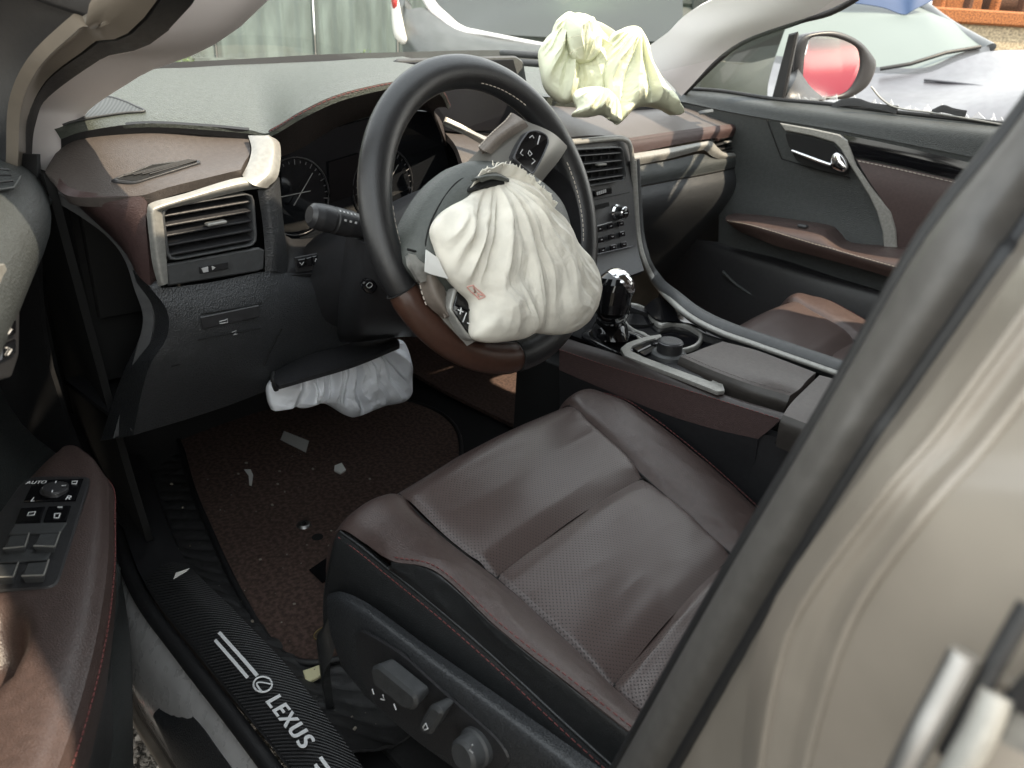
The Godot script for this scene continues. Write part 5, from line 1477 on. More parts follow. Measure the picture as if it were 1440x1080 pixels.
# ---------- console ----------
func console() -> void:
	var c := holder("centre_console")
	# brown side, sewn rail along its top
	var r0 := [V(-.118, .356, -.079), V(-.114, .357, .025), V(-.11, .361, .125), V(-.106, .364, .217), V(-.102, .366, .296)]
	var r1 := [V(-.112, .363, -.082), V(-.108, .368, .03), V(-.104, .368, .133), V(-.1, .369, .224), V(-.096, .37, .304)]
	var r2 := [V(-.102, .372, -.079), V(-.1, .375, .029), V(-.097, .372, .128), V(-.094, .369, .202), V(-.09, .371, .295)]
	var b0 := [V(-.122, .323, -.073), V(-.12, .319, .02), V(-.116, .316, .124), V(-.112, .32, .205), V(-.106, .328, .273)]
	put("side_rail", sheet([r0, r1, r2], 8, 30, .01, V(-1, 1, 0)), M.console_rail, c)
	put("side_panel", sheet([r0, between(r0, b0, .4, -.002), b0], 10, 30, .01, V(-1, 0, 0)), M.brown_vinyl, c)
	put("rail_stitching", stitches(smooth_line(lifted(r0, V(-.003, .002, 0)), 60), .007, .005, .0010, V(-1, .4, 0), .0006), M.thread_red, c)
	put("lower_side", sheet([b0, lifted(b0, V(.010, -.10, 0)), lifted(b0, V(.0, -.33, 0))], 8, 20, .02, V(-1, 0, 0)), M.smooth_plastic, c)
	put("rear_side", sheet([[V(-.100, .335, .27), V(-.100, .345, .45), V(-.10, .36, .7)], [V(-.098, .18, .27), V(-.098, .18, .45), V(-.098, .18, .7)], [V(-.09, .0, .27), V(-.09, .0, .45), V(-.09, .0, .7)]], 6, 10, .02, V(-1, 0, 0)), M.smooth_plastic, c)
	put("passenger_side", sheet([[V(.125, .38, -.20), V(.12, .37, .1), V(.115, .385, .45), V(.11, .39, .75)], [V(.13, .2, -.25), V(.13, .2, .1), V(.125, .2, .45), V(.12, .2, .75)], [V(.12, 0, -.25), V(.12, 0, .1), V(.12, 0, .45), V(.12, 0, .75)]], 8, 16, .01, V(1, 0, 0)), M.smooth_plastic, c)
	# gloss black deck from the stack to the control panel
	put("deck", sheet([[V(-.061, .362, -.105), V(-.066, .362, .001), V(-.059, .362, .08), V(-.049, .362, .15)], [V(-.03, .365, -.19), V(-.02, .366, -.07), V(.0, .366, .06), V(.0, .366, .20)], [V(.10, .372, -.24), V(.105, .370, -.09), V(.108, .368, .06), V(.105, .368, .20)]], 10, 20, .008, Vector3.UP), M.gloss_black, c)
	put("deck_rise", sheet([[V(-.14, .372, -.15), V(0, .378, -.20), V(.12, .382, -.22)], [V(-.17, .41, -.20), V(0, .415, -.23), V(.15, .42, -.245)], [V(-.19, .47, -.22), V(0, .475, -.245), V(.18, .48, -.25)]], 8, 16, .01), M.smooth_plastic, c)
	# silver and leather rail on the passenger's edge, sweeping up into the stack frame
	var sw0 := [V(.297, .607, -.252), V(.306, .53, -.242), V(.31, .458, -.228), V(.308, .41, -.205), V(.31, .367, -.17)]
	sw0.append_array([V(.131, .405, -.032), V(.093, .398, .035), V(.08, .392, .098), V(.082, .388, .162), V(.079, .386, .235), V(.071, .386, .311)])
	put("passenger_rail_silver", taper(sw0, 80, [.0070, .0065, .0062, .0060, .0058, .0056, .0055, .0054, .0052, .0050, .0048], V(-.5, .8, .3)), M.silver_trim, c)
	var sw1 := []
	for k in sw0.size(): sw1.append(sw0[k] + V(.013, .001, 0) + (V(.002, 0, -.006) if k < 5 else V(.006, -.002, 0)))
	put("passenger_rail", taper(sw1, 80, [.010, .010, .010, .011, .013, .015, .017, .018, .018, .018, .018], V(-.2, 1, 0)), M.grey_plastic, c)
	# shifter
	var sh := holder("gear_lever")
	var base := V(-.028, .372, -.043)
	put("surround", ring(rounded([V(-.071, .372, -.079), V(.005, .372, -.079), V(.017, .372, -.005), V(-.007, .372, .043), V(-.082, .372, .027), V(-.089, .372, -.01)], .02), rounded([V(-.058, .372, -.068), V(-.008, .372, -.066), V(-.001, .372, -.007), V(-.02, .372, .024), V(-.068, .372, .012), V(-.076, .372, -.019)], .016), .006, .003, Vector3.UP), M.gloss_black, sh)
	put("gate_plate", slab(rounded([V(.017, .374, -.035), V(.024, .374, -.01), V(-.002, .374, .037), V(-.022, .374, .02)], .006), .004, .001, Vector3.UP), M.silver_trim, sh)
	var top := V(-.129, .486, .023)
	put("stem", tube(smooth_line([base + V(0, -.01, 0), base + V(.002, .03, -.004), base.lerp(top, .6), top + V(0, -.02, 0)], 14), [.036, .034, .031, .028, .026, .025, .025, .025, .026, .027, .028, .028, .028, .027, .025], 16), M.gloss_black, sh)
	put("knob", knob_mesh(top, V(.10, 1, -.12)), M.gloss_black, sh)
	put("knob_cap", dome_cap(top + V(.007, .010, .003), V(.6, .75, .35), .0265, .020), M.chrome, sh)
	# cup holders: one ring, two cups
	var cu := holder("cup_holder")
	var rim := [V(.082, .374, -.107), V(.12, .374, -.118), V(.139, .374, -.103), V(.129, .374, -.069), V(.096, .374, -.035), V(.083, .374, -.012), V(.108, .374, -.001), V(.112, .374, .031), V(.089, .374, .066), V(.045, .374, .085), V(.006, .374, .084), V(-.01, .374, .071), V(.002, .374, .032), V(.008, .374, -.006), V(.024, .374, -.047)]
	var rin := inset_toward(rim, .006)
	put("rim", ring(smooth_closed(rim, 5), smooth_closed(rin, 5), .006, .003, Vector3.UP, 90), M.silver_trim, cu)
	for a in [V(.076, .372, -.063), V(.053, .372, .042)]:
		put("cup", lathe([Vector2(.036, .0), Vector2(.034, -.03), Vector2(.031, -.07), Vector2(0, -.07)], a, Vector3.UP, 30), M.void_black, cu)
		put("cup_tab", box(a + V(.026, -.012, .01), V(.012, .010, .016), Basis.IDENTITY, .003), M.smooth_plastic, cu)
	put("gloss_lid", sheet([[V(.122, .379, -.076), V(.196, .379, -.093), V(.183, .379, -.048)], [V(.08, .381, -.023), V(.145, .381, -.03), V(.127, .381, .025)], [V(.1, .379, .005), V(.113, .379, .03), V(.097, .379, .067)]], 6, 8, .003, Vector3.UP), M.gloss_black, c)
	# touch controller: silver hook-shaped trim, two buttons, dial
	put("silver_hook", slab(rounded([V(.029, .377, .02), V(-.005, .377, .009), V(-.049, .377, .006), V(-.079, .377, .013), V(-.099, .377, .035), V(-.102, .377, .08), V(-.104, .377, .132), V(-.109, .377, .203), V(-.098, .377, .209), V(-.072, .377, .19), V(-.064, .376, .173), V(-.084, .377, .179), V(-.083, .377, .119), V(-.08, .377, .059), V(-.074, .377, .029), V(-.056, .377, .02), V(-.016, .377, .021), V(.019, .377, .029)], .003), .006, .002, Vector3.UP), M.silver_trim, c)
	put("controller_plate", slab(rounded([V(-.058, .374, .019), V(-.016, .374, .017), V(.026, .374, .027), V(-.05, .374, .143), V(-.073, .374, .168), V(-.074, .374, .101)], .01), .006, .002, Vector3.UP), M.smooth_plastic, c)
	for a in [[V(-.069, .38, .028), V(-.025, .38, .029), V(-.03, .38, .041), V(-.075, .38, .043)], [V(-.021, .38, .029), V(.005, .38, .034), V(0, .38, .046), V(-.025, .38, .042)], [V(-.076, .38, .046), V(-.035, .38, .046), V(-.038, .38, .059), V(-.082, .38, .061)]]: put("controller_button", slab(rounded(a, .003), .005, .0015, Vector3.UP), M.gloss_black, c)
	var dc := V(-.04, .378, .079)
	put("dial_base", lathe([Vector2(0, .004), Vector2(.024, .004), Vector2(.028, .001), Vector2(.029, -.004)], dc, Vector3.UP, 36), M.grey_plastic, c)
	put("dial_knob", lathe([Vector2(0, .0235), Vector2(.0155, .0235), Vector2(.0185, .0222), Vector2(.0195, .0195), Vector2(.020, .004)], dc, Vector3.UP, 36), M.smooth_plastic, c)
	put("dial_knob_ring", lathe([Vector2(.0190, .0212), Vector2(.0203, .0200), Vector2(.0203, .0185), Vector2(.0195, .0178)], dc, Vector3.UP, 36), M.dial_ring, c)
	# armrest: two padded lids
	var l0 := [V(-.054, .386, .107), V(-.07, .388, .175), V(-.077, .39, .235), V(-.066, .388, .289)]
	var l1 := [V(-.036, .392, .119), V(-.048, .396, .191), V(-.055, .398, .244), V(-.045, .394, .293)]
	var l2 := [V(-.002, .392, .121), V(-.007, .397, .193), V(-.011, .398, .246), V(-.004, .394, .287)]
	var l3 := [V(.058, .386, .119), V(.06, .388, .175), V(.05, .389, .231), V(.047, .387, .279)]
	put("armrest_lid", sheet([l0, l1, l2, l3], 14, 24, .012, Vector3.UP), M.lid_leather, c)
	var f1 := lifted(l0, V(-.006, -.012, 0))
	var f2 := [l0[0] + V(.002, -.028, .004), l0[1] + V(.0, -.034, 0), l0[2] + V(0, -.036, 0), l0[3] + V(0, -.036, -.006)]
	put("armrest_side", sheet([l0, f1, f2], 8, 24, .008, V(-1, .3, 0)), M.lid_side, c)
	put("lid_stitching", stitches(smooth_line(lifted(l0, V(.003, .003, 0)), 40), .0065, .0048, .0010, Vector3.UP, .0004), M.thread_grey, c)
	var e0 := [l0[3], l1[3], l2[3], l3[3]]
	put("armrest_end", sheet([e0, lifted(e0, V(0, -.04, .002))], 4, 10, .006, V(0, 0, 1)), M.lid_leather, c)
	var m0 := [V(-.127, .386, .307), V(-.129, .386, .346), V(-.134, .386, .402), V(-.138, .386, .486)]
	var m1 := [V(-.091, .39, .302), V(-.097, .392, .35), V(-.1, .393, .41), V(-.102, .393, .49)]
	var m2 := [V(-.036, .39, .296), V(-.037, .393, .346), V(-.036, .394, .406), V(-.03, .394, .49)]
	var m3 := [V(.045, .386, .286), V(.049, .387, .345), V(.051, .388, .412), V(.061, .388, .499)]
	put("rear_armrest_lid", sheet([m0, m1, m2, m3], 14, 24, .012, Vector3.UP), M.lid_leather, c)
	put("rear_armrest_side", sheet([m0, lifted(m0, V(-.006, -.014, 0)), lifted(m0, V(0, -.048, 0))], 8, 20, .008, V(-1, .3, 0)), M.lid_side, c)
	var n0 := [m0[0], m1[0], m2[0], m3[0]]
	put("rear_armrest_end", sheet([n0, lifted(n0, V(0, -.045, -.002))], 4, 10, .006, V(0, 0, -1)), M.lid_side, c)
	put("console_core", box(V(.0, .16, .25), V(.17, .30, .9)), M.void_black, c)

func taper(p: Array, n: int, radii: Array, up: Vector3, flat := .8) -> ArrayMesh:
	var path := smooth_line(p, n)
	var r := []
	for i in n + 1:
		var f := float(i) / n * (radii.size() - 1)
		var k := mini(int(f), radii.size() - 2)
		r.append(lerpf(radii[k], radii[k + 1], f - k))
	return tube(path, r, 14, false, flat, up)

func inset_toward(p: Array, d: float) -> Array:
	var n := newell(p)
	return inset(p, n, d)

func knob_mesh(at: Vector3, axis: Vector3) -> ArrayMesh:
	return lathe([Vector2(.022, -.034), Vector2(.0255, -.020), Vector2(.0275, .0), Vector2(.027, .010), Vector2(.0235, .019), Vector2(.015, .026), Vector2(0, .028)], at, axis, 24)

func dome_cap(at: Vector3, axis: Vector3, r: float, h: float) -> ArrayMesh:
	var prof := []
	for k in 8: prof.append(Vector2(r * cos(PI / 2 * k / 7.0), h * sin(PI / 2 * k / 7.0)))
	prof.push_front(Vector2(r * .97, -.004))
	return lathe(prof, at, axis, 24)

# ---------- driver's door, standing open ----------
const DQ := Vector3(-.917, 0, -.07)
const DD := Vector3(-.375, 0, .927)
const DN := Vector3(.927, 0, .375)

func dr(s: float, y: float, h: float) -> Vector3: return DQ + DD * s + DN * h + V(0, y, 0)

func driver_door() -> void:
	var d := holder("driver_door")
	tag(d, "open driver's door with a brown armrest and its window switches")
	# inner face, belt to sill
	var rows := []
	for a in [[.665, -.030], [.672, .0], [.655, .040], [.615, .056], [.56, .030], [.48, -.015], [.40, -.045], [.30, -.030], [.20, .030], [.08, .050], [-.06, .040], [-.14, .0]]:
		var r := []
		for k in 9:
			var s := -.42 + 1.12 * k / 8.0
			var y: float = a[0] + (.03 * s if a[0] > .5 else 0.0)
			r.append(dr(s, y, a[1] - .012 * maxf(0, -s - .3) * 8.0))
		rows.append(r)
	put("inner_panel", sheet(rows, 44, 24, .012, DN), M.door_plastic, d)
	put("front_edge", sheet([[dr(-.42, .66, .045), dr(-.42, .4, .01), dr(-.42, .1, .035), dr(-.42, -.14, .0)], [dr(-.45, .66, -.03), dr(-.45, .4, -.04), dr(-.45, .1, -.04), dr(-.45, -.14, -.06)], [dr(-.46, .64, -.11), dr(-.46, .4, -.13), dr(-.46, .1, -.14), dr(-.46, -.14, -.12)]], 8, 14, .008, V(.2, 0, -1)), M.rubber, d)
	put("outer_skin", sheet([[dr(-.46, .66, -.09), dr(.1, .675, -.10), dr(.71, .69, -.09)], [dr(-.46, .4, -.15), dr(.1, .4, -.165), dr(.71, .4, -.15)], [dr(-.46, .1, -.15), dr(.1, .1, -.165), dr(.71, .1, -.15)], [dr(-.46, -.16, -.11), dr(.1, -.16, -.12), dr(.71, -.16, -.11)]], 10, 12, .01, -DN), M.bronze_paint, d)
	put("rear_edge", sheet([[dr(.70, .69, .03), dr(.70, .4, .015), dr(.70, -.14, .0)], [dr(.71, .69, -.09), dr(.71, .4, -.15), dr(.71, -.16, -.11)]], 4, 10, .006, DD), M.bronze_paint, d)
	put("lower_edge", sheet([[dr(-.42, -.14, .0), dr(.7, -.14, .0)], [dr(-.46, -.16, -.11), dr(.71, -.16, -.11)]], 3, 10, .006, V(0, -1, 0)), M.bronze_paint, d)
	put("belt_seal", tube([dr(-.42, .655, -.04), dr(.1, .676, -.045), dr(.7, .693, -.04)], .007, 8), M.rubber, d)
	put("window_frame", tube(smooth_line([dr(-.43, .66, -.06), dr(-.15, .86, -.02), dr(.15, 1.04, .03), dr(.40, 1.13, .06), dr(.60, 1.15, .07), dr(.665, 1.0, .03), dr(.70, .69, -.05)], 40), .018, 10), M.bronze_paint, d)
	put("window_glass", sheet([[dr(-.38, .66, -.055), dr(-.15, .66, -.055), dr(.15, .67, -.055), dr(.5, .68, -.055), dr(.69, .69, -.055)], [dr(-.37, .68, -.05), dr(-.15, .84, -.02), dr(.15, 1.02, .03), dr(.45, 1.12, .06), dr(.62, 1.12, .06)]], 6, 12, 0, DN), M.side_glass, d)
	put("outer_mirror", box(dr(-.28, .76, -.24), V(.10, .15, .22), frame_of(Vector3.ZERO, DD, DN), .035), M.bronze_paint, d)
	put("mirror_arm", tube([dr(-.32, .70, -.08), dr(-.29, .71, -.18)], .028, 10), M.smooth_plastic, d)
	# ridge under the belt, tweeter grille, trim end, memory buttons
	put("belt_ridge", tube(smooth_line([V(-.712, .615, -.443), V(-.728, .606, -.417), V(-.777, .6, -.329), V(-.838, .597, -.214), V(-.896, .595, -.102)], 16), .004, 8), M.door_plastic, d)
	var tg := [V(-.81, .672, -.306), V(-.795, .67, -.291), V(-.787, .664, -.279), V(-.806, .66, -.24), V(-.838, .664, -.208)]
	put("tweeter_grille", slab(tg, .003, .001, V(.4, 1, .2)), M.grille_mesh, d)
	for k in 3: put("grille_bar", tube([tg[0].lerp(tg[4], .2 + .3 * k) + V(0, .002, 0), tg[1].lerp(tg[3], .2 + .3 * k) + V(0, .002, 0)], .0012, 5), M.smooth_plastic, d)
	put("silver_inlay", slab([V(-.897, .654, .018), V(-.881, .644, -.02), V(-.876, .63, -.033), V(-.882, .63, -.017), V(-.903, .644, .035)], .004, .001, DN), M.silver_trim, d)
	put("memory_panel", slab(rounded([V(-.907, .651, .039), V(-.863, .619, -.07), V(-.86, .61, -.077), V(-.889, .575, -.007), V(-.907, .578, .04), V(-.936, .605, .11)], .006), .004, .001, DN), M.smooth_plastic, d)
	for k in 4:
		var b := [V(-.891, .636, .007), V(-.871, .621, -.042), V(-.876, .614, -.03), V(-.896, .629, .018)]
		var st := V(-.882, .628, -.016)
		var en := V(-.907, .597, .047)
		var off := (en - st) * (k / 3.6)
		put("memory_button", slab(lifted(b, off), .004, .0012, DN), M.gloss_black, d)
		put("button_mark", tube(lifted([V(-.887, .63, -.002), V(-.882, .624, -.013), V(-.888, .626, .001)], off), .0006, 5), M.pale_print, d)
	# armrest
	var ar := [[V(-.813, .345, -.279), V(-.806, .345, -.281), V(-.797, .345, -.277), V(-.791, .345, -.263), V(-.789, .345, -.247)], [V(-.856, .352, -.24), V(-.834, .352, -.241), V(-.813, .352, -.231), V(-.796, .352, -.213), V(-.795, .352, -.176)], [V(-.905, .356, -.172), V(-.875, .356, -.158), V(-.846, .356, -.139), V(-.825, .356, -.122), V(-.82, .356, -.107)], [V(-.948, .359, -.097), V(-.915, .359, -.073), V(-.886, .359, -.053), V(-.862, .359, -.036), V(-.853, .359, -.024)], [V(-.997, .362, -.014), V(-.965, .362, .012), V(-.932, .362, .038), V(-.905, .362, .054), V(-.892, .362, .06)], [V(-1.035, .366, .049), V(-1.004, .366, .079), V(-.971, .366, .107), V(-.944, .366, .123), V(-.93, .366, .131)], [V(-1.077, .369, .109), V(-1.044, .369, .142), V(-1.01, .369, .173), V(-.982, .369, .189), V(-.969, .369, .193)], [V(-1.13, .372, .17), V(-1.1, .372, .201), V(-1.063, .372, .233), V(-1.033, .372, .253), V(-1.017, .372, .258)]]
	for r in ar:
		r[0].y -= .010; r[4].y -= .006; r[1].y += .002; r[2].y += .004; r[3].y += .003
	var G := grid_of(ar, 60, 30)
	var hole := V(-.968, .36, .048)
	var hd := (V(-.992, .36, .097) - hole).normalized()
	for i in G.size():
		for j in G[0].size():
			var q: Vector3 = G[i][j] - hole
			var u := q.dot(hd) / .055
			var w := (q - hd * q.dot(hd)); w.y = 0
			var e := sqrt(u * u + pow(w.length() / .026, 2))
			G[i][j].y -= .045 * (1 - smoothstep(.55, 1.1, e))
	var st := new_st()
	add_grid(st, G, .006, Vector3.UP)
	put("armrest", done(st), M.brown_leather, d)
	var e0 := []
	for r in ar: e0.append(r[4])
	put("armrest_side", sheet([e0, lifted(e0, V(.004, -.016, .0)), lifted(e0, V(-.002, -.055, 0))], 8, 40, .004, DN), M.brown_leather, d)
	put("armrest_stitching", stitches(smooth_line(lifted(e0, V(.0035, -.012, 0)), 60), .0062, .0046, .0010, DN, .0008), M.thread_red, d)
	put("armrest_underside", sheet([lifted(e0, V(-.003, -.055, 0)), lifted(e0, V(-.010, -.075, 0)), lifted(e0, V(-.03, -.16, 0)), lifted(e0, V(-.035, -.35, 0))], 10, 30, .01, DN), M.smooth_plastic, d)
	put("pocket_rail", tube(smooth_line([V(-.781, .16, -.272), V(-.817, .16, -.194), V(-.868, .16, -.088), V(-.92, .16, .015)], 16), .009, 8), M.door_plastic, d)
	# window switch panel
	var up := V(.12, 1, .1).normalized()
	var sp := [V(-.87, .366, -.198), V(-.858, .366, -.201), V(-.816, .366, -.163), V(-.819, .366, -.152), V(-.901, .366, -.002), V(-.908, .366, .001), V(-.952, .366, -.033), V(-.956, .366, -.079)]
	put("switch_panel", slab(rounded(sp, .008), .008, .0015, up), M.smooth_plastic, d)
	put("mirror_dial_plate", slab([V(-.861, .368, -.189), V(-.823, .368, -.158), V(-.844, .368, -.121), V(-.882, .368, -.153)], .003, .0008, up), M.gloss_black, d)
	var mc := V(-.853, .369, -.151)
	put("mirror_dial", lathe([Vector2(0, .0045), Vector2(.010, .0045), Vector2(.0115, .003), Vector2(.0125, .0005), Vector2(.0135, 0)], mc, up, 30), M.smooth_plastic, d)
	var cir := []
	for k in 30: cir.append(mc + V(cos(TAU * k / 30) * .0126, .0024, sin(TAU * k / 30) * .0126))
	put("mirror_dial_ring", tube(cir, .0006, 5, true), M.dial_ring, d)
	for k in 4: put("dial_mark", box(mc + V(cos(PI / 2 * k + .5) * .009, .0048, sin(PI / 2 * k + .5) * .009), V(.004, .0006, .001), Basis(Vector3.UP, -PI / 2 * k - .5), .0002), M.white_print, d)
	var al := (V(-.846, .369, -.126) - V(-.875, .369, -.149)).normalized()
	words("AUTO", .0055, V(-.861, .369, -.18), al, up, M.white_print, d, "lettering", false, 1.0, .0004)
	words("L", .007, V(-.874, .369, -.148), al, up, M.white_print, d, "lettering", false, 1.0, .0004)
	words("R", .007, V(-.848, .369, -.128), al, up, M.white_print, d, "lettering", false, 1.0, .0004)
	put("button_mark", tube([V(-.834, .369, -.158), V(-.83, .369, -.155), V(-.833, .369, -.15), V(-.836, .369, -.153)], .0005, 5, true), M.white_print, d)
	for a in [[V(-.888, .369, -.141), V(-.87, .369, -.128), V(-.882, .37, -.103), V(-.9, .369, -.117)], [V(-.868, .369, -.126), V(-.851, .369, -.113), V(-.864, .37, -.088), V(-.88, .369, -.102)]]: put("lock_button", slab(a, .005, .0012, up), M.gloss_black, d)
	put("button_mark", tube([V(-.885, .37, -.125), V(-.88, .37, -.122), V(-.883, .37, -.117), V(-.888, .37, -.12)], .0005, 5, true), M.white_print, d)
	put("button_mark", tube([V(-.868, .37, -.106), V(-.864, .37, -.103), V(-.868, .37, -.096), V(-.871, .37, -.099)], .0006, 5, true), M.white_print, d)
	put("button_mark", tube([V(-.862, .37, -.116), V(-.859, .37, -.113)], .0006, 5), M.white_print, d)
	for a in [[V(-.911, .372, -.094), V(-.897, .372, -.084), V(-.907, .374, -.062), V(-.922, .374, -.072)], [V(-.891, .372, -.079), V(-.876, .372, -.067), V(-.888, .374, -.044), V(-.902, .375, -.057)], [V(-.934, .372, -.058), V(-.918, .372, -.044), V(-.928, .374, -.023), V(-.944, .374, -.037)], [V(-.913, .372, -.04), V(-.898, .372, -.03), V(-.909, .374, -.008), V(-.923, .374, -.02)]]:
		put("window_switch", slab(rounded(a, .003), .010, .002, up), M.grey_plastic, d)
		put("switch_edge", tube([a[3].lerp(a[2], .04) + V(0, .0004, 0), a[3].lerp(a[2], .96) + V(0, .0004, 0)], .0008, 6), M.silver_trim, d)
		put("switch_edge", tube([a[1] + V(0, .0006, 0), a[2] + V(0, .0004, 0)], .0007, 6), M.silver_trim, d)
	for a in [[V(-.9, .368, -.117), V(-.864, .368, -.087), V(-.875, .368, -.073), V(-.91, .368, -.102)], [V(-.922, .368, -.081), V(-.888, .368, -.052), V(-.898, .369, -.037), V(-.932, .368, -.064)]]: put("switch_well", slab(a, .003, .0008, up), M.grey_plastic, d)

# ---------- passenger's door ----------
func passenger_door() -> void:
	var d := holder("passenger_door")
	tag(d, "closed passenger door with dark belt pad, brown insert, silver handle trim and wing mirror")
	var t0 := [V(.795, .721, -.477), V(.795, .724, -.354), V(.795, .717, -.208), V(.795, .717, -.082), V(.795, .713, .075), V(.795, .71, .271), V(.795, .704, .457)]
	var t1 := [V(.775, .709, -.462), V(.765, .712, -.335), V(.76, .705, -.189), V(.76, .701, -.064), V(.76, .695, .09), V(.76, .691, .28), V(.76, .684, .467)]
	var t2 := [V(.76, .697, -.441), V(.752, .685, -.296), V(.75, .677, -.156), V(.75, .672, -.046), V(.75, .661, .102), V(.75, .649, .249), V(.75, .632, .463)]
	put("belt_pad", sheet([t0, t1, t2], 12, 36, .015, V(-1, .6, 0)), M.door_plastic, d)
	put("window_seal", tube(smooth_line(lifted(t0, V(.004, .003, 0)), 40), .005, 8), M.rubber, d)
	put("belt_slot", tube([V(.776, .714, -.377), V(.776, .714, -.295)], .003, 6), M.black, d)
	# main panel from belt pad to armrest
	var u0 := lifted(t2, V(.004, 0, 0))
	put("main_panel", sheet([u0, [V(.765, .623, -.359), V(.765, .609, -.258), V(.765, .597, -.128), V(.765, .584, -.007), V(.765, .569, .12), V(.765, .551, .266), V(.765, .528, .447)], [V(.77, .539, -.327), V(.77, .525, -.245), V(.77, .516, -.113), V(.77, .504, .009), V(.77, .49, .138), V(.77, .467, .26), V(.77, .439, .437)], [V(.76, .457, -.287), V(.76, .45, -.226), V(.76, .443, -.093), V(.76, .43, .03), V(.76, .418, .145), V(.76, .401, .266), V(.76, .377, .42)], [V(.755, .37, -.268), V(.755, .364, -.207), V(.755, .362, -.092), V(.755, .35, .034), V(.755, .341, .15), V(.755, .32, .261), V(.755, .3, .417)]], 20, 36, .015, V(-1, 0, 0)), M.door_plastic, d)
	put("lower_panel", sheet([[V(.755, .37, -.268), V(.755, .364, -.207), V(.755, .362, -.092), V(.755, .35, .034), V(.755, .341, .15), V(.755, .32, .261), V(.755, .3, .417)], [V(.75, .34, -.40), V(.73, .33, -.2), V(.72, .33, 0), V(.72, .33, .2), V(.72, .33, .5)], [V(.75, .15, -.42), V(.70, .14, -.2), V(.69, .14, 0), V(.69, .14, .2), V(.69, .14, .5)], [V(.74, -.02, -.42), V(.72, -.02, -.2), V(.71, -.02, 0), V(.71, -.02, .2), V(.71, -.02, .5)]], 16, 30, .015, V(-1, 0, 0)), M.smooth_plastic, d)
	put("outer_skin", sheet([[V(.84, .64, -.72), V(.84, .655, 0), V(.84, .67, .58)], [V(.93, .48, -.72), V(.94, .45, 0), V(.92, .45, .58)], [V(.92, -.18, -.72), V(.92, -.18, 0), V(.91, -.18, .58)]], 8, 14, .01, V(1, 0, 0)), M.bronze_paint, d)
	put("black_inlay", sheet([[V(.748, .663, -.01), V(.748, .654, .104), V(.748, .638, .249), V(.748, .622, .399)], [V(.746, .64, .011), V(.746, .633, .116), V(.746, .619, .241), V(.746, .602, .393)], [V(.749, .621, .024), V(.749, .615, .117), V(.749, .603, .237), V(.749, .587, .385)]], 6, 20, .006, V(-1, 0, 0)), M.gloss_black, d)
	put("brown_insert", sheet([[V(.752, .616, .027), V(.752, .61, .117), V(.752, .6, .236), V(.752, .585, .373)], [V(.746, .574, .068), V(.746, .568, .156), V(.746, .561, .241), V(.746, .544, .374)], [V(.746, .527, .114), V(.746, .523, .174), V(.746, .518, .246), V(.746, .506, .36)], [V(.75, .444, .153), V(.75, .447, .2), V(.75, .447, .257), V(.75, .445, .351)]], 14, 20, .008, V(-1, 0, 0)), M.brown_vinyl, d)
	put("insert_stitching", stitches(smooth_line([V(.746, .613, .034), V(.746, .607, .12), V(.746, .596, .238), V(.746, .582, .375)], 30), .009, .0062, .0016, V(-1, .2, 0), .001), M.thread_pale, d)
	put("silver_handle_trim", slab([V(.744, .673, -.159), V(.744, .669, -.083), V(.744, .663, -.017), V(.744, .653, .002), V(.744, .603, .034), V(.744, .564, .074), V(.744, .518, .128), V(.744, .484, .147), V(.744, .444, .16), V(.744, .44, .132), V(.744, .473, .121), V(.744, .513, .099), V(.744, .543, .076), V(.744, .605, .017), V(.744, .632, -.007), V(.744, .645, -.026), V(.744, .653, -.08), V(.744, .657, -.143)], .010, .0025, V(-1, 0, 0)), M.silver_trim, d)
	put("handle_recess", slab(rounded([V(.744, .654, -.143), V(.744, .65, -.079), V(.744, .643, -.033), V(.744, .621, -.003), V(.744, .593, .021), V(.744, .579, .018), V(.744, .582, -.048), V(.744, .594, -.101), V(.744, .627, -.128)], .01), .006, .001, V(-1, 0, 0)), M.void_black, d)
	put("door_handle", taper([V(.738, .617, -.113), V(.732, .611, -.082), V(.73, .604, -.047), V(.734, .598, -.018)], 16, [.0045, .0058, .006, .0052], V(0, 1, 0), .8), M.chrome, d)
	put("handle_hinge", dome([V(.736, .613, -.022), V(.736, .626, -.012), V(.736, .616, .006), V(.736, .596, .018), V(.736, .586, .01), V(.736, .592, -.014)], V(-1, 0, 0), .006), M.chrome, d)
	put("panel_seam", tube(smooth_line([V(.748, .677, -.193), V(.748, .644, -.172), V(.748, .599, -.142), V(.748, .594, -.134)], 12), .0016, 6), M.void_black, d)
	put("panel_seam", tube(smooth_line([V(.75, .594, -.136), V(.75, .584, -.067), V(.75, .575, .025)], 12), .0014, 6), M.void_black, d)
	# armrest
	var a0 := [V(.72, .449, -.236), V(.715, .456, -.166), V(.71, .46, -.09), V(.71, .462, -.002), V(.715, .45, .027), V(.72, .434, .054), V(.72, .44, .122), V(.715, .451, .209), V(.71, .449, .359)]
	var a1 := [V(.69, .448, -.227), V(.675, .453, -.153), V(.67, .452, -.072), V(.67, .45, .009), V(.67, .442, .043), V(.67, .434, .079), V(.67, .433, .148), V(.67, .435, .227), V(.67, .428, .361)]
	var a2 := [V(.68, .44, -.216), V(.66, .445, -.144), V(.656, .44, -.067), V(.656, .433, .012), V(.656, .431, .048), V(.656, .428, .086), V(.656, .423, .155), V(.656, .418, .227), V(.656, .406, .357)]
	var a3 := [V(.7, .419, -.189), V(.675, .417, -.127), V(.67, .41, -.067), V(.67, .408, .005), V(.67, .406, .038), V(.67, .404, .08), V(.67, .4, .146), V(.67, .393, .218), V(.67, .378, .349)]
	put("armrest", sheet([a0, a1, a2, a3], 14, 40, .01, V(-1, 1, 0)), M.brown_leather, d)
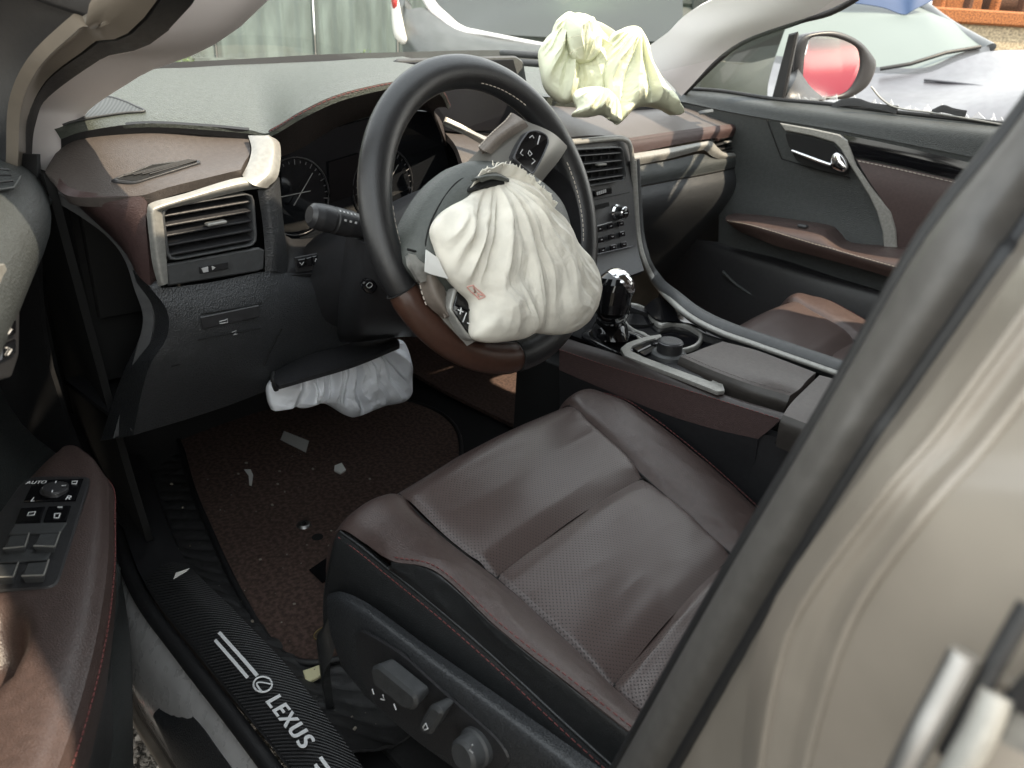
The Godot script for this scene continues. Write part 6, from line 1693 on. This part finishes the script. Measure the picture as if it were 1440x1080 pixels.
	put("armrest_back", sheet([lifted(a0, V(.06, 0, 0)), a0], 3, 30, .008, V(0, 1, 0)), M.brown_leather, d)
	put("armrest_stitching", stitches(smooth_line(lifted(a2, V(-.0015, .004, 0)), 60), .008, .0056, .0012, V(-1, .4, 0), .0008), M.thread_pale, d)
	put("switch_plate", slab(rounded([V(.708, .458, -.105), V(.706, .46, -.005), V(.684, .453, .002), V(.686, .452, -.086)], .006), .004, .001, V(-.3, 1, 0)), M.gloss_black, d)
	put("window_switch", box(V(.696, .458, -.037) + V(0, .004, 0), V(.014, .007, .022), Basis.IDENTITY, .002), M.grey_plastic, d)
	put("pocket_edge", tube(smooth_line([V(.715, .308, -.223), V(.715, .28, -.17), V(.715, .258, -.082), V(.715, .247, .089)], 20), .004, 8), M.door_plastic, d)
	# window: divider bar, front pane, broken remains along the seal
	put("window_divider", slab([V(.802, .861, -.204), V(.802, .867, -.183), V(.802, .719, -.186), V(.802, .72, -.217)], .02, .004, V(-1, 0, 0)), M.black, d)
	put("quarter_pane", sheet([[V(.805, .726, -.452), V(.805, .724, -.32), V(.805, .722, -.211)], [V(.795, .798, -.367), V(.795, .827, -.279), V(.795, .839, -.205)]], 4, 6, 0, V(-1, 0, 0)), M.side_glass, d)
	put("window_frame", tube(smooth_line([V(.775, .717, -.439), V(.77, .831, -.313), V(.76, .886, -.17), V(.75, .923, -.06), V(.63, 1.06, .17), V(.58, 1.14, .34), V(.57, 1.15, .5), V(.66, .95, .55), V(.77, .68, .57)], 50), .008, 8), M.rubber, d)
	var ed := smooth_line([V(.798, .724, -.166), V(.798, .722, -.02), V(.798, .721, .13), V(.798, .712, .291)], 60)
	var sh := new_st()
	sh.set_smooth_group(-1)
	var k := 0
	while k < 58:
		var run := rng.randi_range(1, 4)
		var a: Vector3 = ed[k]; var b: Vector3 = ed[mini(k + run, 60)]
		var top := a.lerp(b, rng.randf_range(.2, .8)) + V(rng.randf_range(-.004, .004), rng.randf_range(.006, .022), rng.randf_range(-.01, .01))
		tri(sh, a, b, top); tri(sh, a + V(.004, 0, 0), top + V(.004, 0, 0), b + V(.004, 0, 0))
		quad(sh, a, top, top + V(.004, 0, 0), a + V(.004, 0, 0)); quad(sh, b, b + V(.004, 0, 0), top + V(.004, 0, 0), top)
		k += run
	put("broken_glass_edge", done(sh), M.clear_film, d)
	for g in [[[V(.795, .718, -.066), V(.795, .726, -.044), V(.795, .73, -.013), V(.795, .728, .018), V(.795, .724, .057), V(.795, .72, .076)], .010, "torn_black_film"], [[V(.795, .726, .143), V(.795, .732, .162), V(.795, .73, .183), V(.795, .723, .209)], .014, "torn_black_film"]]:
		var top := []
		var bot := []
		for p in g[0]:
			top.append(p + V(0, rng.randf_range(.002, g[1]), 0)); bot.append(p + V(-.004, -.008, 0))
		put(g[2], sheet([top, between(top, bot, .5, .002), bot], 6, 24, .0012, V(-1, .4, 0)), M.rubber, d)
	put("loose_trim_strip", tube(smooth_line([V(.792, .763, .011), V(.792, .739, .04), V(.792, .725, .076), V(.792, .722, .145), V(.792, .716, .227), V(.792, .71, .299)], 30), .002, 6), M.silver_trim, d)
	# wing mirror
	var ho := [V(.91, .867, -.196), V(.972, .875, -.163), V(1.037, .858, -.128), V(1.083, .828, -.104), V(1.101, .804, -.094), V(1.095, .762, -.098), V(1.07, .738, -.111), V(1.035, .723, -.131), V(.945, .719, -.179), V(.906, .724, -.2), V(.889, .766, -.209), V(.879, .821, -.214), V(.884, .853, -.211)]
	var gl := [V(.91, .859, -.193), V(.966, .862, -.163), V(1.027, .846, -.13), V(1.048, .818, -.119), V(1.052, .784, -.117), V(1.037, .745, -.126), V(1.002, .729, -.145), V(.933, .724, -.182), V(.916, .741, -.191), V(.904, .793, -.197), V(.903, .834, -.197)]
	var hn := V(-.475, -.01, .88)
	var cc := Vector3.ZERO
	for p in ho: cc += p / ho.size()
	var m := new_st()
	var Gm := []
	var rimp := even(smooth_closed(ho, 6), 60, true)
	for r in 9:
		var row := []
		var q := r / 8.0
		for j in 61:
			var p: Vector3 = rimp[j % 60]
			row.append(p.lerp(cc + hn * -.09 + V(.03, 0, 0), 1.0 - sqrt(maxf(0, 1 - q * q))) - hn * .09 * q)
		Gm.append(row)
	add_grid(m, Gm, .004, V(0, 0, -1))
	put("mirror_housing", done(m), M.mirror_shell, d)
	put("mirror_bezel", ring(smooth_closed(ho, 5), smooth_closed(gl, 5), .02, .004, hn, 80), M.smooth_plastic, d)
	put("mirror_glass", slab(even(smooth_closed(gl, 5), 50, true), .003, .001, hn), M.mirror_glass, d)
	put("mirror_foot", sheet([[V(.81, .723, -.187), V(.84, .765, -.183), V(.89, .789, -.203)], [V(.81, .718, -.17), V(.86, .737, -.168), V(.92, .749, -.175)], [V(.81, .717, -.149), V(.86, .72, -.143), V(.92, .725, -.134)]], 8, 10, .02, V(-1, .4, .4)), M.smooth_plastic, d)

# ---------- loose things on the floor ----------
func floor_things() -> void:
	# quilted liner under and round the mat
	var G := []
	for i in 150:
		var row := []
		for j in 90:
			var x := -.685 + .57 * j / 89.0
			var z := -.90 + 1.0 * i / 149.0
			var a := fposmod((x + z) / .042, 1.0); var b := fposmod((x - z) / .042, 1.0)
			var q := minf(minf(a, 1 - a), minf(b, 1 - b)) * 2.0
			var y := .006 + .006 * sqrt(clampf(q * 1.6, 0, 1)) + .05 * smoothstep(-.60, -.70, x)
			if z < -.82: y += (-.82 - z) * .8
			row.append(V(x + (.03 if z < -.7 else 0.0), y, z))
		G.append(row)
	var st := new_st()
	add_grid(st, G, .004, Vector3.UP)
	put("quilted_floor_liner", done(st), M.liner)
	var mat_o := [V(-.433, .019, -.863), V(-.483, .019, -.733), V(-.53, .019, -.596), V(-.563, .019, -.477), V(-.598, .019, -.343), V(-.626, .019, -.215), V(-.635, .019, -.147), V(-.634, .019, -.116), V(-.621, .019, -.086), V(-.59, .019, -.063), V(-.522, .019, -.039), V(-.434, .019, -.047), V(-.188, .019, -.245), V(.011, .019, -.456), V(.009, .019, -.654), V(-.158, .019, -.822), V(-.331, .019, -.903)]
	var o := thing("floor_mat", "dark brown carpet mat in the driver's footwell, strewn with scraps", "floor mat")
	put("carpet_pile", slab(smooth_closed(mat_o, 5), .006, .002, Vector3.UP), M.carpet, o)
	put("edge_binding", tube(smooth_closed(lifted(mat_o, V(0, -.001, 0)), 6), .0052, 8, true), M.rubber, o)
	put("fastener", lathe([Vector2(.0045, .001), Vector2(.0055, .004), Vector2(.0095, .004), Vector2(.0115, .0025), Vector2(.013, 0)], V(-.443, .019, -.364), Vector3.UP, 26), M.dull_metal, o)
	put("fastener_hole", lathe([Vector2(0, .0008), Vector2(.008, .0008), Vector2(.010, .0002)], V(-.446, .019, -.318), Vector3.UP, 20), M.void_black, o)
	put("fastener_hole", lathe([Vector2(0, .0044), Vector2(.0046, .0040)], V(-.443, .02, -.364), Vector3.UP, 20), M.void_black, o)
	var bd := V(-.57, .02, -.116)
	var el := []
	var el2 := []
	for k in 30:
		var a := TAU * k / 30
		el.append(bd + V(cos(a) * .018, 0, sin(a) * .012)); el2.append(bd + V(cos(a) * .0162, 0, sin(a) * .0102))
	put("metal_badge", ring(el, el2, .001, .0008, Vector3.UP, 30), M.badge_gold, o)
	put("badge_plate", slab(el2, .0008, .0002, Vector3.UP), M.badge_dark, o)
	put("badge_marks", stitches([bd + V(-.010, .0006, .004), bd + V(.010, .0006, -.004)], .0045, .003, .0022, Vector3.UP, 0), M.badge_gold, o)
	var scrap := func(called: String, label: String, cat: String, pts: Array, m: Material, th: float, curl: float) -> void:
		var q := []
		for i in pts.size(): q.append(pts[i] + V(0, curl * (1.0 if i % 2 else .2), 0))
		var s := MeshInstance3D.new()
		s.name = called
		s.mesh = slab(q, th, th * .2, Vector3.UP)
		s.material_override = m
		add_child(s, true)
		tag(s, label, cat)
	scrap.call("card_scrap", "flat pale grey card scrap under the white knee airbag", "card", [V(-.282, .021, -.687), V(-.269, .021, -.611), V(-.299, .021, -.577), V(-.31, .021, -.656)], M.paper_grey, .0015, .002)
	scrap.call("torn_paper", "thin torn white paper sliver on the footwell mat", "paper", [V(-.425, .021, -.6), V(-.417, .021, -.589), V(-.423, .021, -.569), V(-.446, .021, -.534), V(-.447, .021, -.542), V(-.432, .021, -.57)], M.paper, .001, .002)
	scrap.call("plaster_chip", "small white chip on the mat by the front of the seat", "chip", [V(-.288, .023, -.492), V(-.274, .023, -.487), V(-.281, .023, -.464), V(-.299, .023, -.458), V(-.3, .023, -.477)], M.paper, .006, .003)
	scrap.call("foam_scrap", "yellowish foam scrap beside the scuff plate near the seat base", "foam", [V(-.638, .03, -.067), V(-.614, .03, -.057), V(-.615, .03, -.045), V(-.632, .03, -.041), V(-.647, .03, -.045)], M.foam_scrap, .006, .003)
	scrap.call("black_clip_piece", "black plastic piece lying on the mat against the seat base", "plastic piece", [V(-.508, .022, -.25), V(-.466, .022, -.256), V(-.462, .022, -.234), V(-.477, .022, -.208), V(-.511, .022, -.209)], M.gloss_black, .003, .002)
	scrap.call("pale_splinter", "tiny pale splinter lying by the kick panel below the dash", "splinter", [V(-.384, .03, -.901), V(-.361, .03, -.905), V(-.362, .03, -.896), V(-.385, .03, -.892)], M.paper, .002, .001)
	var cr := new_st()
	cr.set_smooth_group(-1)
	for i in 110:
		var x := rng.randf_range(-.58, -.25); var z := rng.randf_range(-.65, -.10)
		if i % 4 == 0:
			x = rng.randf_range(-.665, -.60); z = rng.randf_range(-.5, .1)
		var s := .0006 + .0022 * pow(rng.randf(), 3)
		add_box(cr, V(x, .0205 + s * .4 if i % 4 else .032, z), V(s * 2, s, s * 1.4), Basis(Vector3.UP, rng.randf() * TAU), s * .2)
	var c := MeshInstance3D.new()
	c.name = "crumbs"
	c.mesh = done(cr)
	c.material_override = M.crumb
	add_child(c, true)
	c.set_meta("kind", "stuff")
	tag(c, "pale crumbs and glass dust scattered over the driver's floor", "crumbs")

# ---------- the yard outside ----------
func yard() -> void:
	# sheet metal fence ahead
	var f := thing("metal_fence", "tall pale sheet metal fence ahead of the windscreen", "fence", V(0, -.42, -6.2))
	for k in 14:
		var x := -4.6 + 1.02 * k
		var rows := []
		for r in 2:
			var row := []
			for j in 41:
				var t := j / 40.0
				var q := fposmod(t * 5.0, 1.0)
				row.append(V(x + t * 1.0, 3.6 if r == 0 else 0.0, .025 * smoothstep(.0, .12, q) * (1 - smoothstep(.22, .34, q)) + rng.randf_range(-.002, .002)))
			rows.append(row)
		var st := new_st()
		add_grid(st, rows, .004, V(0, 0, 1))
		put("fence_sheet", done(st), M.fence_sheet if k % 3 else M.fence_sheet_dull, f)
		if k: put("fence_joint", box(V(x - .01, 1.8, .03), V(.03, 3.6, .02)), M.fence_dark, f)
	for y in [.95, 2.2]: put("fence_rail", box(V(2.5, y, .045), V(14.5, .05, .03)), M.fence_sheet_dull, f)
	for g in [[V(3.697, .673, -5.6), .16, "largest green weed at the fence foot, seen over the middle of the dash"], [V(3.997, .66, -5.5), .10, "small green weed between the fence and the dark hatchback's tail lamp"], [V(1.898, .646, -5.6), .12, "green weed at the fence foot beside the driver's windscreen pillar"]]:
		bush(g[0] + V(0, -.15, 0), g[1], g[2])
	hatchback()
	grey_suv()
	rusty_truck()
	mirror_view()
	dark_van()

func bush(at: Vector3, r: float, label: String) -> void:
	var st := new_st()
	st.set_smooth_group(-1)
	for i in 420:
		var d := V(rng.randfn(), rng.randfn() * .8, rng.randfn()).normalized() * r * pow(rng.randf(), .4)
		var p := at + d
		var a := V(rng.randfn(), rng.randfn(), rng.randfn()).normalized() * .028
		var b := a.cross(V(rng.randfn(), rng.randfn(), rng.randfn())).normalized() * .010
		tri(st, p, p + a * .5 + b, p + a); tri(st, p, p + a, p + a * .5 - b)
	var o := thing("weed_plant", label, "plant", Vector3.ZERO, "weeds along the fence")
	put("leaves", done(st), M.leaf, o)
	put("stem", tube([V(at.x, -.42, at.z), at], .008, 5), M.leaf, o)

func hatchback() -> void:
	var o := thing("dark_hatchback", "dark grey parked car with a white and red tail lamp, beyond the windscreen", "car")
	put("rear_window", sheet([[V(2.751, 1.29, -3.704), V(2.952, 1.342, -3.348), V(3.252, 1.399, -2.883), V(3.656, 1.462, -2.303)], [V(2.594, 1.069, -3.565), V(2.827, 1.086, -3.148), V(3.078, 1.105, -2.712), V(3.456, 1.113, -2.125)], [V(2.584, .995, -3.443), V(2.581, .893, -3.211), V(2.667, .849, -2.918), V(3.283, .856, -1.978)]], 8, 20, .03, V(-.6, .3, .7)), M.dark_glass, o)
	put("body", sheet([[V(2.681, 1.285, -3.78), V(2.531, 1.065, -3.633), V(2.437, .97, -3.508), V(2.523, .976, -3.415), V(2.581, .871, -3.145), V(2.789, .814, -2.672), V(3.217, .798, -1.93)], [V(2.487, 1.02, -3.652), V(2.378, .893, -3.522), V(2.328, .814, -3.359), V(2.368, .802, -3.173), V(2.506, .787, -2.94), V(2.717, .754, -2.548), V(3.1, .724, -1.846)], [V(2.321, .771, -3.42), V(2.285, .673, -3.31), V(2.271, .622, -3.126), V(2.347, .617, -2.954), V(2.475, .608, -2.72), V(2.681, .591, -2.393), V(3.008, .577, -1.767)], [V(2.18, .203, -3.19), V(2.152, .131, -3.09), V(2.146, .111, -2.917), V(2.258, .1, -2.783), V(2.391, .101, -2.551), V(2.601, .089, -2.222), V(2.954, .081, -1.653)]], 18, 30, .05, V(-.6, .3, .7)), M.grey_paint, o)
	put("chrome_strip", taper([V(2.583, 1.15, -3.567), V(2.549, 1.002, -3.404), V(2.552, .931, -3.286), V(2.557, .862, -3.133), V(2.616, .849, -2.991), V(2.77, .806, -2.655), V(2.971, .758, -2.263)], 40, [.035, .036, .034, .030, .014, .012, .012], V(-.6, .3, .7), .5), M.silver_with_sky_sheen, o)
	put("tail_lamp", dome([V(2.335, 1.035, -3.536), V(2.361, 1.045, -3.513), V(2.348, .941, -3.457), V(2.332, .829, -3.398), V(2.324, .773, -3.369), V(2.297, .771, -3.398), V(2.283, .833, -3.456)], V(-.6, .2, .75).normalized(), .05), M.white_plastic, o)
	put("tail_lamp_red", dome([V(2.313, 1.065, -3.515), V(2.337, 1.067, -3.489), V(2.316, .979, -3.452), V(2.293, .969, -3.472)], V(-.6, .2, .75).normalized(), .04), M.red_lamp_plastic, o)
	put("wheel", tube(ring_path(V(2.428, -.243, -3.018), V(.5, 0, .8), .24), .09, 14, true), M.rubber, o)
	put("roof", sheet([[V(2.751, 1.29, -3.704), V(2.952, 1.342, -3.348), V(3.252, 1.399, -2.883), V(3.656, 1.462, -2.303)], [V(3.724, 1.552, -4.443), V(3.879, 1.581, -4.122), V(4.249, 1.626, -3.569), V(4.749, 1.679, -2.875)]], 4, 10, .04, Vector3.UP), M.grey_paint, o)

func ring_path(c: Vector3, axis: Vector3, r: float) -> Array:
	var z := axis.normalized()
	var x := z.cross(Vector3.UP).normalized()
	var y := z.cross(x)
	var o := []
	for k in 24: o.append(c + (x * cos(TAU * k / 24) + y * sin(TAU * k / 24)) * r)
	return o

func grey_suv() -> void:
	var o := thing("grey_suv", "silver grey parked car with its bonnet towards us, beyond the passenger window", "car")
	var base := [V(4.36, .804, -1.886), V(4.361, .77, -1.53), V(4.385, .769, -1.171), V(4.395, .783, -.922), V(4.611, .869, -.819), V(4.878, .929, -.724)]
	var top := [V(5.506, 1.354, -2.295), V(5.566, 1.293, -2.019), V(5.628, 1.259, -1.76), V(5.702, 1.235, -1.578), V(5.699, 1.217, -1.485), V(5.737, 1.2, -1.431)]
	put("windscreen", sheet([top, between(top, base, .5, .03), base], 10, 20, .02, V(-.8, .4, .3)), M.dusty_glass, o)
	put("pillar", taper([V(5.754, 1.24, -1.472), V(5.344, 1.081, -1.131), V(5.06, .988, -.891), V(4.864, .921, -.702)], 20, [.035, .04, .042, .04], V(-.8, .4, .3), .7), M.grey_paint, o)
	put("cowl", sheet([lifted(base, V(-.01, .01, .01)), [V(4.239, .769, -1.833), V(4.243, .737, -1.475), V(4.265, .745, -1.125), V(4.271, .76, -.88), V(4.499, .845, -.764), V(4.76, .904, -.674)]], 4, 20, .03, V(-.6, .8, .3)), M.smooth_plastic, o)
	put("wiper", tube([V(4.221, .77, -1.125), V(4.309, .807, -.985), V(4.523, .881, -.86), V(4.75, .925, -.734)], .012, 8), M.rubber, o)
	put("bonnet", sheet([[V(4.239, .769, -1.833), V(4.243, .737, -1.475), V(4.265, .745, -1.125), V(4.271, .76, -.88), V(4.499, .845, -.764), V(4.76, .904, -.674), V(5.191, .929, -.536)], [V(3.865, .638, -1.669), V(3.887, .631, -1.308), V(3.952, .646, -.996), V(3.979, .673, -.735), V(4.162, .744, -.577), V(4.468, .808, -.441), V(4.934, .854, -.278)], [V(3.423, .54, -1.438), V(3.427, .539, -1.102), V(3.473, .557, -.813), V(3.508, .588, -.547), V(3.726, .662, -.352), V(4.073, .742, -.179), V(4.56, .808, -.006)], [V(3.092, .385, -1.208), V(3.083, .393, -.893), V(3.113, .411, -.623), V(3.161, .463, -.356), V(3.415, .557, -.134), V(3.78, .661, .042), V(4.29, .752, .224)]], 16, 30, .04, V(-.6, .9, .4)), M.suv_paint, o)
	put("bonnet_crease", tube(smooth_line([V(4.144, .727, -.835), V(4.057, .716, -.545), V(3.88, .69, -.196)], 16), .008, 6), M.suv_paint, o)
	put("nose", sheet([[V(3.092, .385, -1.208), V(3.083, .393, -.893), V(3.113, .411, -.623), V(3.161, .463, -.356), V(3.415, .557, -.134), V(3.78, .661, .042), V(4.29, .752, .224)], [V(3.079, -.092, -1.062), V(3.073, -.086, -.742), V(3.111, -.054, -.472), V(3.167, .011, -.204), V(3.428, .108, .024), V(3.807, .235, .199), V(4.359, .36, .405)]], 6, 20, .05, V(-.6, .2, .7)), M.suv_paint, o)
	put("roof", sheet([top, [V(7.174, 1.645, -2.93), V(7.278, 1.589, -2.608), V(7.338, 1.554, -2.352), V(7.438, 1.524, -2.052), V(7.463, 1.507, -1.93), V(7.487, 1.491, -1.809)]], 6, 12, .04, Vector3.UP), M.suv_paint, o)
	put("side", sheet([[V(4.36, .804, -1.886), V(4.581, .742, -2.257), V(5, .773, -2.799)], [V(3.97, .594, -1.685), V(4.276, .511, -2.111), V(4.805, .511, -2.674)], [V(3.357, .277, -1.331), V(3.946, .076, -1.855), V(4.539, -.05, -2.424)]], 8, 8, .04, V(-.7, .3, -.5)), M.pale_panel, o)
	put("wheel", tube(ring_path(V(3.921, -.232, -1.174), V(.8, 0, .5), .25), .10, 14, true), M.rubber, o)
	var t := thing("blue_tarpaulin", "blue tarpaulin draped over the roof of the silver grey car", "tarpaulin")
	var r0 := [V(5.186, 1.352, -2.157), V(5.313, 1.36, -1.937), V(5.436, 1.368, -1.721), V(5.55, 1.357, -1.501), V(5.629, 1.353, -1.327)]
	var r1 := [V(5.011, 1.168, -2.097), V(5.094, 1.194, -1.92), V(5.166, 1.19, -1.737), V(5.253, 1.17, -1.56), V(5.297, 1.128, -1.415), V(5.33, 1.158, -1.365), V(5.447, 1.23, -1.283)]
	for p in r1: p += V(rng.randf_range(-.02, .02), 0, rng.randf_range(-.02, .02))
	put("cloth", sheet([r0, between([V(5.186, 1.352, -2.157), V(5.204, 1.352, -2.054), V(5.257, 1.355, -1.914), V(5.374, 1.354, -1.748), V(5.492, 1.358, -1.584), V(5.526, 1.355, -1.444), V(5.629, 1.353, -1.327)], r1, .55, .03), r1], 10, 40, .006, V(-.7, .3, .5)), M.tarp, t)

func rusty_truck() -> void:
	var o := thing("rusty_truck", "rusty orange truck chassis behind the silver grey car", "truck")
	put("main_beam", box(V(10.213, 1.343, -1.942), V(2.4, .16, .22), frame_of(Vector3.ZERO, V(.75, 0, .66), V(-.66, 0, .75)), .02), M.rust_orange, o)
	put("pale_side_panel", box(V(10.46, 1.154, -1.865), V(2.6, .38, .3), frame_of(Vector3.ZERO, V(.75, 0, .66), V(-.66, 0, .75)), .04), M.cream_paint, o)
	put("crossmember", box(V(10.308, 1.496, -2.437), V(.5, .30, .3), frame_of(Vector3.ZERO, V(.75, .12, .66), V(-.66, 0, .75)), .03), M.rust_orange, o)
	put("tank", tube([V(10.561, 1.561, -2.196), V(11.007, 1.561, -1.858)], .20, 16), M.rust_dark, o)
	for k in 4: put("bracket", box(V(9.805, 1.449, -2.476).lerp(V(10.581, 1.473, -1.782), k / 3.0), V(.06, .34, .12), frame_of(Vector3.ZERO, V(.75, 0, .66), V(-.66, 0, .75)), .01), M.rust_dark if k % 2 else M.rust_orange, o)
	put("lower_frame", box(V(10.508, .902, -1.804), V(2.6, .2, .3), frame_of(Vector3.ZERO, V(.75, 0, .66), V(-.66, 0, .75)), .03), M.rust_dark, o)
	for g in [V(10.111, .345, -2.036), V(11.148, .393, -1.23)]: put("wheel", tube(ring_path(g, V(-.66, 0, .75), .36), .16, 14, true), M.rubber, o)

func mirror_view() -> void:
	# out of view behind the camera, placed to show in the wing mirror: a red car and trees
	var o := thing("red_car", "red car standing behind, seen in the wing mirror", "car", V(2.75, -.42, 5.4))
	o.scale = V(1.15, 1.16, 1.15)
	put("body", sheet([[V(-.8, .9, 0), V(0, .96, -.1), V(.8, .9, 0)], [V(-.95, .6, -.2), V(0, .62, -.35), V(.95, .6, -.2)], [V(-.92, .2, -.15), V(0, .2, -.3), V(.92, .2, -.15)]], 8, 14, .05, V(0, .2, -1)), M.red_paint, o)
	put("bonnet", sheet([[V(-.8, .9, 0), V(0, .96, -.1), V(.8, .9, 0)], [V(-.75, 1.0, 1.1), V(0, 1.04, 1.1), V(.75, 1.0, 1.1)]], 6, 12, .04, Vector3.UP), M.red_paint, o)
	put("windscreen", sheet([[V(-.72, 1.0, 1.1), V(.72, 1.0, 1.1)], [V(-.58, 1.4, 1.8), V(.58, 1.4, 1.8)]], 4, 6, .02, V(0, 1, -1)), M.dark_glass, o)
	put("roof", sheet([[V(-.58, 1.4, 1.8), V(.58, 1.4, 1.8)], [V(-.56, 1.4, 3.2), V(.56, 1.4, 3.2)]], 4, 6, .04, Vector3.UP), M.red_paint, o)
	put("side", sheet([[V(-.80, .95, 0), V(-.8, 1.0, 1.2), V(-.75, 1.0, 3.6)], [V(-.92, .2, 0), V(-.92, .2, 1.2), V(-.9, .2, 3.6)]], 4, 8, .04, V(-1, 0, 0)), M.red_paint, o)
	for s in [-1, 1]:
		put("headlight", dome([V(s * .55, .72, -.28), V(s * .85, .76, -.2), V(s * .84, .64, -.22), V(s * .58, .60, -.3)], V(0, .1, -1), .05), M.white_plastic, o)
		put("wheel", tube(ring_path(V(s * .8, .3, .6), V(1, 0, 0), .22), .1, 12, true), M.rubber, o)
	for a in [[2.2, 11.5, 3.6, "shortest bushy tree, directly behind the red car"], [4.4, 12.2, 4.4, "tallest bushy tree, second of the row behind the red car"], [6.8, 11.6, 4.0, "third bushy tree of the row behind the red car"], [9.5, 13.5, 4.2, "last bushy tree of the row, farthest from the red car"]]:
		var t := thing("roadside_tree", a[3], "tree", V(a[0], -.42, a[1]), "trees behind the car")
		put("trunk", tube([V(0, 0, 0), V(.05, 1.0, 0), V(0, 2.2, .1)], [.16, .12, .08], 8), M.bark, t)
		var st := new_st()
		st.set_smooth_group(-1)
		for i in 2600:
			var d := V(rng.randfn(), rng.randfn(), rng.randfn()).normalized() * pow(rng.randf(), .35)
			var lump := 1.0 + .25 * sin(d.x * 6 + a[0]) * sin(d.y * 5) + .2 * sin(d.z * 7)
			var p := V(0, a[2] * .55 + .9, 0) + d * lump * V(1.7, a[2] * .48, 1.5)
			var u := V(rng.randfn(), rng.randfn(), rng.randfn()).normalized() * .16
			var w := u.cross(V(rng.randfn(), rng.randfn(), rng.randfn())).normalized() * .06
			tri(st, p, p + u * .5 + w, p + u); tri(st, p, p + u, p + u * .5 - w)
		put("crown", done(st), M.leaf, t)

func dark_van() -> void:
	var o := thing("dark_van", "dark green grey van parked past the passenger side windscreen pillar", "van")
	var c := V(6.941, .828, -3.959)
	var b := frame_of(Vector3.ZERO, V(.8, 0, .6), V(-.6, 0, .8))
	put("body", box(V(c.x, .45, c.z), V(3.6, 1.5, 1.7), b, .12), M.van_paint, o)
	put("cab", box(V(c.x, 1.45, c.z) + b * V(-.1, 0, 0), V(2.9, .75, 1.5), b, .15), M.van_paint, o)
	for k in 3: put("window", box(V(c.x, 1.42, c.z) + b * V(-1.0 + .92 * k, 0, .75), V(.78, .48, .03), b, .01), M.dark_glass, o)
	put("trim_strip", box(V(c.x, .70, c.z) + b * V(0, 0, .86), V(3.4, .07, .03), b, .01), M.pale_panel, o)
	for k in [-1.1, 1.1]: put("wheel", tube(ring_path(V(c.x, -.10, c.z) + b * V(k, 0, .78), b.z, .24), .09, 14, true), M.rubber, o)
